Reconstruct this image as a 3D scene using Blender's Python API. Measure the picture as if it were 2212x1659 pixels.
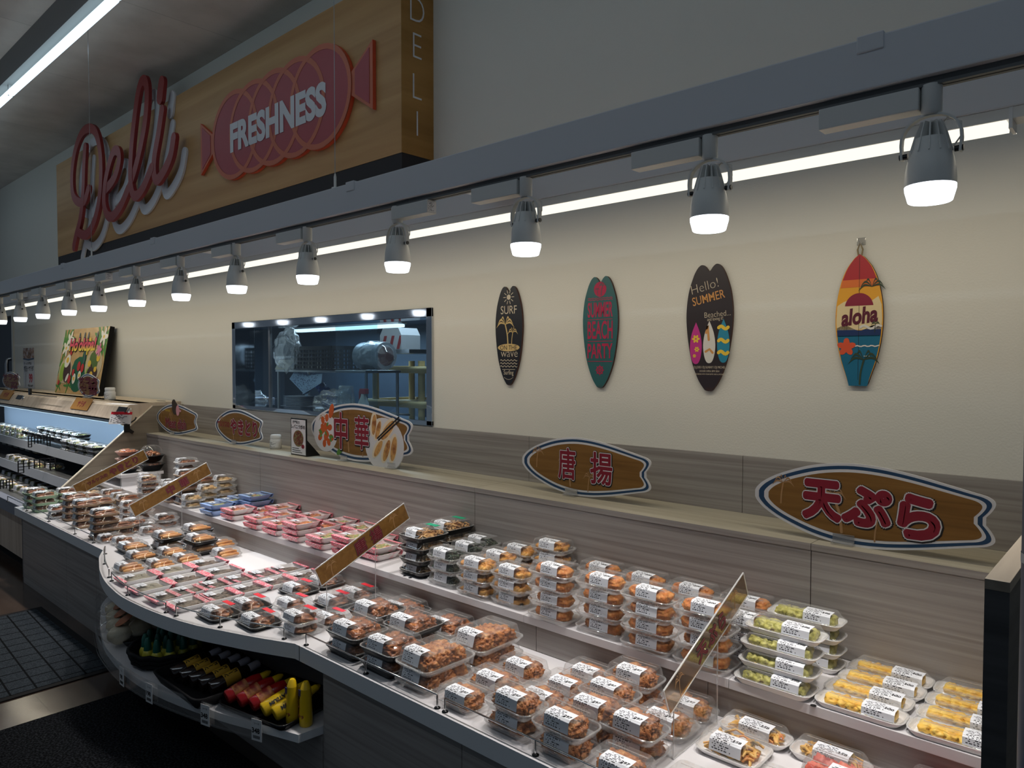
import bpy, bmesh, math, random
from mathutils import Vector, Matrix, noise

# ------------------------------------------------------------------ scene, camera, light, exposure
for o in list(bpy.data.objects):
    bpy.data.objects.remove(o, do_unlink=True)
SC = bpy.context.scene
COL = SC.collection
PI = math.pi
CAM = Vector((0.0, -2.85, 1.69))
YAW, PIT, ROL, FPX = math.radians(42.228), math.radians(1.730), math.radians(0.043), 1560.6
FW = Vector((-math.sin(YAW) * math.cos(PIT), math.cos(YAW) * math.cos(PIT), -math.sin(PIT)))
_r0 = Vector((math.cos(YAW), math.sin(YAW), 0)); _u0 = _r0.cross(FW)
RT = _r0 * math.cos(ROL) + _u0 * math.sin(ROL); UP = RT.cross(FW)
cd = bpy.data.cameras.new('camera'); cd.sensor_width = 36.0; cd.lens = 36.0 * FPX / 2212.0
cd.clip_start = 0.05; cd.clip_end = 100
co = bpy.data.objects.new('camera', cd); COL.objects.link(co)
co.matrix_world = Matrix(((RT.x, UP.x, -FW.x, CAM.x), (RT.y, UP.y, -FW.y, CAM.y), (RT.z, UP.z, -FW.z, CAM.z), (0, 0, 0, 1)))
SC.camera = co
SC.view_settings.view_transform = 'Standard'
SC.view_settings.look = 'None'
SC.view_settings.gamma = 1.0
SC.view_settings.use_curve_mapping = False
SC.view_settings.exposure = 0.0
SC.cycles.transparent_max_bounces = 40
SC.cycles.max_bounces = 8
SC.cycles.diffuse_bounces = 3
SC.cycles.glossy_bounces = 3
SC.cycles.transmission_bounces = 6
SC.cycles.caustics_reflective = False
SC.cycles.caustics_refractive = False
SC.cycles.sample_clamp_indirect = 4.0
SC.cycles.use_denoising = True

W = bpy.data.worlds.new('World'); SC.world = W; W.use_nodes = True
W.node_tree.nodes['Background'].inputs[0].default_value = (0.62, 0.80, 1.0, 1)
W.node_tree.nodes['Background'].inputs[1].default_value = 0.10

P_SPOT, P_WASH, P_STRIP, P_AISLE, P_KITCHEN = 44.0, 4.8, 2.2, 10.0, 60.0


def light(name, kind, loc, energy, color, rot=(0, 0, 0), **kw):
    l = bpy.data.lights.new(name, kind); l.energy = energy; l.color = color
    for k, v in kw.items():
        setattr(l, k, v)
    o = bpy.data.objects.new(name, l); COL.objects.link(o); o.location = loc; o.rotation_euler = rot
    return o


COOL, WARM, NEUT = (0.74, 0.88, 1.0), (1.0, 0.89, 0.68), (1.0, 0.955, 0.91)
for i in range(4):      # the cool strip along the ceiling
    light('ceiling_strip_light', 'AREA', (-12.5 + 4.0 * i + 2.0, -1.06, 4.02), P_STRIP, COOL, shape='RECTANGLE', size=4.0, size_y=0.08)
for i in range(3):      # more strips over the aisle behind the viewer
    light('aisle_strip_light', 'AREA', (-10.0 + 4.5 * i, -3.45, 4.02), P_AISLE, COOL, (0, 0, 0), shape='RECTANGLE', size=4.4, size_y=0.08)
for i in range(5):      # the warm batten that washes the wall
    light('wall_wash_light', 'AREA', (-10.2 + 2.08 * i + 1.04, -0.565, 2.286), P_WASH, WARM, (math.radians(14), 0, 0), shape='RECTANGLE', size=2.06, size_y=0.05)


# ------------------------------------------------------------------ helpers
def at(u, v, ax, val):
    """the point of the plane <ax>=val seen at pixel (u, v)"""
    d = FW + RT * ((u - 1106.0) / FPX) - UP * ((v - 829.5) / FPX)
    i = 'xyz'.index(ax)
    return CAM + d * ((val - CAM[i]) / d[i])


class MB:
    """collects shapes and links them as ONE mesh object"""
    def __init__(s):
        s.v, s.f, s.m, s.uv, s.sm = [], [], [], {}, []

    def add(s, vs, fs, mi=0, smooth=False, uvs=None):
        b = len(s.v); s.v += [tuple(p) for p in vs]
        for k, f in enumerate(fs):
            if uvs: s.uv[len(s.f)] = uvs[k]
            s.f.append(tuple(b + i for i in f)); s.m.append(mi); s.sm.append(smooth)
        return s

    def box(s, a, b, mi=0, bev=0.0):
        (x0, y0, z0), (x1, y1, z1) = a, b
        x0, x1 = min(x0, x1), max(x0, x1); y0, y1 = min(y0, y1), max(y0, y1); z0, z1 = min(z0, z1), max(z0, z1)
        if bev <= 0:
            return s.add([(x0, y0, z0), (x1, y0, z0), (x1, y1, z0), (x0, y1, z0), (x0, y0, z1), (x1, y0, z1), (x1, y1, z1), (x0, y1, z1)],
                         [(3, 2, 1, 0), (4, 5, 6, 7), (0, 1, 5, 4), (1, 2, 6, 5), (2, 3, 7, 6), (3, 0, 4, 7)], mi)
        e = min(bev, (x1 - x0) / 2.01, (y1 - y0) / 2.01, (z1 - z0) / 2.01)
        bm = bmesh.new(); bmesh.ops.create_cube(bm, size=1)
        for p in bm.verts:
            p.co = Vector(((x0 + x1) / 2 + p.co.x * (x1 - x0), (y0 + y1) / 2 + p.co.y * (y1 - y0), (z0 + z1) / 2 + p.co.z * (z1 - z0)))
        bmesh.ops.bevel(bm, geom=bm.edges[:], offset=e, segments=2, profile=0.6, affect='EDGES')
        s.bm(bm, mi); bm.free(); return s

    def bm(s, bm, mi=0, smooth=False):
        bm.verts.index_update()
        return s.add([p.co[:] for p in bm.verts], [[p.index for p in f.verts] for f in bm.faces], mi, smooth)

    def mesh(s, me, M=None, mi=0):
        M = M or Matrix.Identity(4)
        return s.add([(M @ p.co)[:] for p in me.vertices], [list(f.vertices) for f in me.polygons], mi)

    def prism(s, pts, M=None, z0=0.0, z1=0.001, mi=0, side=None):
        """2D outline extruded from z0 to z1, then placed by M"""
        M = M or Matrix.Identity(4); n = len(pts)
        if sum(pts[i][0] * pts[(i + 1) % n][1] - pts[(i + 1) % n][0] * pts[i][1] for i in range(n)) < 0:
            pts = pts[::-1]
        vs = [(M @ Vector((p[0], p[1], z0)))[:] for p in pts] + [(M @ Vector((p[0], p[1], z1)))[:] for p in pts]
        s.add(vs, [list(range(n - 1, -1, -1)), list(range(n, 2 * n))], mi)
        s.add(vs, [(i, (i + 1) % n, n + (i + 1) % n, n + i) for i in range(n)], mi if side is None else side)
        return s

    def stroke(s, pts, r, M=None, z0=0.0, z1=0.001, mi=0, closed=False, taper=None, ramp=0.0):
        """flat ribbon with round joints"""
        L = [Vector((p[0], p[1])) for p in pts]; n = len(L); left, right = [], []
        for i in range(n):
            a = L[max(i - 1, 0)]; b = L[min(i + 1, n - 1)]
            d = (b - a).normalized() if (b - a).length > 1e-9 else Vector((1, 0)); q = Vector((-d.y, d.x))
            rr = r if taper is None else r * taper(i / max(n - 1, 1))
            left.append(L[i] + q * rr); right.append(L[i] - q * rr)
        def cap(c, d, rr):
            a0 = math.atan2(d.y, d.x)
            return [c + Vector((math.cos(a0 + t), math.sin(a0 + t))) * rr for t in (-PI / 3, -PI / 6, 0, PI / 6, PI / 3)]
        d1 = (L[-1] - L[-2]).normalized(); d0 = (L[0] - L[1]).normalized()
        r1 = r if taper is None else r * taper(1.0); r0 = r if taper is None else r * taper(0.0)
        M = M or Matrix.Identity(4)
        T = lambda p, z: (M @ Vector((p[0], p[1], z)))[:]
        zz = lambda z, i: z + (ramp * i / max(n - 1, 1) if z == z1 else 0)
        for z, flip in ((z1, False), (z0, True)):
            vs = [T(p, zz(z, i)) for i, p in enumerate(left)] + [T(p, zz(z, i)) for i, p in enumerate(right)]
            fs = [(i, n + i, n + i + 1, i + 1) for i in range(n - 1)]
            s.add(vs, [f[::-1] for f in fs] if flip else fs, mi)
        vs = [T(p, z0) for p in left] + [T(p, zz(z1, i)) for i, p in enumerate(left)]
        s.add(vs, [(i, n + i, n + i + 1, i + 1)[::-1] for i in range(n - 1)], mi)
        vs = [T(p, z0) for p in right] + [T(p, zz(z1, i)) for i, p in enumerate(right)]
        s.add(vs, [(i, n + i, n + i + 1, i + 1) for i in range(n - 1)], mi)
        for c, d, rr, a, b, e in ((L[-1], d1, r1, right[-1], left[-1], ramp), (L[0], d0, r0, left[0], right[0], 0)):
            s.prism([a] + cap(c, d, rr) + [b], M, z0, z1 + e - (z1 - z0) * 0.03, mi)
        return s

    def tube(s, pts, r, seg=8, mi=0, cap=True, closed=False):
        P = [Vector(p) for p in pts]; n = len(P); rings = []
        t0 = (P[1] - P[0]).normalized(); nrm = t0.orthogonal().normalized()
        for i in range(n):
            if closed: t = (P[(i + 1) % n] - P[i - 1]).normalized()
            else: t = (P[min(i + 1, n - 1)] - P[max(i - 1, 0)]).normalized()
            nrm = (nrm - t * nrm.dot(t)).normalized(); bi = t.cross(nrm)
            rr = r[i] if isinstance(r, (list, tuple)) else r
            rings.append([(P[i] + (nrm * math.cos(2 * PI * k / seg) + bi * math.sin(2 * PI * k / seg)) * rr)[:] for k in range(seg)])
        vs = [p for q in rings for p in q]; fs = []
        for i in range(n if closed else n - 1):
            j = (i + 1) % n
            fs += [(i * seg + k, i * seg + (k + 1) % seg, j * seg + (k + 1) % seg, j * seg + k) for k in range(seg)]
        s.add(vs, fs, mi, True)
        if cap and not closed:
            s.add(rings[0], [list(range(seg - 1, -1, -1))], mi); s.add(rings[-1], [list(range(seg))], mi)
        return s

    def lathe(s, prof, seg=20, mi=0, M=None, caps=True, sx=1.0, sy=1.0):
        M = M or Matrix.Identity(4); vs = []; fs = []
        for (r, z) in prof:
            vs += [(M @ Vector((r * sx * math.cos(2 * PI * k / seg), r * sy * math.sin(2 * PI * k / seg), z)))[:] for k in range(seg)]
        for i in range(len(prof) - 1):
            fs += [(i * seg + k, i * seg + (k + 1) % seg, (i + 1) * seg + (k + 1) % seg, (i + 1) * seg + k) for k in range(seg)]
        s.add(vs, fs, mi, True)
        if caps:
            s.add(vs[:seg], [list(range(seg - 1, -1, -1))], mi); s.add(vs[-seg:], [list(range(seg))], mi)
        return s

    def loft(s, secs, mi=0, cs=4, top=True, bot=True, smooth=True):
        """stacked rounded rectangles (length, width, radius, z[, dx, dy])"""
        rings = []
        for q in secs:
            L, Wd, r, z = q[:4]; dx, dy = (q[4], q[5]) if len(q) > 4 else (0, 0); r = min(r, L / 2.001, Wd / 2.001); ring = []
            for (sx, sy, a0) in ((1, -1, -PI / 2), (1, 1, 0), (-1, 1, PI / 2), (-1, -1, PI)):
                for k in range(cs):
                    a = a0 + PI / 2 * k / (cs - 1)
                    ring.append((dx + sx * (L / 2 - r) + r * math.cos(a), dy + sy * (Wd / 2 - r) + r * math.sin(a), z))
            rings.append(ring)
        n = 4 * cs; vs = [p for q in rings for p in q]
        fs = [(i * n + k, i * n + (k + 1) % n, (i + 1) * n + (k + 1) % n, (i + 1) * n + k) for i in range(len(secs) - 1) for k in range(n)]
        s.add(vs, fs, mi, smooth)
        if bot: s.add(rings[0], [list(range(n - 1, -1, -1))], mi)
        if top: s.add(rings[-1], [list(range(n))], mi)
        return s

    def blob(s, c, r, seed, amp=0.25, freq=1.6, sub=3, mi=0, rot=None, amp2=0.0, freq2=6.0):
        bm = bmesh.new(); bmesh.ops.create_icosphere(bm, subdivisions=sub, radius=1.0)
        o = Vector((seed * 3.17, seed * 1.31, seed * 7.7)); R = rot or Matrix.Identity(3); r = Vector(r); c = Vector(c)
        for p in bm.verts:
            d = p.co.normalized(); k = 1 + amp * noise.noise(d * freq + o) * 1.6
            if amp2: k += amp2 * noise.noise(d * freq2 + o)
            p.co = c + R @ Vector((d.x * r.x * k, d.y * r.y * k, d.z * r.z * k))
        s.bm(bm, mi, True); bm.free(); return s

    def make(s, name, mats):
        me = bpy.data.meshes.new(name); me.from_pydata(s.v, [], s.f)
        for m in (mats if isinstance(mats, (list, tuple)) else [mats]): me.materials.append(m)
        me.polygons.foreach_set('material_index', s.m); me.polygons.foreach_set('use_smooth', s.sm)
        if s.uv:
            ul = me.uv_layers.new(name='uv')
            for fi, q in s.uv.items():
                for k, li in enumerate(me.polygons[fi].loop_indices): ul.data[li].uv = q[k]
        me.update(); return me


def link(name, me, parent=None, loc=None):
    o = bpy.data.objects.new(name, me); COL.objects.link(o)
    if parent: o.parent = parent
    if loc is not None: o.location = loc
    return o


def tag(o, label, cat, group=None):
    o['label'] = label; o['category'] = cat
    if group: o['group'] = group
    return o


def thing(name, label, cat, loc=(0, 0, 0), group=None, rz=0.0):
    o = bpy.data.objects.new(name, None); COL.objects.link(o); o.location = loc; o.rotation_euler = (0, 0, rz)
    o.empty_display_size = 0.05
    return tag(o, label, cat, group)


def part(name, mb, mats, parent, label=None):
    o = link(name, mb.make(name, mats), parent)
    if label: o['label'] = label
    return o


def struct(name, mb, mats):
    o = link(name, mb.make(name, mats)); o['kind'] = 'structure'; return o


def copy_tree(o, parent=None):
    c = o.copy(); COL.objects.link(c); c.parent = parent
    for ch in list(o.children): copy_tree(ch, c)
    return c


_tc = {}
def text(body, size=1.0, offset=0.0, align='CENTER', shear=0.0, space=1.0):
    """letters as a flat mesh, centred on the middle of their height"""
    key = (body, size, offset, align, shear, space)
    if key not in _tc:
        cu = bpy.data.curves.new('letters', 'FONT'); cu.body = body; cu.size = size; cu.offset = offset; cu.align_x = align
        cu.shear = shear; cu.space_character = space; cu.resolution_u = 4
        o = bpy.data.objects.new('letters', cu); COL.objects.link(o)
        dg = bpy.context.evaluated_depsgraph_get()
        me = bpy.data.meshes.new_from_object(o.evaluated_get(dg))
        bpy.data.objects.remove(o, do_unlink=True); bpy.data.curves.remove(cu)
        if len(me.vertices):
            ys = [p.co.y for p in me.vertices]; xs = [p.co.x for p in me.vertices]; m = (min(ys) + max(ys)) / 2
            mx = (min(xs) + max(xs)) / 2 if align == 'CENTER' else 0
            for p in me.vertices: p.co.y -= m; p.co.x -= mx
        _tc[key] = me
    return _tc[key]


def bold(mb, tm, Mx, r, mi=0, n=10):
    """letters thickened evenly by r"""
    mb.mesh(tm, Mx @ TR(0, 0, 0.00012), mi)
    if r > 0:
        for k in range(n): mb.mesh(tm, Mx @ TR(r * math.cos(2 * PI * k / n), r * math.sin(2 * PI * k / n), 0.00001 * k), mi)


RX90 = Matrix.Rotation(PI / 2, 4, 'X')                       # drawing plane -> upright, facing the aisle (-y)
FX = Matrix(((0, 0, 1, 0), (1, 0, 0, 0), (0, 1, 0, 0), (0, 0, 0, 1)))   # drawing plane -> upright, facing +x
def TR(x, y, z): return Matrix.Translation((x, y, z))
def SCL(x, y, z=1): return Matrix.Diagonal((x, y, z, 1))


def ell(cx, cy, rx, ry, n=28, rot=0.0):
    return [(cx + rx * math.cos(t) * math.cos(rot) - ry * math.sin(t) * math.sin(rot), cy + rx * math.cos(t) * math.sin(rot) + ry * math.sin(t) * math.cos(rot)) for t in [2 * PI * k / n for k in range(n)]]


def spline(pts, n=6):
    P = [Vector((p[0], p[1])) for p in pts]; out = []
    for i in range(len(P) - 1):
        a, b, c, d = P[max(i - 1, 0)], P[i], P[i + 1], P[min(i + 2, len(P) - 1)]
        for k in range(n):
            t = k / n
            out.append(0.5 * ((2 * b) + (c - a) * t + (2 * a - 5 * b + 4 * c - d) * t * t + (3 * b - a - 3 * c + d) * t ** 3))
    out.append(P[-1]); return [(p.x, p.y) for p in out]


def inset(pts, d):
    n = len(pts); out = []
    A = sum(pts[i][0] * pts[(i + 1) % n][1] - pts[(i + 1) % n][0] * pts[i][1] for i in range(n)); sg = 1 if A > 0 else -1
    for i in range(n):
        a, b, c = Vector(pts[i - 1]), Vector(pts[i]), Vector(pts[(i + 1) % n])
        e1, e2 = (b - a), (c - b)
        if e1.length < 1e-9 or e2.length < 1e-9: out.append(pts[i]); continue
        n1 = Vector((-e1.y, e1.x)).normalized() * sg; n2 = Vector((-e2.y, e2.x)).normalized() * sg
        q = n1 + n2; q = q.normalized() if q.length > 1e-6 else n1; k = max(q.dot(n1), 0.5)
        out.append(tuple(b + q * (d / k)))
    return out


# ------------------------------------------------------------------ materials
def srgb(r, g, b):
    f = lambda c: (c / 255) / 12.92 if c / 255 <= 0.04045 else ((c / 255 + 0.055) / 1.055) ** 2.4
    return (f(r), f(g), f(b), 1)


def mat(name, col, rough=0.5, metal=0.0, spec=0.5, emit=0.0, bump=None, vary=None, coat=0.0, coords='Object', scale=(1, 1, 1)):
    """principled with a procedural colour variation (vary=[(pos, colour)...], noise scale) and bump"""
    m = bpy.data.materials.new(name); m.use_nodes = True; nt = m.node_tree; b = nt.nodes['Principled BSDF']
    b.inputs['Base Color'].default_value = col; b.inputs['Roughness'].default_value = rough; b.inputs['Metallic'].default_value = metal
    b.inputs['Specular IOR Level'].default_value = spec; b.inputs['Coat Weight'].default_value = coat; b.inputs['Coat Roughness'].default_value = 0.08
    if emit:
        b.inputs['Emission Color'].default_value = col; b.inputs['Emission Strength'].default_value = emit
    if vary or bump:
        tc = nt.nodes.new('ShaderNodeTexCoord'); mp = nt.nodes.new('ShaderNodeMapping'); mp.inputs['Scale'].default_value = scale
        nt.links.new(tc.outputs[coords], mp.inputs['Vector'])
    if vary:
        ramp, sc, det = vary
        nz = nt.nodes.new('ShaderNodeTexNoise'); nz.inputs['Scale'].default_value = sc; nz.inputs['Detail'].default_value = det
        cr = nt.nodes.new('ShaderNodeValToRGB'); nt.links.new(mp.outputs[0], nz.inputs['Vector']); nt.links.new(nz.outputs['Fac'], cr.inputs[0])
        e = cr.color_ramp.elements
        while len(e) < len(ramp): e.new(0.5)
        for k, (p, c) in enumerate(ramp): e[k].position = p; e[k].color = c
        nt.links.new(cr.outputs[0], b.inputs['Base Color'])
    if bump:
        sc, st, dist = bump
        nz = nt.nodes.new('ShaderNodeTexNoise'); nz.inputs['Scale'].default_value = sc; nz.inputs['Detail'].default_value = 3
        bp = nt.nodes.new('ShaderNodeBump'); bp.inputs['Strength'].default_value = st; bp.inputs['Distance'].default_value = dist
        nt.links.new(mp.outputs[0], nz.inputs['Vector']); nt.links.new(nz.outputs['Fac'], bp.inputs['Height']); nt.links.new(bp.outputs[0], b.inputs['Normal'])
    return m


def plastic_clear(name, tint=(1, 1, 1, 1), base=0.05, edge=0.55, white=0.25, rough=0.06):
    """thin clear sheet: see-through face on, glossy and slightly milky at grazing angles"""
    m = bpy.data.materials.new(name); m.use_nodes = True; nt = m.node_tree; nt.nodes.clear(); N = nt.nodes.new
    out = N('ShaderNodeOutputMaterial'); t = N('ShaderNodeBsdfTransparent'); t.inputs[0].default_value = tint
    g = N('ShaderNodeBsdfGlossy'); g.inputs['Roughness'].default_value = rough
    d = N('ShaderNodeBsdfDiffuse'); d.inputs[0].default_value = (0.9, 0.9, 0.9, 1)
    mx = N('ShaderNodeMixShader'); mx.inputs[0].default_value = white
    nt.links.new(g.outputs[0], mx.inputs[1]); nt.links.new(d.outputs[0], mx.inputs[2])
    lw = N('ShaderNodeLayerWeight'); lw.inputs['Blend'].default_value = 0.25
    mr = N('ShaderNodeMapRange'); mr.inputs['To Min'].default_value = base; mr.inputs['To Max'].default_value = edge
    nt.links.new(lw.outputs['Facing'], mr.inputs['Value'])
    mix = N('ShaderNodeMixShader'); nt.links.new(mr.outputs[0], mix.inputs[0]); nt.links.new(t.outputs[0], mix.inputs[1]); nt.links.new(mx.outputs[0], mix.inputs[2])
    nt.links.new(mix.outputs[0], out.inputs[0]); return m


def emission(name, col, strength):
    m = bpy.data.materials.new(name); m.use_nodes = True; nt = m.node_tree; nt.nodes.clear()
    o = nt.nodes.new('ShaderNodeOutputMaterial'); e = nt.nodes.new('ShaderNodeEmission'); e.inputs[0].default_value = col; e.inputs[1].default_value = strength
    nt.links.new(e.outputs[0], o.inputs[0]); return m


def wood(name, c0, c1, c2, sx=1.2, sz=26.0, axis='x', rough=0.42, coords='Object', spec=0.4):
    """laminate with long grain lines"""
    sc = {'x': (sx, sz, sz), 'z': (sz, sz, sx), 'y': (sz, sx, sz)}[axis]
    m = mat(name, c1, rough, spec=spec, vary=([(0.28, c0), (0.52, c1), (0.75, c2)], 1.0, 6.0), scale=sc, coords=coords)
    nt = m.node_tree; nz = [n for n in nt.nodes if n.type == 'TEX_NOISE'][0]; nz.inputs['Distortion'].default_value = 0.6
    return m


def printed(name, paper, ink, nx, ny, fill=0.5, margin=0.06, gap=0.45):
    """paper printed with rows of small marks, laid out on the sheet's own uv"""
    m = bpy.data.materials.new(name); m.use_nodes = True; nt = m.node_tree; N = nt.nodes.new; L = nt.links.new; b = nt.nodes['Principled BSDF']
    b.inputs['Roughness'].default_value = 0.5
    uv = N('ShaderNodeUVMap'); sp = N('ShaderNodeSeparateXYZ'); L(uv.outputs[0], sp.inputs[0])
    def mth(op, a, c=None):
        n = N('ShaderNodeMath'); n.operation = op
        for k, q in ((0, a), (1, c)):
            if q is None: continue
            if isinstance(q, (int, float)): n.inputs[k].default_value = q
            else: L(q, n.inputs[k])
        return n.outputs[0]
    yr = mth('MULTIPLY', sp.outputs[1], ny); xr = mth('MULTIPLY', sp.outputs[0], nx)
    row = mth('FLOOR', yr); colm = mth('FLOOR', xr)
    cb = N('ShaderNodeCombineXYZ'); L(colm, cb.inputs[0]); L(row, cb.inputs[1])
    wn = N('ShaderNodeTexWhiteNoise'); L(cb.outputs[0], wn.inputs['Vector'])
    cb2 = N('ShaderNodeCombineXYZ'); L(row, cb2.inputs[0]); wr = N('ShaderNodeTexWhiteNoise'); L(cb2.outputs[0], wr.inputs['Vector'])
    k = mth('LESS_THAN', wn.outputs['Value'], fill)
    k = mth('MULTIPLY', k, mth('LESS_THAN', mth('FRACT', yr), 1 - gap))
    end = mth('ADD', mth('MULTIPLY', wr.outputs['Value'], 0.5), 0.5 - margin)
    k = mth('MULTIPLY', k, mth('LESS_THAN', sp.outputs[0], end))
    for ch, lo in ((0, margin), (1, margin)):
        k = mth('MULTIPLY', k, mth('GREATER_THAN', sp.outputs[ch], lo))
    k = mth('MULTIPLY', k, mth('LESS_THAN', sp.outputs[1], 1 - margin))
    mx = N('ShaderNodeMix'); mx.data_type = 'RGBA'; L(k, mx.inputs['Factor']); mx.inputs['A'].default_value = paper; mx.inputs['B'].default_value = ink
    L(mx.outputs['Result'], b.inputs['Base Color']); return m


M = {}
M['wallpaper'] = mat('cream_wallpaper', srgb(226, 223, 214), 0.85, spec=0.2, bump=(140, 0.25, 0.003))
M['ceiling'] = mat('ceiling_board', srgb(222, 216, 210), 0.9, spec=0.2, vary=([(0.35, srgb(212, 206, 200)), (0.65, srgb(228, 222, 216))], 3.0, 8))
M['wood'] = wood('grey_oak_laminate', srgb(130, 123, 119), srgb(154, 148, 144), srgb(168, 163, 159), sx=1.0, sz=55.0)
M['wood_lit'] = wood('lit_oak_laminate', srgb(164, 156, 138), srgb(180, 173, 156), srgb(192, 186, 170), sx=0.8, sz=30)  # same oak on the ledge top, batten light painted in as a paler tone
M['wood_side'] = wood('taupe_oak_laminate', srgb(120, 110, 98), srgb(140, 130, 116), srgb(152, 143, 130), axis='y')
M['wood_post'] = wood('post_laminate', srgb(112, 106, 100), srgb(132, 126, 120), srgb(150, 144, 138))
M['seam'] = mat('seam_dark', srgb(52, 44, 40), 0.8)
M['white_lam'] = mat('white_laminate', srgb(214, 211, 213), 0.28, spec=0.5)
M['fascia'] = mat('white_edge_band', srgb(222, 224, 226), 0.4)
M['chrome'] = mat('chrome', srgb(215, 215, 215), 0.14, 1.0)
M['steel'] = mat('brushed_steel', srgb(170, 172, 175), 0.3, 1.0)
M['mirror'] = mat('polished_steel_frame', srgb(200, 205, 212), 0.07, 1.0)
M['black'] = mat('black_plastic', srgb(14, 14, 16), 0.3, spec=0.5)
M['matte_black'] = mat('matte_black', srgb(16, 15, 17), 0.7, spec=0.2)
M['white_p'] = mat('white_plastic', srgb(226, 226, 226), 0.35)
M['foam'] = mat('white_foam_tray', srgb(238, 236, 236), 0.5)
M['cream_p'] = mat('cream_plastic', srgb(222, 202, 150), 0.45)
M['lamp_grey'] = mat('lamp_grey_enamel', srgb(220, 220, 216), 0.4)
M['beam'] = mat('beam_grey_enamel', srgb(214, 216, 220), 0.42, spec=0.5)
M['track'] = mat('track_dark_grey', srgb(92, 94, 94), 0.5)
M['sign_wood'] = wood('sign_honey_wood', srgb(172, 128, 76), srgb(196, 153, 100), srgb(214, 174, 120), sx=0.35, sz=7.0, rough=0.5)
M['sign_end'] = wood('sign_end_wood', srgb(150, 108, 50), srgb(170, 126, 66), srgb(184, 140, 78), sx=0.5, sz=9.0, axis='y', rough=0.5)
M['sign_base'] = mat('sign_base_black', srgb(30, 26, 30), 0.6)
M['script_red'] = mat('script_red', srgb(150, 48, 48), 0.45)
M['script_edge'] = mat('script_red_edge', srgb(168, 44, 40), 0.5)
M['off_white'] = mat('off_white_acrylic', srgb(222, 222, 226), 0.5)
M['ham'] = mat('ham_pink', srgb(176, 76, 84), 0.5)
M['ham_rim'] = mat('ham_orange_rim', srgb(206, 112, 82), 0.5)
M['ham_edge'] = mat('ham_edge_red', srgb(212, 84, 54), 0.5)
M['board_brown'] = wood('board_brown_print', srgb(120, 84, 38), srgb(136, 98, 48), srgb(150, 110, 58), sx=2.0, sz=40)
M['palm_print'] = mat('palm_print_tan', srgb(176, 136, 92), 0.6)
M['navy'] = mat('navy_print', srgb(32, 68, 104), 0.5)
M['crimson'] = mat('crimson_print', srgb(138, 24, 46), 0.5)
M['crimson_dk'] = mat('dark_crimson_print', srgb(112, 30, 44), 0.5)
M['paper'] = mat('white_paper', srgb(232, 232, 236), 0.6)
M['ink'] = mat('black_ink', srgb(18, 16, 18), 0.6)
M['red_tag'] = mat('red_sticker', srgb(226, 40, 56), 0.4)
M['green_tag'] = mat('green_sticker', srgb(20, 160, 118), 0.4)
M['clear'] = plastic_clear('clear_lid_plastic')
M['clear_tray'] = plastic_clear('clear_tray_plastic', base=0.10, edge=0.6, white=0.4)
M['rim'] = plastic_clear('clear_rim_plastic', base=0.26, edge=0.8, white=0.35)
M['acrylic'] = plastic_clear('acrylic_sheet', base=0.035, edge=0.3, white=0.05, rough=0.02)
M['acrylic_edge'] = plastic_clear('acrylic_edge', base=0.6, edge=0.9, white=0.6)
M['rail_clear'] = plastic_clear('rail_clear_plastic', base=0.16, edge=0.6, white=0.3, rough=0.1)
M['film'] = plastic_clear('cling_film', base=0.07, edge=0.5, white=0.1, rough=0.12)
M['bag'] = plastic_clear('plastic_bag', base=0.22, edge=0.7, white=0.35, rough=0.15)
M['glass'] = plastic_clear('window_glass', tint=(0.86, 0.94, 0.98, 1), base=0.02, edge=0.35, white=0.0, rough=0.0)
M['label'] = printed('printed_pack_label', srgb(232, 234, 240), srgb(40, 42, 52), 34, 13, 0.52)
M['tiny_print'] = printed('printed_card', srgb(228, 228, 230), srgb(50, 46, 48), 16, 12, 0.5)
# ------------------------------------------------------------------ the room
CEIL = 4.21
WX0, WX1, WZ0, WZ1 = -5.667, -3.215, 1.312, 2.012      # serving window in the wall
mb = MB()
for a, b in (((-12.12, 0, 0), (WX0, 0.12, CEIL)), ((WX1, 0, 0), (3.0, 0.12, CEIL)), ((WX0, 0, 0), (WX1, 0.12, WZ0)), ((WX0, 0, WZ1), (WX1, 0.12, CEIL))):
    mb.box(a, b)
struct('wall_back', mb, M['wallpaper'])
mb = MB(); mb.box((-16, 0, 2.35), (-12.12, 0.12, CEIL)); mb.box((-16, 0, 0), (-13.9, 0.12, 2.35)); struct('wall_far', mb, M['wallpaper'])
mb = MB(); mb.box((-12.17, -0.02, 0), (-12.10, 0.0, 2.6)); struct('trim_1', mb, mat('trim_ivory', srgb(206, 203, 192), 0.5))

# ceiling boards with fine joints
m = M['ceiling']; nt = m.node_tree; bs = nt.nodes['Principled BSDF']
tc = nt.nodes.new('ShaderNodeTexCoord'); br = nt.nodes.new('ShaderNodeTexBrick')
br.inputs['Scale'].default_value = 1.0; br.inputs['Brick Width'].default_value = 1.82; br.inputs['Row Height'].default_value = 0.91; br.inputs['Mortar Size'].default_value = 0.004
br.inputs['Color1'].default_value = (1, 1, 1, 1); br.inputs['Color2'].default_value = (0.93, 0.93, 0.93, 1); br.inputs['Mortar'].default_value = (0.72, 0.72, 0.72, 1)
vo = nt.nodes.new('ShaderNodeTexVoronoi'); vo.inputs['Scale'].default_value = 26; ms = nt.nodes.new('ShaderNodeMath'); ms.operation = 'GREATER_THAN'; ms.inputs[1].default_value = 0.10
nt.links.new(tc.outputs['Object'], vo.inputs['Vector']); nt.links.new(vo.outputs['Distance'], ms.inputs[0])
mr = nt.nodes.new('ShaderNodeMapRange'); mr.inputs['To Min'].default_value = 0.82; nt.links.new(ms.outputs[0], mr.inputs[0])
nt.links.new(tc.outputs['Object'], br.inputs['Vector'])
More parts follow.
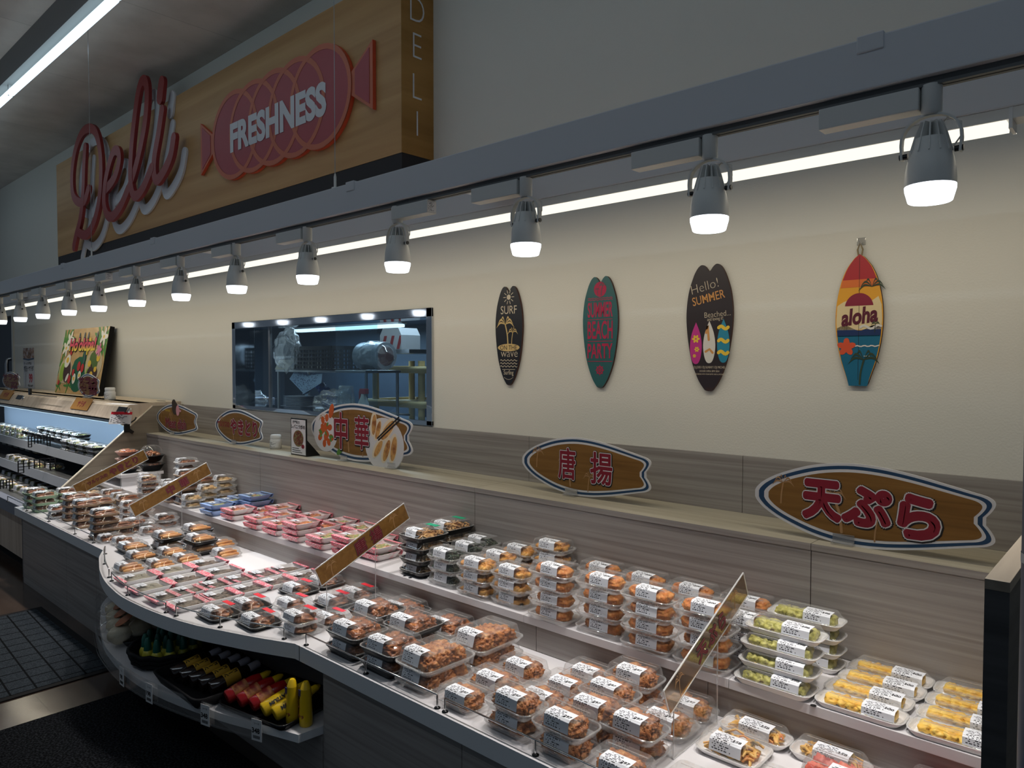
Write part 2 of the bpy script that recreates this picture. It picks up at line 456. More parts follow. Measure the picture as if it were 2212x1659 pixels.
src = bs.inputs['Base Color'].links[0].from_socket
m1 = nt.nodes.new('ShaderNodeMix'); m1.data_type = 'RGBA'; m1.blend_type = 'MULTIPLY'; m1.inputs['Factor'].default_value = 1
nt.links.new(src, m1.inputs['A']); nt.links.new(br.outputs['Color'], m1.inputs['B'])
m2 = nt.nodes.new('ShaderNodeMix'); m2.data_type = 'RGBA'; m2.blend_type = 'MULTIPLY'; m2.inputs['Factor'].default_value = 1
nt.links.new(m1.outputs['Result'], m2.inputs['A']); nt.links.new(mr.outputs[0], m2.inputs['B']); nt.links.new(m2.outputs['Result'], bs.inputs['Base Color'])
mb = MB(); mb.box((-16, -6, CEIL), (4, 0.12, CEIL + 0.06)); struct('ceiling', mb, M['ceiling'])

# polished dark tile floor
mt = mat('polished_tile', srgb(70, 56, 48), 0.16, spec=0.6, vary=([(0.3, srgb(50, 40, 35)), (0.7, srgb(84, 68, 58))], 2.2, 7), bump=(9, 0.05, 0.01))
nt = mt.node_tree; bs = nt.nodes['Principled BSDF']; br = nt.nodes.new('ShaderNodeTexBrick'); tc = nt.nodes.new('ShaderNodeTexCoord')
br.offset = 0; br.inputs['Scale'].default_value = 1; br.inputs['Brick Width'].default_value = 0.6; br.inputs['Row Height'].default_value = 0.6; br.inputs['Mortar Size'].default_value = 0.003
br.inputs['Color1'].default_value = (1, 1, 1, 1); br.inputs['Color2'].default_value = (0.9, 0.9, 0.9, 1); br.inputs['Mortar'].default_value = (0.35, 0.35, 0.35, 1)
nt.links.new(tc.outputs['Object'], br.inputs['Vector']); src = bs.inputs['Base Color'].links[0].from_socket
m1 = nt.nodes.new('ShaderNodeMix'); m1.data_type = 'RGBA'; m1.blend_type = 'MULTIPLY'; m1.inputs['Factor'].default_value = 1
nt.links.new(src, m1.inputs['A']); nt.links.new(br.outputs['Color'], m1.inputs['B']); nt.links.new(m1.outputs['Result'], bs.inputs['Base Color'])
mb = MB(); mb.box((-16, -6, -0.06), (4, 0.12, 0)); struct('floor', mb, mt)

# two floor mats
mm = mat('quilted_mat_charcoal', srgb(50, 56, 62), 0.95, spec=0.1, vary=([(0.4, srgb(40, 45, 50)), (0.6, srgb(60, 66, 72))], 160, 3), bump=(260, 0.8, 0.004))
nt = mm.node_tree; bs = nt.nodes['Principled BSDF']; tc = nt.nodes.new('ShaderNodeTexCoord'); mp = nt.nodes.new('ShaderNodeMapping'); mp.inputs['Rotation'].default_value = (0, 0, 0.05)
br = nt.nodes.new('ShaderNodeTexBrick'); br.offset = 0; br.inputs['Scale'].default_value = 1; br.inputs['Brick Width'].default_value = 0.115; br.inputs['Row Height'].default_value = 0.115; br.inputs['Mortar Size'].default_value = 0.005
br.inputs['Color1'].default_value = (1, 1, 1, 1); br.inputs['Color2'].default_value = (1, 1, 1, 1); br.inputs['Mortar'].default_value = (0.12, 0.12, 0.12, 1)
nt.links.new(tc.outputs['Object'], mp.inputs[0]); nt.links.new(mp.outputs[0], br.inputs['Vector']); src = bs.inputs['Base Color'].links[0].from_socket
m1 = nt.nodes.new('ShaderNodeMix'); m1.data_type = 'RGBA'; m1.blend_type = 'MULTIPLY'; m1.inputs['Factor'].default_value = 1
nt.links.new(src, m1.inputs['A']); nt.links.new(br.outputs['Color'], m1.inputs['B']); nt.links.new(m1.outputs['Result'], bs.inputs['Base Color'])
t = thing('floor_mat', 'charcoal floor mat with a quilted square pattern on the aisle floor', 'mat', (-4.95, -2.2, 0))
mb = MB(); mb.box((-0.72, -0.9, 0.0), (0.66, 0.78, 0.008)); part('mat_pile', mb, mm, t)
mb = MB()
for a, b in (((-0.76, -0.94, 0), (-0.72, 0.82, 0.006)), ((0.66, -0.94, 0), (0.70, 0.82, 0.006)), ((-0.72, 0.78, 0), (0.66, 0.82, 0.006)), ((-0.72, -0.94, 0), (0.66, -0.9, 0.006))): mb.box(a, b)
part('mat_border', mb, M['matte_black'], t)
m3 = mat('loop_mat_black', srgb(28, 30, 33), 1.0, spec=0.08, vary=([(0.45, srgb(10, 11, 13)), (0.62, srgb(44, 46, 50))], 110, 4), bump=(170, 1.0, 0.008))
t = thing('floor_mat', 'plain black loop-pile floor mat in the foreground below the curved shelf', 'mat', (-2.6, -2.3, 0))
mb = MB(); mb.box((-1.31, -1.2, 0.0), (2.2, 0.93, 0.009)); part('mat_pile', mb, m3, t)

# ceiling strip light running the length of the aisle
t = thing('ceiling_strip_light', 'long white fluorescent strip light under the grey ceiling, top left', 'ceiling light', (-4.5, -1.06, CEIL))
mb = MB(); mb.prism([(-0.14, 0), (0.14, 0), (0.06, -0.10), (-0.06, -0.10)], TR(-8.3, 0, 0) @ Matrix(((0, 0, 1, 0), (1, 0, 0, 0), (0, 1, 0, 0), (0, 0, 0, 1))), 0, 13.0)
part('housing', mb, mat('strip_housing', srgb(150, 152, 150), 0.5), t)
M['strip'] = emission('strip_tube_cool', (0.66, 0.87, 1.0, 1), 1.9)
for k in range(5):
    x = -8.3 + 2.5 * k + 0.24; mb = MB(); mb.tube([(x, 0, -0.165), (x + 2.46, 0, -0.165)], 0.03, 12); part('tube', mb, M['strip'], t)
    mb = MB(); mb.box((x - 0.01, -0.02, -0.19), (x + 0.012, 0.02, -0.09)); part('tube_holder', mb, M['white_p'], t)

# ------------------------------------------------------------------ hanging light frame
BZ0, BZ1 = 2.344, 2.466
t = thing('lighting_frame', 'grey metal frame of two long beams hung on wires below the ceiling', 'lighting frame', (-4.5, -0.95, BZ0))
L = t.location
def rel(a): return (a[0] - L.x, a[1] - L.y, a[2] - L.z)
mb = MB(); mb.box(rel((-11.6, -0.985, BZ0)), rel((0.6, -0.915, BZ1)), 0, 0.004); part('beam', mb, M['beam'], t)
mb = MB(); mb.box(rel((-11.6, -0.615, BZ0)), rel((0.6, -0.535, BZ1)), 0, 0.004); part('beam', mb, M['beam'], t)
for x in (-9.1, -6.75, -4.5, -2.13, 0.3):
    mb = MB(); mb.box(rel((x, -0.915, BZ0 + 0.03)), rel((x + 0.16, -0.615, BZ1 - 0.01)), 0, 0.003); part('cross_bar', mb, M['beam'], t)
mb = MB(); mb.box(rel((-11.6, -0.966, BZ0 - 0.019)), rel((0.6, -0.934, BZ0))); mb.box(rel((-11.6, -0.953, BZ0 - 0.0192)), rel((0.6, -0.947, BZ0 - 0.0188)), 1)
part('light_track', mb, [M['track'], M['matte_black']], t)
for u, v in ((724, 408), (198, 550)):
    p = at(u, v, 'y', -0.95); mb = MB(); mb.tube([rel((p.x, -0.95, BZ1)), rel((p.x, -0.95, CEIL))], 0.0016, 6); part('suspension_wire', mb, M['steel'], t)
    mb = MB(); mb.lathe([(0.016, 0), (0.016, 0.012), (0.006, 0.016), (0.006, 0.06), (0.003, 0.075)], 12, 0, TR(*rel((p.x, -0.95, BZ1)))); part('wire_gripper', mb, M['lamp_grey'], t)
for u, v in ((757, 404), (330, 521), (135, 578), (1880, 84)):
    p = at(u, v, 'y', -0.985); mb = MB(); mb.box(rel((p.x - 0.03, -0.99, BZ1 - 0.035)), rel((p.x + 0.03, -0.91, BZ1 + 0.006)), 0, 0.003); part('bracket_clip', mb, M['beam'], t)

# LED batten clipped under the rear beam
t = thing('light_batten', 'long warm white LED batten glowing under the rear beam', 'batten light', (-5.2, -0.575, BZ0))
L2 = t.location
M['batten'] = emission('batten_glow', (1.0, 0.955, 0.82, 1), 1.15)
mb = MB(); mb.box((-6.4, -0.035, -0.030), (4.93, 0.035, 0.0), 0, 0.002); part('housing', mb, M['lamp_grey'], t)
xs = [-11.5, -8.9, -6.85, -4.72, -2.02, -0.315]
for a, b in zip(xs, xs[1:]):
    mb = MB(); mb.prism([(-0.030, 0), (0.030, 0), (0.020, -0.022), (-0.020, -0.022)], TR(a + 0.006 - L2.x, 0, -0.030) @ FX, 0, b - a - 0.012)
    part('diffuser', mb, M['batten'], t)
mb = MB(); mb.box((4.885, -0.036, -0.054), (4.893, 0.036, -0.0)); part('end_cap', mb, M['white_p'], t)

# ------------------------------------------------------------------ track spotlights
M['lens'] = emission('lens_glow', (0.86, 0.93, 1.0, 1), 3.2)
M['lens_core'] = emission('lens_core', (0.95, 0.98, 1.0, 1), 6.0)
def spot_parts():
    P = {}
    mb = MB(); mb.box((-0.225, -0.024, -0.052), (0.0, 0.024, 0.0), 0, 0.003); P['driver_box'] = (mb, [M['lamp_grey']])
    mb = MB(); mb.lathe([(0.022, 0.004), (0.022, -0.058), (0.017, -0.064)], 20, 0, TR(0.022, 0, 0)); P['stem'] = (mb, [M['lamp_grey']])
    # yoke: flat bow from the stem down both sides of the head
    mb = MB(); bow = []
    for k in range(17):
        a = PI * k / 16; bow.append((0.062 * math.cos(a), -0.125 + 0.062 * math.sin(a) ** 0.8))
    bow = [(0.060, -0.158)] + bow + [(-0.060, -0.158)]
    for i in range(len(bow) - 1):
        (x0, z0), (x1, z1) = bow[i], bow[i + 1]
        d = Vector((x1 - x0, z1 - z0)).normalized(); q = Vector((-d.y, d.x)) * 0.0025
        vs = []
        for (x, z) in ((x0, z0), (x1, z1)):
            for sy in (-1, 1):
                for sq in (-1, 1): vs.append((0.022 + x + q.x * sq, sy * 0.009, z + q.y * sq))
        mb.add(vs, [(0, 1, 5, 4), (2, 6, 7, 3), (0, 4, 6, 2), (1, 3, 7, 5), (0, 2, 3, 1), (4, 5, 7, 6)])
    P['yoke'] = (mb, [M['lamp_grey']])
    mb = MB()
    for s_ in (-1, 1):
        mb.lathe([(0.007, 0), (0.007, 0.018)], 10, 0, TR(0.022 + s_ * 0.066, 0, -0.150) @ Matrix.Rotation(-s_ * PI / 2, 4, 'Y'))
    P['pivot'] = (mb, [M['black']])
    # bell body with cooling fins
    mb = MB(); prof = [(0.0355, -0.118), (0.040, -0.140), (0.0475, -0.165), (0.052, -0.190), (0.0535, -0.212), (0.0535, -0.226)]
    mb.lathe(prof, 28, 0, TR(0.022, 0, 0))
    for k in range(12):
        a = 2 * PI * k / 12 + 0.13; c, s_ = math.cos(a), math.sin(a)
        pr = [(0.006, -0.080), (0.024, -0.080), (0.033, -0.105), (0.0455, -0.150), (0.0455, -0.152), (0.006, -0.150)]
        vs = [];
        for sg in (-1, 1):
            vs += [(0.022 + r * c - sg * 0.0014 * s_, r * s_ + sg * 0.0014 * c, z) for r, z in pr]
        n = len(pr); mb.add(vs, [list(range(n))[::-1], list(range(n, 2 * n))] + [(i, (i + 1) % n, n + (i + 1) % n, n + i) for i in range(n)])
    P['lamp_body'] = (mb, [M['lamp_grey']])
    mb = MB(); mb.lathe([(0.0535, -0.226), (0.053, -0.236), (0.046, -0.262), (0.043, -0.264)], 28, 0, TR(0.022, 0, 0), caps=False)
    mb.lathe([(0.0005, -0.262), (0.044, -0.2625)], 28, 1, TR(0.022, 0, 0), caps=False)
    P['lens'] = (mb, [M['lens'], M['lens_core']])
    mb = MB(); mb.tube([(0.022 + 0.02, 0.012, -0.085), (0.05, 0.02, -0.07), (0.078, 0.02, -0.085), (0.082, 0.015, -0.115), (0.066, 0.01, -0.14)], 0.002, 6); P['cable'] = (mb, [M['lamp_grey']])
    return P
_sp = {k: (mb.make(k, ms)) for k, (mb, ms) in spot_parts().items()}
_st = MB(); _st.add([(0.0001, -0.02, -0.045), (0.0001, 0.02, -0.045), (0.0001, 0.02, -0.006), (0.0001, -0.02, -0.006)], [(0, 1, 2, 3)], 0, False, [[(0, 0), (1, 0), (1, 1), (0, 1)]])
_stm = _st.make('rating_sticker', M['tiny_print'])
LX = [2010, 1533, 1136, 858, 663, 509, 388, 292, 209, 144, 87, 38, -5]
_ord = ['first', 'second', 'third', 'fourth', 'fifth', 'sixth', 'seventh', 'eighth', 'ninth', 'tenth', 'eleventh', 'twelfth', 'thirteenth']
_see = ['largest and nearest, by the frame corner', 'above the aloha board side, right of the brown boards', 'above the black surf board', 'left of the black surf board',
        'above the middle of the window', 'above the left of the window', 'left of the window', 'right of the far poster', 'above the leaning poster', 'left of the leaning poster', 'above the far sign', 'next to last', 'half cut at the left edge']
for i, u in enumerate(LX):
    x = at(u, 370, 'y', -0.95).x - 0.022
    flip = i in (3, 8)
    t = thing('track_spotlight', 'grey bell-shaped track spotlight, %s of the row counted from the right' % _ord[i], 'spotlight', (x, -0.95, BZ0 - 0.019), 'track spotlights over the counter')
    for k, me in _sp.items():
        o = link(k, me, t)
        if k == 'driver_box' and flip:
            o.location = (0.225 + 0.01, 0, 0)
        if k in ('yoke', 'pivot', 'lamp_body', 'lens', 'cable'):
            o.location = (0, 0, 0)
    if flip:
        o = link('rating_sticker', _stm, t); o.location = (0.2352, 0, 0); o['label'] = 'small printed rating sticker'
    light('spot_beam', 'SPOT', (x + 0.022, -0.95, BZ0 - 0.019 - 0.268), P_SPOT, NEUT, (math.radians(-3), 0, 0), spot_size=math.radians(86), spot_blend=0.8, shadow_soft_size=0.035)

# ------------------------------------------------------------------ big fascia sign on the wall
SX0, SX1, SY, SZ0, SZ1 = -9.268, -3.207, -0.2375, 2.868, 3.89
t = thing('deli_sign', 'long wood-look wall sign box with red script lettering and a sausage logo', 'sign', (SX0, 0, SZ0)); O = t.location
def q(x, y, z): return (x - O.x, y - O.y, z - O.z)
mb = MB(); mb.box(q(SX0, SY, SZ0), q(SX1 - 0.004, 0, SZ1)); part('sign_box', mb, M['sign_wood'], t)
mb = MB(); mb.box(q(SX1 - 0.004, SY, SZ0), q(SX1, 0, SZ1)); part('end_panel', mb, M['sign_end'], t)
mb = MB(); mb.box(q(SX0, SY + 0.003, SZ0 - 0.09), q(SX1 - 0.003, 0, SZ0)); part('base_strip', mb, M['sign_base'], t, 'black base strip')
def onsign(cx, cy, y=SY - 0.05): p = at(cx / 2.212, cy / 2.212, 'y', y); return (p.x - O.x, p.z - O.z)
D = [
 [(418, 705), (413, 800), (410, 900), (404, 990), (394, 1060), (376, 1130), (366, 1182)],
 [(434, 905), (415, 962), (384, 966), (361, 930), (356, 840), (370, 730), (400, 645), (438, 615), (472, 640), (492, 730), (496, 850), (484, 980), (456, 1080), (418, 1125), (384, 1108)],
 [(520, 905), (560, 850), (582, 775), (578, 728), (556, 728), (533, 795), (516, 880), (511, 970), (526, 1028), (552, 1035), (592, 985), (627, 905)],
 [(620, 925), (662, 800), (702, 620), (716, 480), (712, 402), (694, 390), (676, 440), (657, 570), (642, 720), (638, 850), (648, 925), (668, 938), (702, 895), (740, 805)],
 [(788, 530), (772, 640), (752, 760), (752, 840), (768, 862), (802, 815), (832, 745), (846, 662)],
 [(786, 400), (780, 470)]]
MS = TR(0, SY - O.y, 0) @ RX90
for nm, z0, z1, dx, dz, ms in (('script_backing', 0.001, 0.012, 0.05, -0.115, [M['off_white'], M['off_white']]), ('script_lettering', 0.05, 0.075, 0, 0, [M['script_red'], M['script_edge']])):
    mb = MB()
    for k, st in enumerate(D):
        pts = [onsign(*p) for p in st]; pts = [(x + dx, z + dz) for x, z in (spline(pts, 6) if len(pts) > 2 else pts)]
        mb.stroke(pts, 0.045 if k < 5 else 0.058, MS, z0, z1 + 0.0004 * k, 0, ramp=0.004)
    part(nm, mb, ms, t, 'white shadow lettering' if z0 < 0.02 else 'red script lettering')
# sausage logo: five overlapping slices and two twisted ends
E_ = [(1085, 650, 440, 860), (1183, 617, 398, 835), (1285, 577, 352, 803), (1400, 537, 303, 770), (1590, 450, 196, 704)]
cs_ = []
xa = onsign(1012, 650, SY - 0.03)[0]; xb = onsign(1680, 450, SY - 0.03)[0]
rx = (xb - xa) / 5.2; zc = (onsign(1085, 440, SY - 0.03)[1] + onsign(1085, 862, SY - 0.03)[1]) / 2; rz = (onsign(1085, 440, SY - 0.03)[1] - onsign(1085, 862, SY - 0.03)[1]) / 2
cs_ = [xa + rx + (xb - xa - 2 * rx) * k / 4 for k in range(5)]
zc2 = (onsign(1600, 196, SY - 0.03)[1] + onsign(1530, 704, SY - 0.03)[1]) / 2; zc = (zc + zc2) / 2
mb = MB()
for cx in cs_: mb.prism(ell(cx, zc, rx, rz, 40), MS, 0.002, 0.026 + 0.0002 * cs_.index(cx), 0, 1)
for sg, cx in ((-1, xa), (1, xb)):
    mb.prism([(cx - sg * 0.12, zc), (cx + sg * 0.20, zc + rz * 0.62), (cx + sg * 0.20, zc - rz * 0.62)], MS, 0.002, 0.0255, 0, 1)
logo = part('sausage_logo', mb, [M['ham_rim'], M['ham_edge']], t, 'orange-edged sausage cut-out')
mb = MB()
for k, cx in enumerate(cs_): mb.prism(ell(cx, zc, rx - 0.035, rz - 0.035, 40), MS, 0.0262, 0.0285 + 0.0002 * k)
for sg, cx in ((-1, xa), (1, xb)):
    mb.prism([(cx + sg * 0.03, zc + rz * 0.22), (cx + sg * 0.17, zc + rz * 0.50), (cx + sg * 0.17, zc - rz * 0.50), (cx + sg * 0.03, zc - rz * 0.22)], MS, 0.0262, 0.0285)
part('sausage_slices', mb, M['ham'], logo, 'pink sausage slices')
mb = MB()
for k, cx in enumerate(cs_):
    e = ell(cx, zc, rx - 0.018, rz - 0.018, 40); mb.stroke(e + e[:1], 0.017, MS, 0.030, 0.0305 + 0.0002 * k)
part('slice_outline', mb, M['ham_rim'], logo, 'orange slice outlines')
a = Vector(onsign(1098, 640, SY - 0.03)); b = Vector(onsign(1560, 455, SY - 0.03))
tm = text('FRESHNESS', 0.34, 0.016, 'LEFT', 0.0, 1.0); w_ = max(v.co.x for v in tm.vertices); h_ = max(v.co.y for v in tm.vertices) * 2
mb = MB(); mb.mesh(tm, TR(0, SY - 0.032, 0) @ RX90 @ TR(a.x, zc - 0.02, 0) @ SCL((b.x - a.x) / w_, 0.215 / h_)); part('logo_lettering', mb, M['off_white'], logo, 'white word FRESHNESS')
# thin white capitals stacked on the end
mb = MB()
for ch, v in (('D', 22), ('E', 100), ('L', 188), ('I', 267)):
    p = at(901, v, 'x', SX1); tm = text(ch, 0.21, -0.004); mb.mesh(tm, TR(SX1 - O.x + 0.002, p.y - O.y, p.z - O.z) @ FX @ SCL(0.85, 1.02))
part('end_lettering', mb, M['off_white'], t, 'thin white letters DELI running down')
# ------------------------------------------------------------------ serving window and the kitchen behind it
mb = MB(); fw_ = 0.05
for a, b in (((WX0, -0.012, WZ0), (WX0 + fw_, 0.16, WZ1)), ((WX1 - fw_, -0.012, WZ0), (WX1, 0.16, WZ1)), ((WX0, -0.012, WZ1 - 0.055), (WX1, 0.16, WZ1)), ((WX0, -0.012, WZ0), (WX1, 0.16, WZ0 + 0.03))): mb.box(a, b, 0, 0.003)
win = struct('window_1', mb, M['mirror'])
mb = MB(); mb.box((-4.35, 0.09, WZ0 + 0.03), (WX1 - fw_, 0.094, WZ1 - 0.055)); o = link('window_pane', mb.make('window_pane', M['glass']), win)
mb = MB(); mb.box((WX0 + fw_, 0.11, WZ0 + 0.03), (-3.9, 0.114, WZ1 - 0.055)); o = link('window_pane', mb.make('window_pane', M['glass']), win)
mb = MB(); mb.box((-5.30, 0.105, WZ0 + 0.03), (-5.275, 0.125, WZ1 - 0.055)); o = link('pane_stile', mb.make('pane_stile', M['steel']), win)
KY = 2.7
k_blue = mat('kitchen_wall_blue_grey', srgb(58, 70, 84), 0.6)
mb = MB()
for a, b in (((-9.5, KY, 0), (-1.5, KY + 0.1, 2.75)), ((-9.6, 0.12, 0), (-9.5, KY, 2.75)), ((-1.5, 0.12, 0), (-1.4, KY, 2.75))): mb.box(a, b)
struct('wall_kitchen', mb, k_blue)
mb = MB(); mb.box((-9.6, 0.12, 2.75), (-1.4, KY + 0.1, 2.8)); struct('ceiling_kitchen', mb, mat('kitchen_ceiling', srgb(120, 134, 146), 0.8))
t = thing('kitchen_light', 'cool white tube light under the range hood seen through the window', 'ceiling light', (-7.1, 2.08, 2.118))
mb = MB(); mb.box((-1.05, -0.06, -0.02), (1.05, 0.06, 0.0)); part('housing', mb, M['white_p'], t)
mb = MB(); mb.box((-1.03, -0.05, -0.055), (1.03, 0.05, -0.02), 0, 0.012); part('diffuser', mb, emission('kitchen_tube', (0.62, 0.86, 1.0, 1), 2.2), t)
light('kitchen_glow', 'AREA', (-7.1, 2.08, 2.055), P_KITCHEN * 0.4, (0.6, 0.82, 1.0), shape='RECTANGLE', size=2.0, size_y=0.1)
light('kitchen_glow', 'AREA', (-5.2, 0.9, 2.7), P_KITCHEN * 0.6, (0.7, 0.86, 1.0), shape='RECTANGLE', size=2.6, size_y=0.12)
# worktop and shelf
t = thing('kitchen_worktop', 'stainless worktop behind the serving window', 'worktop', (-4.9, 0.5, 0))
mb = MB(); mb.box((-1.3, -0.34, 1.24), (0.45, 0.35, 1.28), 0, 0.004); part('top', mb, M['steel'], t)
for x in (-1.2, 0.38):
    for y in (-0.28, 0.28):
        mb = MB(); mb.tube([(x, y, 0), (x, y, 1.24)], 0.02, 8); part('leg', mb, M['steel'], t)
t = thing('kitchen_shelf', 'steel shelf holding the scale and the black crate behind the window', 'shelf', (-4.85, 0.62, 1.28))
mb = MB(); mb.box((-0.95, -0.17, 0.325), (0.36, 0.17, 0.345), 0, 0.003); part('shelf_board', mb, M['steel'], t)
for x in (-0.93, 0.34):
    for y in (-0.15, 0.15):
        mb = MB(); mb.tube([(x, y, 0), (x, y, 0.325)], 0.012, 8); part('post', mb, M['steel'], t)
ZW, ZS = 1.28, 1.625
def kp(u, v, y): return at(u, v, 'y', y)
# scale
p = kp(642, 780, 0.6); t = thing('weighing_scale', 'beige digital weighing scale on the kitchen shelf', 'scale', (p.x, 0.6, ZS))
mb = MB(); mb.prism([(-0.12, 0), (0.14, 0), (0.14, 0.085), (-0.04, 0.085)], TR(0, 0.15, 0) @ RX90, 0, 0.30); part('scale_body', mb, mat('scale_beige', srgb(190, 186, 170), 0.5), t)
mb = MB(); mb.box((-0.12, -0.16, 0.095), (0.17, 0.16, 0.115), 0, 0.004); mb.box((0.0, -0.03, 0.085), (0.06, 0.03, 0.095)); part('weighing_plate', mb, M['steel'], t)
mb = MB(); mb.prism([(-0.11, 0.006), (-0.045, 0.075), (-0.042, 0.073), (-0.106, 0.004)], TR(-0.004, 0.12, 0) @ RX90, 0, 0.24); part('display', mb, M['black'], t)
# crate with slots
t = thing('plastic_crate', 'black slotted plastic crate beside the scale on the kitchen shelf', 'crate', (kp(712, 780, 0.6).x, 0.6, ZS))
mb = MB()
mb.box((-0.27, -0.16, 0), (0.27, 0.16, 0.01))
for y in (-0.16, 0.16):
    for k in range(13): x = -0.27 + 0.54 * k / 12; mb.box((x - 0.006, y - 0.005, 0.0), (x + 0.006, y + 0.005, 0.17))
    for k in range(6): z = 0.165 * k / 5; mb.box((-0.27, y - 0.006, z), (0.27, y + 0.006, z + (0.03 if k == 5 else 0.012)))
for x in (-0.27, 0.27):
    for k in range(8): y = -0.16 + 0.32 * k / 7; mb.box((x - 0.005, y - 0.006, 0), (x + 0.005, y + 0.006, 0.17))
    for k in range(6): z = 0.165 * k / 5; mb.box((x - 0.006, -0.16, z), (x + 0.006, 0.16, z + (0.03 if k == 5 else 0.012)))
part('crate_body', mb, M['black'], t)
# big roll in a bag
p = kp(812, 765, 0.6); t = thing('wrapped_roll', 'thick roll of plastic bags in clear wrap lying on the kitchen shelf', 'roll', (p.x - 0.02, 0.6, ZS)); t.scale = (0.66, 0.66, 0.66)
mb = MB(); mb.lathe([(0.16, -0.22), (0.165, -0.20), (0.165, 0.20), (0.16, 0.22)], 24, 0, TR(0.0, 0, 0.17) @ Matrix.Rotation(PI / 2, 4, 'Y')); part('roll', mb, mat('roll_film', srgb(196, 200, 204), 0.3, vary=([(0.3, srgb(160, 168, 176)), (0.7, srgb(222, 224, 226))], 6, 3)), t)
mb = MB(); mb.lathe([(0.115, 0.221), (0.001, 0.223)], 24, 0, TR(0.0, 0, 0.17) @ Matrix.Rotation(PI / 2, 4, 'Y'), caps=False); part('roll_core', mb, mat('roll_core_red', srgb(120, 66, 60), 0.6), t, 'dull red end of the roll')
mb = MB(); mb.blob((0.02, -0.01, 0.175), (0.29, 0.172, 0.172), 5, 0.06, 3.0, 4); part('wrap', mb, M['bag'], t)
# hazard striped box
p = kp(864, 730, 1.0); t = thing('striped_box', 'red and white striped box at the top right of the kitchen window', 'box', (p.x, 1.0, p.z - 0.1))
mb = MB(); mb.prism([(-0.14, 0), (0.14, 0), (0.14, 0.12), (0.10, 0.18), (-0.10, 0.18), (-0.14, 0.12)], TR(0, 0.1, 0) @ RX90, 0, 0.2)
part('box_body', mb, M['white_p'], t); mb = MB()
for x in (-0.12, -0.02, 0.08): mb.prism([(x, 0.005), (x + 0.035, 0.005), (x + 0.075, 0.115), (x + 0.04, 0.115)] if x < 0.05 else [(x, 0.005), (x + 0.035, 0.005), (x + 0.055, 0.06), (x + 0.055, 0.115), (x + 0.04, 0.115)], TR(0, -0.1, 0) @ RX90, 0, 0.002)
part('red_stripes', mb, mat('hazard_red', srgb(180, 40, 40), 0.5), t)
t2 = thing('wall_bracket', 'steel wall shelf under the striped box in the kitchen', 'shelf', (p.x, 1.0, p.z - 0.13)); mb = MB(); mb.box((-0.3, -0.15, 0), (0.3, 1.7, 0.03)); part('shelf_board', mb, M['steel'], t2)
# cream tray trolley
p = Vector((-4.74, 0, 0)); t = thing('tray_trolley', 'cream plastic tray trolley with round posts right of the window', 'trolley', (p.x, 1.16, 0))
for x in (-0.30, 0.30):
    for y in (-0.2, 0.2):
        mb = MB(); mb.tube([(x, y, 0.0), (x, y, 1.70)], 0.028, 10); part('post', mb, M['cream_p'], t)
for z in (1.345, 1.625):
    mb = MB(); mb.loft([(0.74, 0.50, 0.05, z - 0.025), (0.78, 0.54, 0.06, z), (0.78, 0.54, 0.06, z + 0.03), (0.72, 0.48, 0.05, z + 0.03), (0.72, 0.48, 0.05, z + 0.01)], 0); part('shelf_tray', mb, M['cream_p'], t)
# spray bottle
p = kp(785, 860, 0.42); t = thing('spray_bottle', 'white spray bottle with a red trigger on the kitchen worktop', 'bottle', (p.x, 0.42, ZW))
mb = MB(); mb.lathe([(0.04, 0), (0.042, 0.01), (0.042, 0.10), (0.02, 0.15), (0.016, 0.17)], 16); part('bottle_body', mb, M['white_p'], t)
mb = MB(); mb.box((-0.03, -0.018, 0.17), (0.045, 0.018, 0.21), 0, 0.006); mb.box((-0.045, -0.012, 0.13), (-0.03, 0.012, 0.19), 0, 0.004); part('trigger', mb, mat('trigger_red', srgb(178, 36, 44), 0.4), t)
# stack of white trays
ORDN = ['lowest', 'second lowest', 'third lowest', 'fourth lowest', 'fifth lowest', 'sixth lowest', 'seventh lowest', 'second highest', 'highest']
for nm, (u, v), n_, lab in (('tray_stack', (648, 868), 9, 'stack of white foam trays on the kitchen worktop at left'), ('tray_stack', (560, 870), 6, 'low stack of trays at the far left behind the window')):
    p = kp(u, v, 0.5)
    for k in range(n_):
        t = thing('foam_tray', 'empty foam tray, ' + ORDN[k] + ' of the ' + lab.replace('stack of white foam trays on the kitchen worktop at left', 'left kitchen worktop stack').replace('low stack of trays at the far left behind the window', 'far left low stack'), 'tray', (p.x, 0.5, ZW + 0.012 * k), 'empty foam trays in the ' + lab)
        if k == 0: mb = MB(); mb.loft([(0.20, 0.13, 0.02, 0), (0.25, 0.18, 0.03, 0.022), (0.26, 0.19, 0.03, 0.022), (0.26, 0.19, 0.03, 0.0245), (0.25, 0.18, 0.03, 0.0245), (0.20, 0.13, 0.02, 0.003)], 0, top=True); tm_ = mb.make('tray_shell', mat('tray_blue_white', srgb(196, 206, 224), 0.5))
        link('tray_shell', tm_, t)
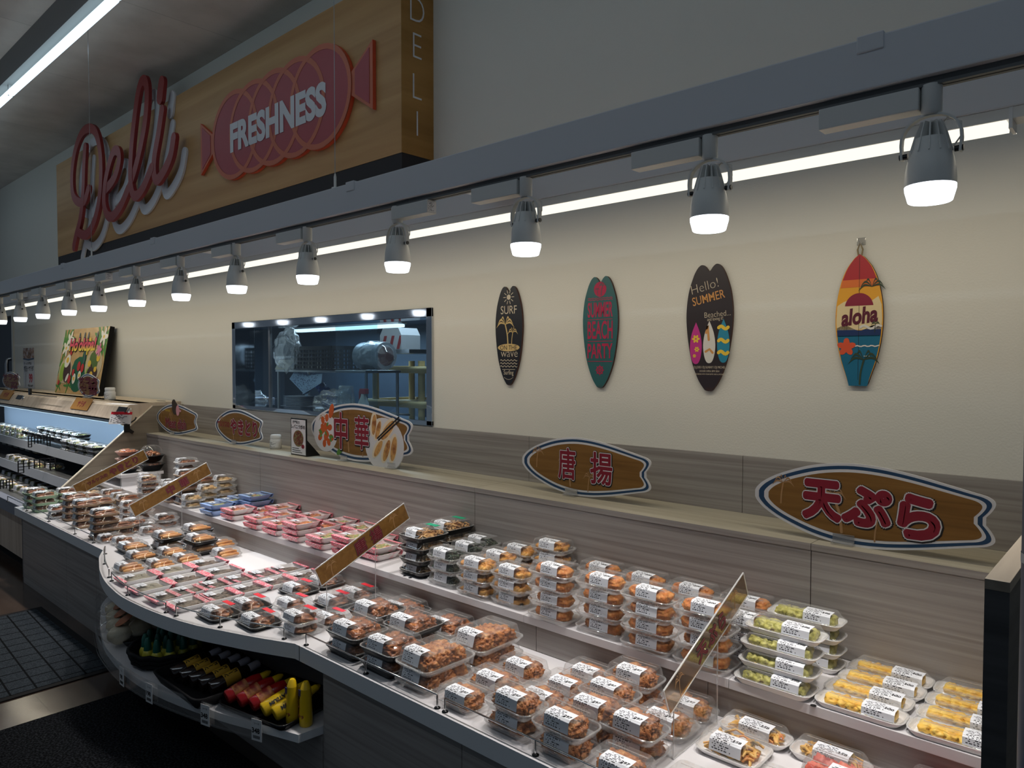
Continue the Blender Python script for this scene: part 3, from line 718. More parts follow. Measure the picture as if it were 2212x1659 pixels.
# bagged lids
for u, v, s_, lab in ((720, 858, 1, 'bag of clear lids in front of the tray stack behind the window'), (545, 862, 0.8, 'bag of clear lids at the left end behind the window'), (620, 757, 1.15, 'plastic bag hanging over clear cups behind the window')):
    hang = 'hanging' in lab
    p = kp(u, v, 0.40); t = thing('plastic_bag', lab, 'bag', (p.x, 0.40, ZW if not hang else p.z - 0.1))
    mb = MB(); mb.blob((0, 0, 0.09 * s_), (0.22 * s_, 0.10, 0.10 * s_) if not hang else (0.17, 0.07, 0.17), 11 + u, 0.22, 2.5, 4); part('bag_film', mb, M['bag'], t)
    mb = MB()
    for k in range(9): mb.lathe([(0.06, -0.003), (0.065, 0.0)], 14, 0, TR(-0.14 * s_ + 0.035 * s_ * k, 0, 0.08 * s_) @ Matrix.Rotation(PI / 2 + 0.2, 4, 'Y'), caps=False)
    part('lids', mb, M['rim'], t)
# papers and blue gloves
p = kp(655, 822, 0.45); t = thing('order_sheets', 'pale blue printed sheets draped behind the window', 'papers', (p.x, 0.45, p.z))
for k, (dx, rz, c) in enumerate(((-0.05, 0.5, 0), (0.12, -0.35, 1))):
    mb = MB(); mb.add([(-0.15, 0, -0.07), (0.15, 0, -0.07), (0.15, 0.05, 0.07), (-0.15, 0.05, 0.07)], [(0, 1, 2, 3)], 0, False, [[(0, 0), (1, 0), (1, 1), (0, 1)]])
    o = part('sheet', mb, printed('order_sheet_print', srgb(150, 184, 222), srgb(70, 90, 130), 26, 14, 0.4), t); o.location = (dx, -0.01 * k, 0); o.rotation_euler = (0, rz, 0)
p = kp(690, 848, 0.55); t = thing('rubber_glove', 'pair of bright blue gloves crumpled on the kitchen worktop', 'gloves', (p.x, 0.62, ZW))
mb = MB()
for k in range(7): mb.blob((-0.10 + 0.05 * k, 0.0, 0.20 - 0.025 * k), (0.045, 0.04, 0.035), 40 + k, 0.35, 2.2, 3)
mb.blob((0.08, 0, 0.05), (0.12, 0.06, 0.05), 51, 0.3, 2.5, 3); part('glove', mb, mat('glove_blue', srgb(28, 108, 200), 0.35), t)
p = kp(745, 835, 0.35); t = thing('clear_bag', 'clear bag with pink print standing by the spray bottle', 'bag', (p.x, 0.36, ZW))
mb = MB(); mb.loft([(0.14, 0.07, 0.03, 0.0), (0.16, 0.09, 0.04, 0.06), (0.15, 0.07, 0.03, 0.17), (0.17, 0.02, 0.01, 0.23)], 0); part('bag_film', mb, M['bag'], t)
mb = MB(); mb.mesh(text('SALAD', 0.035, 0.001), TR(0, -0.046, 0.06) @ RX90); part('print', mb, M['crimson'], t)
bl = mat('kitchen_blue_cloth', srgb(40, 90, 160), 0.7); p = kp(925, 840, 1.3)
t = thing('blue_crate', 'blue plastic box at the right edge behind the window', 'box', (p.x + 0.1, 1.6, 1.05)); mb = MB(); mb.box((-0.3, -0.2, 0), (0.3, 0.2, 0.25), 0, 0.02); part('box_body', mb, bl, t)
t = thing('kitchen_cabinet', 'dark steel cabinet along the far kitchen wall', 'cabinet', (-5.6, 2.35, 0)); mb = MB(); mb.box((-2.4, -0.3, 0), (2.6, 0.33, 1.05)); part('cabinet_body', mb, mat('cabinet_navy', srgb(38, 48, 66), 0.4), t)
t = thing('range_hood', 'dark range hood along the far kitchen wall', 'hood', (-5.6, 2.35, 2.12)); mb = MB(); mb.prism([(-0.3, 0), (0.33, 0), (0.33, 0.5), (0.1, 0.5)], TR(-2.2, 0, 0) @ FX, 0, 4.4); part('hood_body', mb, mat('hood_steel', srgb(92, 104, 118), 0.35, 0.6), t)

# ------------------------------------------------------------------ far dark door and leaflets at the left end
mb = MB(); mb.box((-13.9, 0.10, 0), (-12.12, 0.16, 2.35)); d = struct('door_1', mb, mat('door_navy', srgb(34, 44, 60), 0.5))
mb = MB(); mb.tube([(-12.62, 0.10, 1.25), (-12.62, 0.03, 1.27), (-12.62, 0.02, 1.34), (-12.62, 0.02, 1.66), (-12.62, 0.03, 1.72), (-12.62, 0.10, 1.74)], 0.025, 10); link('door_handle', mb.make('door_handle', M['steel']), d)
mb = MB(); mb.tube([(-14.2, -0.02, 0.0), (-12.2, -0.02, 0.0)], 0.01, 6)

# ------------------------------------------------------------------ surfboard plaques on the wall
ALO = [(0.0, 0.14), (0.01, 0.20), (0.08, 0.27), (0.20, 0.38), (0.35, 0.465), (0.50, 0.50), (0.65, 0.475), (0.80, 0.385), (0.90, 0.27), (0.965, 0.14), (0.99, 0.07), (1.0, 0.0)]
def plaque(name, label, u, v0, v1, w, mats, tail):
    a, b = at(u, v0, 'y', 0), at(u, v1, 'y', 0); h = a.z - b.z; x = (a.x + b.x) / 2; zc = (a.z + b.z) / 2
    t = thing(name, label, 'wall plaque', (x, 0, zc)); pts = []
    n = 22
    if tail == 'fishtop':      # notch at the top, rounded point below
        prof = [(0.0, 0.0), (0.004, 0.05), (0.02, 0.105), (0.10, 0.24), (0.25, 0.385), (0.45, 0.475), (0.62, 0.50), (0.78, 0.455), (0.90, 0.36), (0.96, 0.285), (0.99, 0.22), (1.0, 0.155), (0.985, 0.09), (0.955, 0.03)]
    else:                      # pointed top, swallow tail below
        prof = ALO
    right = spline([(x_ * w, (z_ - 0.5) * h) for z_, x_ in prof], 5)
    left = [(-x_, z_) for x_, z_ in right][::-1]
    if tail == 'fishtop': pts = right + [(0, (0.945 - 0.5) * h)] + left[:-1]
    else: pts = [(0, (0.035 - 0.5) * h)] + right + left[1:]
    mb = MB(); mb.prism(pts, TR(0, -0.003, 0) @ RX90, 0, 0.012, 0, 1); part('board', mb, mats, t)
    return t, h, w
def art(parent, name, colm, shapes, z=0.0152, th=0.0004, lab=None):
    mb = MB(); MM = RX90
    for i, s_ in enumerate(shapes):
        zz = z + 0.00002 * i
        if s_[0] == 'poly': mb.prism(s_[1], MM, zz, zz + th)
        elif s_[0] == 'line': mb.stroke(s_[1], s_[2], MM, zz, zz + th)
        elif s_[0] == 'text':
            _, b_, x_, y_, sz_, wd_, off_ = s_[:7]; sh_ = s_[7] if len(s_) > 7 else 0; ro_ = s_[8] if len(s_) > 8 else 0
            tm = text(b_, sz_, off_, 'CENTER', sh_); w0 = max(p.co.x for p in tm.vertices) * 2
            mb.mesh(tm, MM @ TR(x_, y_, zz + th) @ Matrix.Rotation(ro_, 4, 'Z') @ SCL(wd_ / w0 if wd_ else 1, 1))
    return part(name, mb, colm, parent, lab)
def palm(x, y, h, lean=0.1, crown=0.4, n=6, seed=1):
    """trunk and drooping fronds as flat shapes"""
    S_ = []; top = (x + lean * h, y + h)
    tr = spline([(x, y), (x + lean * h * 0.25, y + h * 0.5), top], 6)
    S_.append(('line', tr, h * 0.035))
    for k in range(n):
        a = PI * (0.02 + 0.96 * k / (n - 1)); r = crown * h
        tip = (top[0] + r * math.cos(a), top[1] + r * 0.55 * math.sin(a) - r * 0.22 * abs(math.cos(a)) - 0.05 * h)
        mid = (top[0] + r * 0.55 * math.cos(a), top[1] + r * 0.55 * math.sin(a) + 0.05 * r)
        c_ = spline([top, mid, tip], 5); up = [(px, py + r * 0.16 * math.sin(PI * i / (len(c_) - 1))) for i, (px, py) in enumerate(c_)]
        S_.append(('poly', c_ + up[::-1][1:-1]))
    return S_
rustv = lambda n_, c, cr: mat(n_, c, 0.45, vary=([(0.30, cr), (0.40, c), (1.0, c)], 9, 6), coat=0.3)
rim_rust = mat('rusty_edge', srgb(72, 40, 32), 0.6)
sand = mat('sand_print', srgb(214, 184, 124), 0.6); cream = mat('cream_print', srgb(214, 200, 176), 0.6); orange = mat('orange_print', srgb(214, 152, 86), 0.6); hot = mat('hot_pink_print', srgb(178, 30, 76), 0.6)
# 1 black
t, h, w = plaque('surfboard_plaque', 'narrow black surfboard wall plaque reading SURF ON THE wave', 1103, 619, 832, 0.193, [rustv('board_black', srgb(20, 20, 30), srgb(46, 30, 28)), rim_rust], 'fishtop')
S_ = [('poly', ell(0, 0.205, 0.014, 0.014, 16))]
for k in range(10): a = 2 * PI * k / 10; S_.append(('line', [(0.022 * math.cos(a), 0.205 + 0.022 * math.sin(a)), (0.037 * math.cos(a), 0.205 + 0.037 * math.sin(a))], 0.0018))
S_ += [('text', 'SURF', 0, 0.138, 0.062, 0.115, 0.0), ('text', 'wave', 0.004, -0.098, 0.062, 0.12, -0.0008), ('text', 'Surfing', 0.0, -0.198, 0.034, 0.07, 0.0)]
for z_ in (-0.130, -0.146, -0.162): S_.append(('line', [(-0.06 + 0.12 * k / 24, z_ + 0.004 * math.sin(k * 1.3)) for k in range(25)], 0.0016))
S_.append(('line', [(-0.045, -0.178), (0.045, -0.178)], 0.0012))
for k in range(9): S_.append(('poly', ell(-0.03 + 0.0075 * k, -0.222 - 0.010 * math.sin(PI * k / 8), 0.0022, 0.0022, 6)))
art(t, 'print', cream, S_)
S_ = palm(-0.005, -0.045, 0.105, -0.18, 0.62, 7) + palm(0.022, -0.045, 0.062, 0.12, 0.6, 6) + [('poly', ell(0, -0.062, 0.078, 0.020, 30))]
art(t, 'palm_print', sand, S_, 0.0157); art(t, 'island_lettering', M['ink'], [('text', 'ON THE', 0, -0.062, 0.034, 0.12, 0.0)], 0.0165)
# 2 teal
t, h, w = plaque('surfboard_plaque', 'teal surfboard wall plaque reading SUMMER BEACH PARTY in pink', 1300, 598, 838, 0.202, [rustv('board_teal', srgb(42, 96, 98), srgb(54, 74, 70)), rim_rust], 'fishtop')
S_ = [('poly', ell(0, 0.205, 0.036, 0.036, 26))]
for k in range(2): S_.append(('line', [(-0.07 + 0.14 * i / 20, 0.163 - 0.008 * k + 0.002 * math.sin(i * 2.1)) for i in range(21)], 0.0014))
S_ += [('text', 'SUMMER', 0, 0.108, 0.098, 0.145, 0.002), ('text', 'BEACH', 0, 0.012, 0.118, 0.145, 0.002), ('text', 'PARTY', 0, -0.088, 0.098, 0.145, 0.002)]
for z_ in (0.062, -0.042, -0.138): S_.append(('line', [(-0.07, z_), (0.07, z_)], 0.0014))
wh = ell(0, -0.180, 0.017, 0.017, 20); S_.append(('line', wh + wh[:1], 0.0025))
for k in range(8): a = 2 * PI * k / 8; S_.append(('line', [(0.004 * math.cos(a), -0.18 + 0.004 * math.sin(a)), (0.024 * math.cos(a), -0.18 + 0.024 * math.sin(a))], 0.0017))
art(t, 'print', hot, S_)
art(t, 'palm_print', mat('board_teal_print', srgb(42, 96, 98), 0.5), palm(0.006, 0.176, 0.045, 0.2, 0.5, 6) + palm(-0.014, 0.176, 0.028, -0.1, 0.5, 5), 0.0157)
# 3 dark brown
t, h, w = plaque('surfboard_plaque', 'dark brown surfboard wall plaque reading Hello SUMMER with three little boards', 1535, 572, 845, 0.212, [rustv('board_umber', srgb(44, 34, 38), srgb(58, 36, 32)), rim_rust], 'fishtop')
art(t, 'hello_lettering', cream, [('text', 'Hello!', -0.022, 0.178, 0.058, 0.125, -0.0012, 0.0, 0.22), ('text', 'Beached...', 0.038, 0.058, 0.034, 0.118, -0.0004, 0.0, 0.06), ('text', 'and loving it!', 0.028, 0.036, 0.020, 0.072, 0.0, 0.0, 0.06)])
art(t, 'summer_lettering', orange, [('text', 'SUMMER', -0.004, 0.128, 0.052, 0.150, 0.0002, 0.0, 0.2)])
mini = lambda cx, cy, a_, b_: spline([(cx, cy + b_), (cx + a_ * 0.7, cy + b_ * 0.45), (cx + a_, cy - b_ * 0.15), (cx + a_ * 0.8, cy - b_ * 0.7), (cx + a_ * 0.35, cy - b_), (cx - a_ * 0.35, cy - b_), (cx - a_ * 0.8, cy - b_ * 0.7), (cx - a_, cy - b_ * 0.15), (cx - a_ * 0.7, cy + b_ * 0.45), (cx, cy + b_)], 4)[:-1]
yel = mat('yellow_print', srgb(238, 200, 64), 0.6); turq = mat('turquoise_print', srgb(36, 136, 168), 0.6); wht = mat('white_print', srgb(222, 218, 212), 0.6); mag = mat('magenta_print', srgb(196, 50, 140), 0.6)
art(t, 'pink_mini_board', mag, [('poly', mini(-0.060, -0.062, 0.028, 0.088))]); art(t, 'white_mini_board', wht, [('poly', mini(0.002, -0.058, 0.028, 0.088))]); art(t, 'striped_mini_board', turq, [('poly', mini(0.066, -0.054, 0.028, 0.090))])
S_ = []
for cx, cy, r_ in ((-0.060, -0.045, 0.018), (-0.055, -0.09, 0.012), (-0.066, -0.118, 0.008)):
    for k in range(6): a = PI * k / 3; S_.append(('poly', ell(cx + r_ * 0.6 * math.cos(a), cy + r_ * 0.6 * math.sin(a), r_ * 0.42, r_ * 0.28, 10, a)))
for z_ in (0.0, -0.055, -0.105): S_.append(('line', [(0.045 + 0.042 * k / 8, z_ + 0.006 * math.sin(k * 0.8)) for k in range(9)], 0.007))
art(t, 'yellow_print', yel, S_, 0.0157)
S_ = [('line', [(-0.012, -0.02), (-0.006, 0.01), (0.0, -0.05)], 0.005), ('line', [(-0.014, -0.10), (0.004, -0.09), (0.018, -0.105)], 0.005)]; art(t, 'orange_print', orange, S_, 0.0157)
art(t, 'small_lettering', cream, [('text', 'DJ JOES I DJ SUNNY I DJ MICHEL', 0.004, -0.168, 0.014, 0.145, 0.0), ('text', 'DOORS OPEN: 8PM 2024', 0.004, -0.183, 0.0105, 0.09, 0.0), ('text', 'FREE DRINKS WITH YOUR ENTRY AND A LIVE BAND', 0.004, -0.196, 0.008, 0.14, 0.0)])
# 4 aloha
t, h, w = plaque('surfboard_plaque', 'colourful surfboard wall plaque reading aloha, hung from a hook by a cord', 1858, 552, 832, 0.165, [rustv('board_sun_yellow', srgb(232, 164, 40), srgb(190, 110, 40)), rim_rust], 'fish')
ow = lambda z_: None
def prof(z):
    f = min(max(z / h + 0.5, 0.012), 1.0)
    for (a_, b_), (c_, d_) in zip(ALO, ALO[1:]):
        if a_ <= f <= c_: return w * (b_ + (d_ - b_) * (f - a_) / max(c_ - a_, 1e-6)) * 0.965
    return 0.0
def band(z0, z1, top=None):
    n = 14; tp = [(-prof(z1) + 2 * prof(z1) * k / n, z1 + (top(k / n) if top else 0)) for k in range(n + 1)]
    mid = [(prof(z0 + (z1 - z0) * k / 6), z0 + (z1 - z0) * k / 6) for k in range(7)]
    return [(-x, z) for x, z in mid] + tp[1:-1] + mid[::-1]
art(t, 'red_band', mat('sunset_red', srgb(176, 34, 44), 0.5), [('poly', band(0.150, 0.243))]); art(t, 'orange_band', mat('sunset_orange', srgb(222, 112, 44), 0.5), [('poly', band(0.122, 0.150))])
art(t, 'cream_band', mat('cream_sky', srgb(230, 208, 160), 0.5), [('poly', band(-0.035, 0.055, lambda s: 0.012 * math.sin(7 * s) + 0.03 * s))])
art(t, 'navy_wave', mat('navy_wave', srgb(22, 48, 98), 0.5), [('poly', band(-0.06, -0.028, lambda s: 0.01 * math.sin(9 * s)))]); art(t, 'sea_band', mat('sea_blue', srgb(20, 106, 140), 0.5), [('poly', band(-0.242, -0.056))])
art(t, 'sun_disc', mat('sun_crimson', srgb(136, 24, 52), 0.5), [('poly', [p for p in ell(0, 0.045, 0.05, 0.055, 40) if p[1] > 0.052])], 0.0157)
art(t, 'aloha_lettering', mat('aloha_maroon', srgb(92, 18, 44), 0.5), [('text', 'aloha', 0, 0.016, 0.082, 0.128, 0.003, 0.25, 0.12)], 0.016)
S_ = []
for px, py, hh, ln in ((0.066, 0.03, 0.09, -0.25), (0.055, -0.045, 0.03, 0.1)): S_ += palm(px, py, hh, ln, 0.52, 7)[(1 if hh > 0.05 else 0):]
S_ += palm(0.006, -0.235, 0.088, 0.15, 0.62, 7); art(t, 'palm_print', mat('palm_dark_green', srgb(48, 66, 46), 0.6), S_, 0.0162)
S_ = []
for k in range(5): a = 2 * PI * k / 5 + 0.3; S_.append(('poly', ell(-0.042 + 0.017 * math.cos(a), -0.098 + 0.017 * math.sin(a), 0.017, 0.011, 12, a)))
art(t, 'hibiscus_print', mat('hibiscus_orange', srgb(222, 86, 50), 0.5), S_, 0.0164)
art(t, 'foam_line', wht, [('line', [(-0.01 + 0.08 * k / 12, -0.095 + 0.002 * math.sin(k * 1.7)) for k in range(13)], 0.0022), ('line', [(0.02, -0.132), (0.038, -0.132)], 0.0012), ('line', [(0.006 + 0.07 * k / 10, -0.026 + 0.006 * math.sin(k * 0.9)) for k in range(11)], 0.004)], 0.0163)
mb = MB(); mb.box((-0.0007, -0.0158, -0.22), (0.0007, -0.0148, 0.235)); part('centre_groove', mb, M['ink'], t)
zt_ = h / 2
mb = MB(); mb.tube([(-0.004, -0.012, zt_ - 0.012), (-0.009, -0.012, zt_ + 0.02), (0, -0.014, zt_ + 0.046), (0.009, -0.012, zt_ + 0.02), (0.004, -0.012, zt_ - 0.012)], 0.0032, 8); part('cord', mb, mat('jute_cord', srgb(150, 134, 104), 0.9), t)
p = at(1861, 522, 'y', 0); t = thing('wall_hook', 'small clear adhesive hook above the aloha plaque', 'hook', (p.x, 0, p.z))
mb = MB(); mb.box((-0.015, -0.004, -0.014), (0.015, 0, 0.014), 0, 0.003); part('hook_plate', mb, M['rim'], t)
mb = MB(); mb.tube([(0, -0.004, -0.004), (0, -0.020, -0.010), (0, -0.022, 0.0)], 0.003, 8); part('hook_arm', mb, M['rim'], t)
# ------------------------------------------------------------------ display counter
ZL, ZU, ZB, ZLED, ZBS = 0.564, 0.697, 0.277, 1.068, 1.305     # lower top, upper shelf, shelf below the bulge, ledge, backsplash
YF, YR, YP = -1.318, -0.737, -0.333                            # counter front, shelf front, back panel
XL, XR = -6.60, -0.242
bulge = [(-4.694, -1.318), (-4.55, -1.385), (-4.401, -1.434), (-4.231, -1.485), (-4.02, -1.531), (-3.831, -1.556), (-3.673, -1.566), (-3.471, -1.558), (-3.258, -1.535), (-3.059, -1.496), (-2.919, -1.451), (-2.736, -1.388), (-2.562, -1.318)]
bul = spline(bulge, 5)
t = thing('counter_worktop', 'white laminate lower worktop with a rounded bulge carrying the packed food', 'worktop', (-3.4, -1.0, 0.503)); T0 = t.location
mb = MB(); poly = [(XR, YR + 0.01), (XL, YR + 0.01), (XL, YF)] + bul + [(XR, YF)]
mb.prism([(x - T0.x, y - T0.y) for x, y in poly], None, 0, ZL - 0.503, 0, 1); part('worktop_slab', mb, [M['white_lam'], M['fascia']], t)
mb = MB()
for x in (-2.585, -2.53): mb.box((x - T0.x - 0.001, YF - T0.y - 0.0012, 0.0), (x - T0.x + 0.001, YF - T0.y + 0.002, ZL - 0.503))
part('edge_joint', mb, M['seam'], t)
t = thing('upper_shelf', 'white upper display shelf running along the grey wood back panel', 'shelf', (-3.4, -0.53, ZU - 0.03)); T0 = t.location
xs = [XL, at(400, 1104, 'y', YR).x - 0.4, at(680, 1193, 'y', YR).x, at(1131, 1333, 'y', YR).x, -1.0, XR]
for a, b in zip(xs, xs[1:]):
    mb = MB(); mb.box((a - T0.x + 0.0008, YR - T0.y, 0), (b - T0.x - 0.0008, YP - T0.y, 0.03), 0, 0.0015); part('shelf_board', mb, M['white_lam'], t)
mb = MB()
for u, v in ((874, 1244), (886, 1248), (1001, 1283), (1757, 1524), (528, 1141)):
    p = at(u, v, 'z', ZU); mb.lathe([(0.009, 0.0), (0.0085, 0.0006)], 14, 0, TR(p.x - T0.x, p.y - T0.y, 0.03))
part('peg_hole', mb, M['black'], t, 'black peg holes')
t = thing('display_backboard', 'grey oak back panel and riser behind the packed food', 'back panel', (-3.4, YP, 0)); T0 = t.location
tl = thing('display_ledge', 'pale oak ledge that carries the surfboard-shaped signs', 'ledge', (-3.4, YP, 0)); ts = thing('wall_backsplash', 'grey oak boards on the wall behind the ledge', 'backsplash', (-3.4, YP, 0))
sx = [XL, at(562.5, 976, 'z', ZLED).x, at(1035.3, 1051.3, 'z', ZLED).x, at(1751.9, 1173.8, 'z', ZLED).x, XR]
for a, b in zip(sx, sx[1:]):
    mb = MB(); mb.box((a - T0.x + 0.0015, YP - T0.y + 0.003, ZU), (b - T0.x - 0.0015, YP - T0.y + 0.02, ZLED - 0.024)); part('back_panel', mb, M['wood'], t)
    mb = MB(); mb.box((a - T0.x + 0.0015, YP - T0.y + 0.0015, ZLED - 0.0232), (b - T0.x - 0.0015, -0.002 - T0.y, ZLED - 0.0004), 1); mb.box((a - T0.x + 0.001, YP - T0.y, ZLED - 0.0235), (b - T0.x - 0.001, YP - T0.y + 0.002, ZLED - 0.0005), 0)
    mb.box((a - T0.x + 0.001, YP - T0.y, ZLED - 0.0006), (b - T0.x - 0.001, -0.002 - T0.y, ZLED), 1)
    part('ledge_board', mb, [M['wood'], M['wood_lit']], tl)
mb = MB(); mb.box((XL - T0.x, YP - T0.y + 0.006, ZU), (XR - T0.x, YP - T0.y + 0.022, ZLED - 0.001)); part('panel_backing', mb, M['seam'], t)
ry = [XL, at(703, 1232, 'y', YR).x, at(1154, 1378, 'y', YR).x, at(1525, 1520, 'y', YR).x, XR]
for a, b in zip(ry, ry[1:]):
    mb = MB(); mb.box((a - T0.x + 0.0015, YR + 0.012 - T0.y, ZL), (b - T0.x - 0.0015, YR + 0.03 - T0.y, ZU - 0.031)); part('riser_panel', mb, M['wood'], t)
bx = [XL, -4.2, at(1146, 985, 'y', 0).x, at(1607, 1010, 'y', 0).x, XR]
for a, b in zip(bx, bx[1:]):
    mb = MB(); mb.box((a - T0.x + 0.001, -0.012 - T0.y, ZLED), (b - T0.x - 0.001, -0.001 - T0.y, ZBS), 0, 0.001); part('backsplash_board', mb, M['wood'], ts)
# base cabinets
t = thing('counter_cabinet', 'dark grey wood counter base under the left end of the worktop', 'cabinet', (-5.5, -1.298, 0)); T0 = t.location
bs_ = [-6.47, at(142.4, 1170, 'y', -1.298).x, at(207, 1205, 'y', -1.298).x, -4.695]
for a, b in zip(bs_, bs_[1:]):
    mb = MB(); mb.box((a - T0.x + 0.0015, 0, 0.0), (b - T0.x - 0.0015, 0.02, 0.503)); part('front_panel', mb, M['wood'], t)
mb = MB(); mb.box((-6.47 - T0.x, 0.004, 0), (-4.695 - T0.x, 0.5, 0.502)); part('carcass', mb, M['seam'], t)
t = thing('counter_cabinet', 'dark grey wood counter base under the right half of the worktop', 'cabinet', (-1.3, -1.298, 0)); T0 = t.location
bs_ = [-2.388, at(997.6, 1609, 'y', -1.298).x, XR]
for a, b in zip(bs_, bs_[1:]):
    mb = MB(); mb.box((a - T0.x + 0.0015, 0, 0.0), (b - T0.x - 0.0015, 0.02, 0.503)); part('front_panel', mb, M['wood'], t)
mb = MB(); mb.box((-2.40 - T0.x, 0.004, 0), (XR - T0.x, 0.5, 0.502)); part('carcass', mb, M['wood'], t)
t = thing('shelf_compartment', 'open curved shelf compartment under the bulge of the counter', 'shelf unit', (-3.5, -1.298, 0)); T0 = t.location
lsh = [(-4.69, -1.30), (-4.56, -1.375), (-4.42, -1.425), (-4.221, -1.493), (-4.03, -1.545), (-3.854, -1.583), (-3.53, -1.615), (-3.205, -1.600), (-2.84, -1.527), (-2.624, -1.462), (-2.412, -1.396)]
lsp = spline(lsh, 5)
mb = MB(); mb.prism([(x - T0.x, y - T0.y) for x, y in [(-2.402, -0.9), (-4.69, -0.9)] + lsp + [(-2.402, -1.298)]], None, ZB - 0.032, ZB, 0, 1); part('shelf_board', mb, [M['white_lam'], M['fascia']], t)
mb = MB(); mb.box((-4.69 - T0.x, 0.0, 0.0), (-2.402 - T0.x, 0.02, ZB - 0.033)); part('base_panel', mb, M['wood'], t)
mb = MB(); mb.box((-4.69 - T0.x, 0.36, ZB), (-2.402 - T0.x, 0.39, 0.503)); part('compartment_back', mb, M['matte_black'], t)
mb = MB(); r_ = [(x - T0.x, y - T0.y) for x, y in lsp[2:-4]]
o_ = []
for i, (x, y) in enumerate(r_):
    a = Vector(r_[max(i - 1, 0)]); b = Vector(r_[min(i + 1, len(r_) - 1)]); d = (b - a).normalized(); o_.append((x + d.y * 0.022, y - d.x * 0.022))
for (zA, zB, off) in ((ZB - 0.045, ZB + 0.038, 0.0), (ZB + 0.030, ZB + 0.046, 0.006), (ZB - 0.045, ZB - 0.034, 0.008)):
    pp = [(x * 1.0, y - off) for x, y in o_]; n = len(pp)
    mb.add([(x, y, zA) for x, y in pp] + [(x, y, zB) for x, y in pp], [(i, i + 1, n + i + 1, n + i) for i in range(n - 1)], 0, True)
part('price_rail', mb, M['rail_clear'], t, 'clear curved price rail')
tk = mat('card_paper', srgb(206, 206, 206), 0.5)
for (u, v, pr) in ((265, 1446, '98'), (336, 1492, '198'), (459, 1537, '348'), (551, 1564, '348')):
    best = min(o_, key=lambda q_: abs((Vector((q_[0] + T0.x, q_[1] + T0.y, ZB)) - CAM).dot(RT) / (Vector((q_[0] + T0.x, q_[1] + T0.y, ZB)) - CAM).dot(FW) * FPX + 1106 - u))
    i = o_.index(best); a = Vector(o_[max(i - 1, 0)]); b = Vector(o_[min(i + 1, len(o_) - 1)]); rz = math.atan2(b.y - a.y, b.x - a.x)
    c = thing('price_card', 'white price card marked %s on the clear curved rail%s' % (pr, {'98': ', leftmost', '198': ', below the dark bottles', '348': ', below the ketchup' if u < 500 else ', below the mustard'}[pr]), 'price card', (best[0] + T0.x + 0.004 * math.sin(rz), best[1] + T0.y - 0.012 * math.cos(rz), ZB - 0.005), None, rz)
    mb = MB(); mb.box((-0.026, -0.0006, -0.042), (0.026, 0.0006, 0.042)); part('card', mb, tk, c)
    mb = MB(); mb.mesh(text(pr, 0.027, 0.0008), TR(-0.004, -0.0012, -0.002) @ RX90); part('price_lettering', mb, M['ink'], c)
    mb = MB(); mb.mesh(text('ソース' if pr != '98' else 'パン', 0.0095, 0.0001), TR(0, -0.0012, 0.026) @ RX90)
    for k in range(9): mb.box((-0.018 + 0.004 * k, -0.0012, -0.033), (-0.0165 + 0.004 * k + 0.001 * (k % 2), -0.0007, -0.021))
    part('small_print', mb, M['ink'], c)
# partition panel at the right end, and the grey post beyond it
t = thing('end_partition', 'tall wood-capped partition panel closing the right end of the counter', 'partition', (-0.2205, -0.65, 0))
mb = MB(); mb.box((-0.019, -0.65, 0), (0.019, 0.65, 1.277)); part('panel', mb, mat('partition_charcoal', srgb(62, 62, 64), 0.6, vary=([(0.35, srgb(52, 52, 54)), (0.65, srgb(70, 70, 72))], 1, 6), scale=(2, 2, 30)), t)
mb = MB(); mb.box((-0.0195, -0.651, 1.277), (0.0195, 0.65, 1.296), 0, 0.001); part('wood_cap', mb, M['wood_side'], t)
mb = MB(); mb.box((-0.0194, -0.649, 0.56), (-0.0190, 0.65, 1.277)); part('wood_facing', mb, M['wood_side'], t)
p = at(2206, 1200, 'y', -1.75)
t = thing('support_post', 'blue-grey post with a white band at the right edge of the view', 'post', (p.x + 0.03, -1.75, 0))
mb = MB(); mb.lathe([(0.03, 0), (0.03, 1.90)], 20); part('post_body', mb, mat('post_blue_grey', srgb(104, 110, 126), 0.4), t)
mb = MB(); mb.lathe([(0.0306, 0), (0.0306, 0.012)], 20, 0, TR(0, 0, p.z - 0.006), caps=False); part('white_band', mb, M['white_p'], t)

# ------------------------------------------------------------------ chrome guard rails
def guard(label, pts, posts):
    t = thing('guard_rail', label, 'guard rail', (pts[0][0], pts[0][1], ZL)); o = Vector((pts[0][0], pts[0][1])); hz = 0.045
    P = [(p[0] - o.x, p[1] - o.y, hz) for p in pts]
    mb = MB(); mb.tube([(P[0][0], P[0][1], hz - 0.012)] + P + [(P[-1][0], P[-1][1], hz - 0.012)], 0.0032, 8); part('bar', mb, M['chrome'], t)
    for q_ in posts:
        x, y = q_[0] - o.x, q_[1] - o.y
        mb = MB(); mb.tube([(x, y, 0.004), (x, y, hz)], 0.0032, 8); pp = part('post', mb, M['chrome'], t)
        mb = MB(); mb.lathe([(0.0105, 0), (0.0105, 0.003), (0.005, 0.006)], 14, 0, TR(x, y, 0)); part('foot', mb, M['black'], pp, 'black foot')
def gx(u, v): p = at(u, v, 'z', ZL); return (p.x, p.y)
yb = YF + 0.022
ps = [(gx(u, v)[0], yb) for u, v in ((18, 1084), (57, 1104), (105, 1127), (162, 1154), (203, 1173))]
guard('chrome guard rail along the straight left end of the counter', [ps[0], ps[-1]], ps)
bin_ = spline([(x, y + 0.028) for x, y in bulge], 8)
def seg(a, b): return [p for p in bin_ if a <= p[0] <= b]
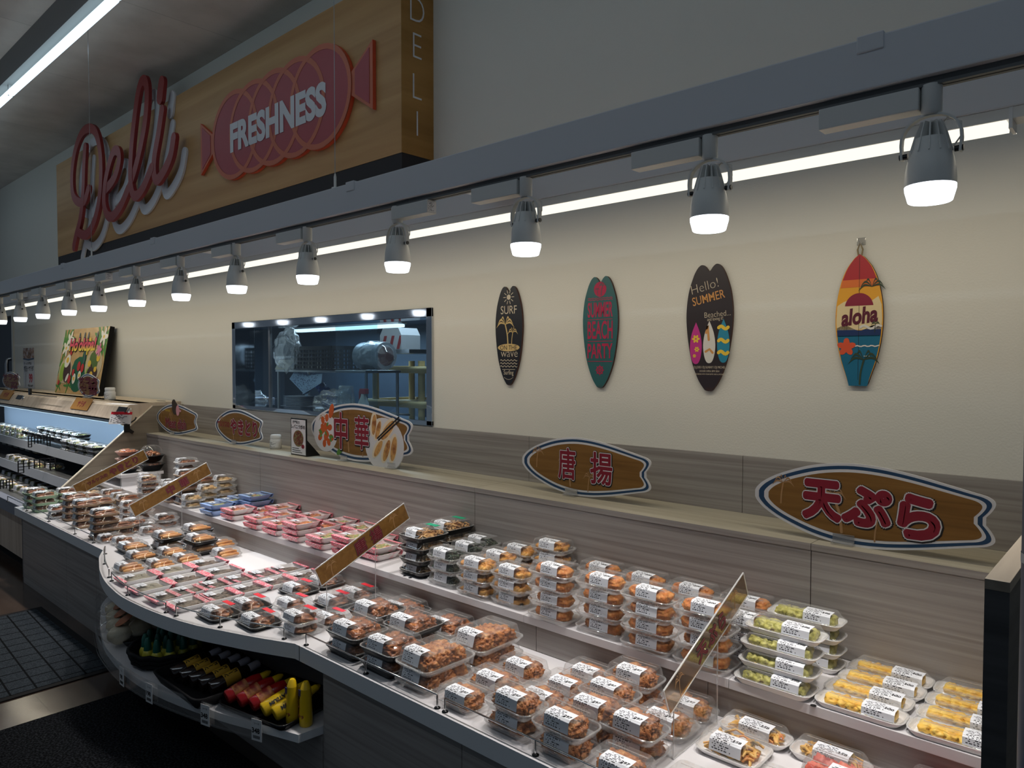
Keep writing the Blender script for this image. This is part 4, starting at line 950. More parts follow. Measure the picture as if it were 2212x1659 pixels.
for a, b, n, lab in ((-4.60, -4.05, 3, 'first chrome guard rail round the left of the bulge'), (-4.00, -3.30, 3, 'middle chrome guard rail round the front of the bulge'), (-3.25, -2.62, 3, 'right chrome guard rail of the bulge, by the corner')):
    s_ = seg(a, b); guard(lab, s_, [s_[int(k * (len(s_) - 1) / (n - 1))] for k in range(n)])
ps = [(gx(u, v)[0], yb) for u, v in ((658, 1395), (787, 1457), (940, 1532))]; guard('chrome guard rail in front of the black chicken trays', [ps[0], ps[-1]], ps)
ps = [(gx(u, v)[0], yb) for u, v in ((957, 1540), (1153, 1634))] + [(-0.75, yb), (-0.27, yb)]; guard('chrome guard rail in front of the fried chicken, bottom edge', [ps[0], ps[-1]], ps)

# ------------------------------------------------------------------ surfboard-shaped standees on the ledge
def surf(x0, x1, zc, hh, d=0.0):
    """pointed nose at the left, swallow tail at the right; d shrinks the outline"""
    Lx = x1 - x0
    pr = [(0.0, 0.08), (0.012, 0.19), (0.05, 0.37), (0.13, 0.60), (0.27, 0.86), (0.42, 0.985), (0.56, 0.97), (0.70, 0.86), (0.83, 0.71), (0.92, 0.60), (0.968, 0.54), (0.993, 0.46), (0.998, 0.36), (0.985, 0.22), (0.966, 0.09)]
    a, b, k = x0 + 1.7 * d, x1 - 1.15 * d, max(hh - d, 0.01)
    up = spline([(a + q_ * (b - a), zc + w_ * k) for q_, w_ in pr], 4)
    return up + [(x, 2 * zc - z) for x, z in up][::-1]
def standee(label, x0, x1, z0, z1, y, name='surfboard_sign', base=ZLED, pl=True, feet=((0.42,),)):
    xc = (x0 + x1) / 2; zc = (z0 + z1) / 2 - base; hh = (z1 - z0) / 2; t = thing(name, label, 'sign', (xc, y, base))
    out = surf(x0 - xc, x1 - xc, zc, hh); k = hh / 0.145
    mb = MB(); mb.prism(out, RX90, -0.003, 0.003); part('board', mb, M['off_white'], t)
    mb = MB(); mb.prism(surf(x0 - xc, x1 - xc, zc, hh, 0.009 * k), RX90, 0.0025, 0.0036); part('blue_band', mb, M['navy'], t)
    mb = MB(); mb.prism(surf(x0 - xc, x1 - xc, zc, hh, 0.021 * k), RX90, 0.003, 0.0041); part('white_band', mb, M['off_white'], t)
    mb = MB(); mb.prism(surf(x0 - xc, x1 - xc, zc, hh, 0.031 * k), RX90, 0.0035, 0.0045); part('wood_print', mb, M['board_brown'], t)
    if pl:
        w = x1 - x0; S_ = palm(-0.37 * w, zc - 0.025 * k, 0.075 * k, 0.1, 0.55, 6) + palm(-0.09 * w, zc - 0.10 * k, 0.13 * k, -0.25, 0.36, 6) + palm(0.05 * w, zc - 0.115 * k, 0.07 * k, 0.12, 0.55, 6)
        art(t, 'palm_print', M['palm_print'], S_, 0.0046)
    for f in feet:
        mb = MB(); fx = x0 - xc + f[0] * (x1 - x0); mb.box((fx - 0.035, -0.03, 0), (fx + 0.035, 0.03, 0.010), 0, 0.002); mb.box((fx - 0.035, -0.010, 0.01), (fx + 0.035, -0.0045, 0.035), 0, 0.001); mb.box((fx - 0.035, 0.0045, 0.01), (fx + 0.035, 0.010, 0.035), 0, 0.001)
        part('clear_stand', mb, M['rim'], t)
    return t, xc, zc, k
def kana(t, items, name='lettering', white=0.022, black=0.045, y=0.0050, fat=0.030):
    """(text, x, z, size, stretch): red letters with a white and a black outline"""
    for nm, r, z_, m_ in (('letter_shadow', black, y, M['ink']), ('letter_outline', white, y + 0.0003, M['off_white']), (name, 0.0, y + 0.0006, M['crimson'])):
        mb = MB()
        for b_, x_, z__, s_, st in items:
            dx = 0.012 * s_ if nm == 'letter_shadow' else 0
            bold(mb, text(b_, s_, 0.0), RX90 @ TR(x_ + dx, z__ - dx, z_) @ SCL(st, 1), (fat + r) * s_, 0, 14)
        part(nm, mb, m_, t, {'letter_shadow': 'black letter edge', 'letter_outline': 'white letter outline'}.get(nm, 'dark red lettering'))
def pxz(u, v, y): p = at(u, v, 'y', y); return p.x, p.z
y = -0.268
t, xc, zc, k = standee('largest surfboard-shaped sign reading 天ぷら at the right of the ledge', pxz(1632, 1053, y)[0], pxz(2152, 1140, y)[0], 1.0655, 1.349, y)
it = []
for ch, u, v, s_ in (('天', 1776, 1080, 0.150), ('ぷ', 1872, 1095, 0.150), ('ら', 1985, 1117, 0.158)):
    x, z = pxz(u, v, y); it.append((ch, x - xc, z - ZLED, s_, 0.86 if ch == '天' else 1.0))
kana(t, it, 'red_lettering', 0.026, 0.048, fat=0.062)
y = -0.181
t, xc, zc, k = standee('surfboard-shaped sign reading 唐揚 in the middle of the ledge', pxz(1129, 985, y)[0], pxz(1407, 1030, y)[0], 1.072, 1.343, y)
it = []
for ch, u, v, s_ in (('唐', 1226, 1001, 0.152), ('揚', 1300, 1012, 0.152)):
    x, z = pxz(u, v, y); it.append((ch, x - xc, z - ZLED, s_, 0.70 if ch == '唐' else 0.82))
kana(t, it, 'red_lettering', 0.022, 0.05, fat=0.022)
y = -0.206
t, xc, zc, k = standee('surfboard-shaped sign reading 中華 with dumplings, right of the menu card', pxz(673, 935, y)[0], pxz(892, 955, y)[0], 1.078, 1.436, y, feet=((0.36,), (0.82,)))
it = []
for ch, u, v, s_ in (('中', 738, 930, 0.245), ('華', 783, 935, 0.215)):
    x, z = pxz(u, v, y); it.append((ch, x - xc, z - ZLED, s_, 0.72))
gy = mat('dumpling_gold', srgb(206, 150, 84), 0.6, vary=([(0.35, srgb(150, 90, 44)), (0.55, srgb(216, 164, 96))], 18, 4)); dough = mat('dumpling_dough', srgb(236, 222, 196), 0.6)
S1 = ell(0.26, zc - 0.055, 0.185, 0.16, 34); mb = MB(); mb.prism(S1, RX90, -0.002, 0.0049); part('plate_print', mb, M['off_white'], t)
S_, S2 = [], []
for (cx, cz, r_, ro) in ((0.16, 0.06, 0.075, 1.45), (0.20, 0.03, 0.07, 1.2), (0.29, 0.035, 0.10, 0.75), (0.20, -0.08, 0.075, 0.9), (0.28, -0.085, 0.085, 1.15), (0.345, -0.07, 0.09, 1.35)):
    S_.append(('poly', ell(cx, zc + cz, r_, r_ * 0.42, 24, ro))); S2.append(('poly', ell(cx + 0.006, zc + cz - 0.002, r_ * 0.82, r_ * 0.28, 24, ro)))
art(t, 'dumpling_print', dough, S_, 0.0051); art(t, 'dumpling_crust_print', gy, S2, 0.0054)
art(t, 'chopstick_print', M['ink'], [('line', [(0.20, zc - 0.02), (0.40, zc + 0.115)], 0.005), ('line', [(0.21, zc - 0.03), (0.41, zc + 0.10)], 0.005)], 0.0058)
mb = MB(); mb.prism(ell(-0.35, zc - 0.02, 0.135, 0.125, 30), RX90, -0.002, 0.0049); part('bowl_print', mb, M['off_white'], t)
S_, S2 = [], []; rr = random.Random(4)
for k_ in range(16): a = rr.random() * 6.28; r_ = 0.09 * math.sqrt(rr.random()); S_.append(('poly', ell(-0.35 + r_ * math.cos(a), zc - 0.01 + r_ * math.sin(a), 0.026, 0.020, 10, a)))
for k_ in range(8): a = rr.random() * 6.28; r_ = 0.09 * math.sqrt(rr.random()); S2.append(('poly', ell(-0.35 + r_ * math.cos(a), zc - 0.01 + r_ * math.sin(a), 0.016, 0.009, 8, a)))
S_.append(('poly', ell(-0.28, zc + 0.12, 0.05, 0.025, 14, 1.2))); art(t, 'chilli_print', mat('chilli_orange', srgb(202, 92, 36), 0.6), S_, 0.0051); art(t, 'herb_print', mat('herb_green', srgb(90, 140, 60), 0.6), S2 + [('poly', ell(-0.19, zc - 0.13, 0.04, 0.018, 10, 0.6))], 0.0055)
kana(t, it, 'red_lettering', 0.018, 0.042, 0.0060, 0.020)
y = -0.229
t, xc, zc, k = standee('small surfboard-shaped sign reading やきとり on the ledge under the window', pxz(466, 912, y)[0], pxz(568, 935, y)[0], 1.064, 1.337, y)
it = []
for i_, ch in enumerate('やきとり'):
    x, z = pxz(506 + 15.3 * i_, 921 + 2.2 * i_, y); it.append((ch, x - xc, z - ZLED, 0.125, 0.82))
kana(t, it, 'red_lettering', 0.022, 0.045, fat=0.05)
mb = MB(); x, z = pxz(484, 916, y); mb.mesh(text('ワルツスの', 0.05, 0.002), RX90 @ TR(x - xc, z - ZLED, 0.0052) @ SCL(0.8, 1.0)); part('small_lettering', mb, M['crimson'], t)
y = -0.240
t, xc, zc, k = standee('small surfboard-shaped sign reading Meat dish at the left end of the ledge', pxz(339, 905, y)[0], pxz(427, 918, y)[0], 1.072, 1.335, y)
kana(t, [('Meat dish', 0.0, zc - 0.035, 0.115, 0.92)], 'red_lettering', 0.012, 0.02, 0.0072, 0.03)
art(t, 'ham_leg_print', mat('ham_leg_brown', srgb(58, 46, 34), 0.6), [('poly', ell(-0.01, zc + 0.095, 0.060, 0.055, 24)), ('poly', ell(-0.03, zc + 0.135, 0.042, 0.034, 16))], 0.0062)
art(t, 'ham_cut_print', mat('ham_cut_pink', srgb(226, 160, 168), 0.6), [('poly', ell(0.045, zc + 0.078, 0.034, 0.045, 20)), ('line', [(0.05, zc + 0.085), (0.10, zc + 0.075)], 0.009)], 0.0068)
mb = MB(); mb.mesh(text('HAWAII', 0.03, 0.0), RX90 @ TR(-0.16, zc + 0.07, 0.005)); part('yellow_lettering', mb, yel, t)
mb = MB(); mb.mesh(text('MEAT DISH & GRILL', 0.028, 0.0), RX90 @ TR(0, zc - 0.095, 0.005)); part('black_lettering', mb, M['ink'], t)

# jars and menu cards on the ledge
def jar(label, x, y, z, k=1.0):
    t = thing('white_jar', label, 'jar', (x, y, z))
    mb = MB(); mb.lathe([(0.030 * k, 0), (0.036 * k, 0.005 * k), (0.037 * k, 0.055 * k), (0.031 * k, 0.066 * k)], 22); part('jar_body', mb, M['white_p'], t)
    mb = MB(); mb.lathe([(0.033 * k, 0.064 * k), (0.034 * k, 0.068 * k), (0.034 * k, 0.085 * k), (0.029 * k, 0.090 * k)], 22); part('lid', mb, M['white_p'], t)
    mb = MB(); vs, uvs, n = [], [], 12
    for i in range(n + 1): a = -PI / 2 - 1.2 + 2.4 * i / n + 0.3; vs += [(0.0375 * k * math.cos(a), 0.0375 * k * math.sin(a), 0.012 * k), (0.0375 * k * math.cos(a), 0.0375 * k * math.sin(a), 0.050 * k)]
    mb.add(vs, [(2 * i, 2 * i + 2, 2 * i + 3, 2 * i + 1) for i in range(n)], 0, True, [[(i / n, 0), ((i + 1) / n, 0), ((i + 1) / n, 1), (i / n, 1)] for i in range(n)])
    part('printed_wrap', mb, M['tiny_print'], t)
p = at(596, 969, 'z', ZLED); jar('white lidded jar on the ledge between やきとり and the menu card', p.x, p.y, ZLED, 1.12)
p = at(649, 984, 'z', ZLED)
t = thing('menu_card', 'upright black-framed menu card showing a stir-fry, left of the 中華 sign', 'menu card', (p.x, p.y - 0.01, ZLED))
mb = MB(); mb.box((-0.095, -0.004, 0.0), (0.095, 0.004, 0.248), 0, 0.002); part('frame', mb, M['black'], t)
mb = MB(); mb.prism([(0, 0), (0.10, 0), (0, 0.11)], TR(0.04, 0.004, 0) @ FX, 0, 0.05); part('easel_back', mb, M['black'], t)
mb = MB(); mb.box((-0.087, -0.0046, 0.009), (0.087, -0.004, 0.240)); part('card', mb, M['paper'], t)
mb = MB(); mb.mesh(text('四季彩の', 0.022, 0.0004), RX90 @ TR(-0.025, 0.222, 0.0052)); mb.mesh(text('レバニラ炒め', 0.029, 0.0008), RX90 @ TR(0, 0.192, 0.0052))
for k_ in range(3): mb.box((-0.075, -0.0052, 0.020 + 0.013 * k_), (0.045 - 0.02 * k_, -0.0047, 0.024 + 0.013 * k_))
part('lettering', mb, M['ink'], t)
art(t, 'dish_print', mat('stir_fry_red', srgb(120, 60, 46), 0.6, vary=([(0.35, srgb(70, 44, 34)), (0.5, srgb(132, 66, 48)), (0.62, srgb(120, 136, 84))], 90, 3)), [('poly', ell(0.0, 0.115, 0.062, 0.055, 26))], 0.0048); art(t, 'stamp_print', M['crimson'], [('poly', ell(0.055, 0.065, 0.018, 0.014, 14))], 0.0052)
p = at(313, 931, 'z', ZLED)
t = thing('menu_card', 'tilted black-framed menu card with an orange photo beside the Meat dish sign', 'menu card', (p.x + 0.03, -0.20, ZLED + 0.003))
Mt = TR(0.0, 0, 0.0) @ Matrix.Rotation(-0.50, 4, 'X')
mb = MB(); bmx = [(-0.10, -0.004, 0), (0.10, -0.004, 0), (0.10, 0.004, 0), (-0.10, 0.004, 0)]; mb.add([(Mt @ Vector(p_))[:] for p_ in bmx] + [(Mt @ Vector((p_[0], p_[1], 0.20)))[:] for p_ in bmx], [(3, 2, 1, 0), (4, 5, 6, 7), (0, 1, 5, 4), (1, 2, 6, 5), (2, 3, 7, 6), (3, 0, 4, 7)]); part('frame', mb, M['black'], t)
mb = MB(); mb.prism([(-0.092, 0.008), (0.092, 0.008), (0.092, 0.192), (-0.092, 0.192)], Mt @ RX90, 0.0042, 0.0046); part('photo', mb, mat('menu_photo', srgb(206, 124, 84), 0.5, vary=([(0.35, srgb(84, 92, 50)), (0.48, srgb(214, 128, 90)), (0.64, srgb(226, 190, 160))], 14, 4)), t)
mb = MB()
for k_ in range(4): mb.mesh(text('ステーキ'[k_], 0.034, 0.001), Mt @ RX90 @ TR(-0.05, 0.16 - 0.036 * k_, 0.0050))
part('lettering', mb, M['ink'], t)
# ------------------------------------------------------------------ acrylic dividers with slanted header boards
film = plastic_clear('translucent_brown_board', tint=(0.62, 0.44, 0.20, 1), base=0.22, edge=0.5, white=0.12, rough=0.1)
def divider(label, x0, items, bm_=None):
    t = thing('acrylic_divider', label, 'divider', (x0, -0.92, ZL)); zb = ZL
    a = (-1.092 + 0.92, 0.745 - zb); b = (-0.600 + 0.92, 0.962 - zb); d = Vector((b[0] - a[0], b[1] - a[1])); ln = d.length; d.normalize(); q_ = Vector((-d.y, d.x))
    # side sheet
    pl = [(-0.13, 0.002), (0.137, 0.002), (0.137, 0.30), (-0.13, 0.165)]
    mb = MB(); mb.prism(pl, FX, -0.0015, 0.0015); part('side_sheet', mb, M['acrylic'], t)
    mb = MB()
    for (p0, p1) in ((pl[0], pl[3]), (pl[1], pl[2])): mb.box((-0.0016, p0[1 - 1] - 0.0012, 0.0), (0.0016, p0[0] + 0.0012, p1[1] - 0.0))
    mb.box((-0.0017, -0.13, 0.0), (0.0017, 0.137, 0.004))
    part('sheet_edge', mb, M['acrylic_edge'], t)
    mb = MB(); mb.box((-0.045, -0.13, 0.0), (0.0, 0.137, 0.003)); part('base_flange', mb, M['acrylic'], t)
    c = [Vector(a) - q_ * 0.040, Vector(b) - q_ * 0.040, Vector(b) + q_ * 0.040, Vector(a) + q_ * 0.040]
    mb = MB(); mb.prism([tuple(p_) for p_ in c], FX, 0.002, 0.0055); part('board', mb, bm_ or M['board_brown'], t, 'brown printed header board')
    mb = MB()
    e = [c[0] - q_ * 0.004 - d * 0.004, c[1] - q_ * 0.004 + d * 0.004, c[2] + q_ * 0.004 + d * 0.004, c[3] + q_ * 0.004 - d * 0.004]
    for i in range(4):
        p0, p1 = e[i], e[(i + 1) % 4]; mb.tube([(0.0038, p0.x, p0.y), (0.0038, p1.x, p1.y)], 0.0028, 5)
    part('board_edge', mb, M['acrylic_edge'], t)
    Mx = FX @ TR(*((a[0] + b[0]) / 2, (a[1] + b[1]) / 2, 0)) @ Matrix.Rotation(math.atan2(d.y, d.x), 4, 'Z')
    for nm, off, z_, m_ in (('letter_edge', 0.05, 0.0060, M['ink']), ('letter_outline', 0.018, 0.0064, mat('dull_pink', srgb(170, 110, 110), 0.6)), ('red_lettering', 0.0, 0.0068, M['crimson_dk'])):
        mb = MB()
        for ch, s_, sz in items: bold(mb, text(ch, sz, 0.0), Mx @ TR(s_ * ln, 0, z_), (0.022 + off) * sz)
        part(nm, mb, m_, t, 'dark red lettering' if nm == 'red_lettering' else None)
    pm = MB()
    for s_ in (-0.38, 0.33):
        for sh in palm(s_ * ln, -0.036, 0.05, 0.2, 0.6, 6):
            if sh[0] == 'poly': pm.prism(sh[1], Mx, 0.0057, 0.0059)
            else: pm.stroke(sh[1], sh[2], Mx, 0.0057, 0.0059)
    part('palm_print', pm, M['palm_print'], t)
divider('clear acrylic divider with a brown header board reading やきとり, far left', -5.93, [('や', 0.02, 0.058), ('き', 0.13, 0.058), ('と', 0.235, 0.058), ('り', 0.345, 0.058), ('ワルツスの', -0.20, 0.030)])
divider('clear acrylic divider with a brown header board reading 中華, second from left', -4.85, [('中', -0.02, 0.062), ('華', 0.16, 0.062)])
divider('clear acrylic divider with a brown header board reading 唐揚, between fried rolls and chicken', -2.744, [('唐', -0.05, 0.068), ('揚', 0.13, 0.068)])
divider('clear acrylic divider seen nearly edge-on beside the tempura, right end', -1.015, [('天', -0.10, 0.062), ('ぷ', 0.03, 0.062), ('ら', 0.16, 0.062)], film)

# ------------------------------------------------------------------ open chilled case at the left
CX = -6.625; CXL = -12.0
case_blue = mat('case_liner_blue_white', srgb(186, 204, 226), 0.4); case_wood = wood('case_pale_wood', srgb(182, 164, 146), srgb(204, 188, 170), srgb(216, 202, 186), axis='z', sx=1.0, sz=14)
case_top = wood('case_top_wood', srgb(190, 172, 148), srgb(206, 190, 166), srgb(218, 204, 182), sx=0.8, sz=12)
t = thing('chilled_case', 'long open chilled display case with wood trim at the left end', 'display case', (-9.3, -0.6, 0)); T0 = t.location
def cb(a, b, m_, nm, bev=0.0, lab=None):
    mb = MB(); mb.box((a[0] - T0.x, a[1] - T0.y, a[2]), (b[0] - T0.x, b[1] - T0.y, b[2]), 0, bev); return part(nm, mb, m_, t, lab)
cb((CXL, -0.44, 1.30), (CX, -0.02, 1.333), case_top, 'case_top', 0.0, 'pale wood top')
mb = MB(); prf = [(-0.30, 1.333), (-0.40, 1.333), (-0.45, 1.325), (-0.485, 1.30), (-0.545, 1.195), (-0.515, 1.18), (-0.455, 1.28), (-0.30, 1.30)]
mb.prism([(y - T0.y, z) for y, z in prf], TR(CXL - T0.x, 0, 0) @ FX, 0, CX - CXL); part('header', mb, case_wood, t, 'pale wood sloping header')
mb = MB(); mb.prism([(y - T0.y, z) for y, z in [(-0.545, 1.165), (-0.545, 1.195), (-0.485, 1.298), (-0.45, 1.323), (-0.40, 1.331), (-0.02, 1.331), (-0.02, 1.1), (-0.45, 1.1)]], TR(CX - 0.02 - T0.x, 0, 0) @ FX, 0, 0.021); part('end_cheek', mb, case_wood, t, 'wood end cheek of the header')
cb((CXL, -0.545, 1.160), (CX - 0.01, -0.46, 1.182), M['chrome'], 'header_rail')
cb((CXL, -0.16, 0.45), (CX - 0.005, -0.13, 1.30), case_blue, 'back_liner', 0.0, 'pale blue back liner')
M['case_tube'] = emission('case_tube', (0.62, 0.84, 1.0, 1), 1.2)
cb((CXL, -0.52, 1.150), (CX - 0.02, -0.48, 1.160), M['case_tube'], 'light_tube')
for k in range(3): light('case_light', 'AREA', (-11.1 + 1.8 * k + 0.0, -0.50, 1.145), 5.0, (0.66, 0.85, 1.0), (math.radians(12), 0, 0), shape='RECTANGLE', size=1.78, size_y=0.04)
for i, (zf, yf_, zb_) in enumerate(((0.883, -0.735, 0.845), (0.715, -0.92, 0.672))):
    cb((CXL, yf_ + 0.01, zb_ - 0.02), (CX - 0.01, -0.16, zb_), M['steel'], 'case_shelf')
    mb = MB(); mb.prism([(yf_ - T0.y, zf), (yf_ + 0.004 - T0.y, zf), (yf_ - 0.018 - T0.y, zf - 0.075), (yf_ - 0.024 - T0.y, zf - 0.075)], TR(CXL - T0.x, 0, 0) @ FX, 0, CX - CXL - 0.01); part('price_strip', mb, mat('price_strip_grey', srgb(150, 152, 156), 0.25), t)
cb((CXL, -1.10, 0.46), (CX - 0.01, -0.16, 0.495), M['steel'], 'deck')
mb = MB(); mb.prism([(-1.10, 0.49), (-1.22, 0.565), (-1.27, 0.555), (-1.28, 0.47), (-1.24, 0.44), (-1.10, 0.44)], TR(CXL - T0.x, 0, 0) @ TR(0, -T0.y, 0) @ FX, 0, -6.632 - CXL); part('front_bumper', mb, mat('bumper_grey', srgb(120, 122, 134), 0.35), t)
cb((CXL, -1.22, 0.10), (-6.62, -0.2, 0.455), case_wood, 'base_panel'); cb((CXL, -1.17, 0.0), (-6.62, -0.2, 0.10), M['matte_black'], 'kick_plate')
cb((-6.64, -1.262, 0.0), (-6.475, -0.4, 0.495), mat('corner_post_grey', srgb(84, 82, 82), 0.5), 'corner_post')
# slanted end wall with its bright trim
mb = MB(); pol = [(-0.0, ZLED - 0.37), (-1.20, 0.565), (-1.10, 0.585), (-1.05, 0.612), (-0.27, 1.302), (-0.0, 1.305)]
mb.prism([(y - T0.y, z) for y, z in pol], TR(CX - T0.x, 0, 0) @ FX, 0, 0.024); part('end_wall', mb, M['wood_side'], t, 'taupe wood slanted end wall')
mb = MB(); e = [(-1.20, 0.566), (-1.10, 0.587), (-1.05, 0.614), (-0.27, 1.305)]
for (y0, z0), (y1, z1) in zip(e, e[1:]):
    d = Vector((y1 - y0, z1 - z0)).normalized(); n = Vector((-d.y, d.x)) * 0.006
    mb.prism([(y0 - T0.y, z0), (y1 - T0.y, z1), (y1 + n.x - T0.y, z1 + n.y), (y0 + n.x - T0.y, z0 + n.y)], TR(CX - T0.x, 0, 0) @ FX, -0.004, 0.026)
part('end_trim', mb, mat('trim_cream', srgb(216, 206, 188), 0.4), t)
cdsp = M['black']
def onhead(u, v):    # a point on the sloping header face
    n = Vector((0, -0.868, 0.496)); p0 = Vector((0, -0.485, 1.30)); d = FW + RT * ((u - 1106) / FPX) - UP * ((v - 829.5) / FPX); return CAM + d * ((p0 - CAM).dot(n) / d.dot(n))
HR = Matrix.Rotation(math.radians(60), 4, 'X')
for u, v in ((42, 858), (264, 885)):
    p = onhead(u, v) - T0; mb = MB(); mb.box((-0.10, -0.025, 0), (0.10, 0.025, 0.004)); mb2 = MB(); mb2.mesh(mb.make('tmp', M['black']), TR(*p) @ HR); part('display', mb2, M['black'], t)
    mb2 = MB(); mb2.lathe([(0.024, 0), (0.022, 0.012)], 16, 0, TR(p.x + 0.17, p.y, p.z) @ HR); part('knob', mb2, M['chrome'], t)
for u, v, lab in ((15, 853, 'small brown header card at the far left of the chilled case'), (178, 873, 'small brown header card on the chilled case under the second round sign')):
    p = onhead(u, v); c = thing('header_card', lab, 'card', p + Vector((0, -0.006, 0.003))); mb = MB()
    mb.mesh((lambda b_: b_.make('tmp', M['black']))(MB().box((-0.24, -0.062, 0), (0.24, 0.062, 0.002))), HR); part('card', mb, mat('card_honey', srgb(170, 122, 58), 0.5), c)
    mb = MB(); mb.mesh(text('サラダ', 0.07, 0.002), HR @ TR(0, 0, 0.003)); part('lettering', mb, M['crimson'], c)
# round signs on top of the case
for u, v, ub, lab, rows in ((192, 864, (169, 215, 807, 866), 'round-looking brown sign on the chilled case in front of the poster', ['サラダ', '惣菜', '弁当']), (25, 847, (6, 43, 803, 848), 'round-looking brown sign at the far left of the chilled case', ['サラダ', '惣菜'])):
    y = at(u, v, 'y', -0.40).y; x0, x1 = at(ub[0], 835, 'y', y).x, at(ub[1], 835, 'y', y).x; z1 = at(u, ub[2], 'y', y).z; z0 = 1.338
    t2, xc, zc, k = standee(lab, x0, x1, z0, z1, y, 'surfboard_sign', 1.333, False)
    mb = MB(); hh = (z1 - z0)
    for i, r_ in enumerate(rows): mb.mesh(text(r_, 0.10 * (0.72 if len(rows) == 3 else 0.9), 0.004), RX90 @ TR(0, zc + hh * 0.22 - i * hh * 0.44 / (len(rows) - 1), 0.0052) @ SCL(2.6 if len(r_) == 3 else 3.4, 1))
    part('lettering', mb, M['crimson_dk'], t2)
p = at(238, 864, 'z', 1.333); jar('white lidded jar on the chilled case right of the poster', p.x, p.y, 1.333, 1.3)
p = at(65, 853, 'z', 1.333); c = thing('card_clip', 'small black upright clip with a thin arm on top of the chilled case', 'clip', (p.x, p.y, 1.333)); mb = MB(); mb.box((-0.03, -0.01, 0), (0.03, 0.01, 0.07), 0, 0.003); mb.box((0, -0.004, 0.004), (0.9, 0.004, 0.01)); part('clip_body', mb, M['black'], c)
p = at(262, 873, 'z', 1.333); c = thing('paper_sheet', 'white sheet lying on the right corner of the chilled case top', 'paper', (p.x, p.y, 1.3332), None, 0.2); mb = MB(); mb.box((-0.16, -0.05, 0), (0.16, 0.05, 0.001)); part('sheet', mb, M['paper'], c)
p = at(316, 870, 'z', 1.333); c = thing('grommet', 'dark oval cable grommet at the right end of the chilled case top', 'grommet', (p.x - 0.2, -0.12, 1.333)); mb = MB(); mb.lathe([(0.05, 0), (0.045, 0.002)], 18, 0, None, True, 1.6, 0.6); part('cap', mb, M['black'], c)
# price card clamped on the end trim
p = at(259, 903, 'x', -6.60); c = thing('clip_card', 'white price card with a red top clipped to the slanted end wall', 'price card', (p.x, p.y, p.z))
mb = MB(); mb.add([(-0.05, -0.075, -0.05), (0.03, 0.075, -0.055), (0.03, 0.09, 0.05), (-0.05, -0.05, 0.055)], [(0, 1, 2, 3)], 0, False, [[(0, 0), (1, 0), (1, 1), (0, 1)]]); part('card', mb, M['tiny_print'], c)
mb = MB(); mb.add([(-0.047, -0.053, 0.033), (0.033, 0.087, 0.026), (0.033, 0.089, 0.049), (-0.047, -0.050, 0.054)], [(0, 1, 2, 3)]); part('red_header', mb, M['red_tag'], c)
mb = MB(); mb.box((-0.01, 0.03, -0.125), (0.02, 0.075, -0.05), 0, 0.008); mb.tube([(0.005, 0.06, -0.06), (0.005, 0.12, -0.02), (0.005, 0.13, 0.0)], 0.006, 6); mb.tube([(0.005, 0.05, -0.09), (0.01, 0.10, -0.13)], 0.014, 8); part('clip', mb, M['black'], c)
# tropical poster leaning on the wall
pw, ph = 1.42, 0.74; p = at(179, 858, 'z', 1.335)
t = thing('leaning_poster', 'colourful tropical food poster reading Ho okipa leaning on the wall', 'poster', (-8.90, -0.20, 1.335)); MP = Matrix.Rotation(math.radians(-10), 4, 'X') @ RX90
mb = MB(); mb.prism([(-pw / 2, 0), (pw / 2, 0), (pw / 2, ph), (-pw / 2, ph)], MP, -0.045, 0.0); part('canvas', mb, M['matte_black'], t, 'black poster sides')
rr = random.Random(9)
def pst(name, m_, shapes, z_):
    mb = MB()
    for i, s_ in enumerate(shapes):
        if s_[0] == 'poly': mb.prism(s_[1], MP, z_ + 0.00003 * i, z_ + 0.0003 + 0.00003 * i)
        elif s_[0] == 'line': mb.stroke(s_[1], s_[2], MP, z_, z_ + 0.0003)
    return part(name, mb, m_, t)
pm_ = lambda n_, c: mat(n_, c, 0.45)
pst('print_ground', wood('poster_wood', srgb(190, 150, 96), srgb(208, 172, 116), srgb(222, 190, 138), axis='x', sx=3, sz=10), [('poly', [(-pw / 2, 0), (pw / 2, 0), (pw / 2, ph), (-pw / 2, ph)])], 0.0004)
gl = []
for cx, cz, n_, r_ in ((-0.60, 0.62, 9, 0.26), (-0.66, 0.35, 6, 0.22), (0.56, 0.62, 10, 0.26), (0.60, 0.48, 6, 0.2), (-0.62, 0.08, 5, 0.12), (-0.30, 0.10, 5, 0.14)):
    for k in range(n_): a = 2 * PI * k / n_ + cx; gl.append(('poly', ell(cx + 0.5 * r_ * math.cos(a), cz + 0.3 * r_ * math.sin(a), r_ * 0.55, r_ * 0.10, 12, a * 0.9)))
gl = [(a, [(min(max(x, -pw / 2), pw / 2), min(max(z, 0), ph)) for x, z in b_]) for a, b_ in gl]
pst('leaf_print', pm_('poster_leaf', srgb(74, 138, 52)), gl, 0.001)
pst('dark_leaf_print', pm_('poster_dark_leaf', srgb(30, 98, 66)), [('poly', ell(-0.02, 0.22, 0.25, 0.20, 18)), ('poly', ell(0.10, 0.40, 0.07, 0.10, 12)), ('poly', ell(-0.10, 0.34, 0.12, 0.06, 12))], 0.0018)
pst('plate_print', pm_('poster_plate', srgb(206, 188, 150)), [('poly', ell(-0.46, 0.26, 0.22, 0.15, 30)), ('poly', ell(0.42, 0.32, 0.25, 0.18, 30))], 0.0026)
pst('lime_print', pm_('poster_lime', srgb(150, 186, 62)), [('poly', ell(-0.55, 0.24, 0.10, 0.11, 16)), ('poly', ell(0.50, 0.22, 0.05, 0.06, 12)), ('poly', ell(0.28, 0.24, 0.06, 0.05, 12))], 0.0032)
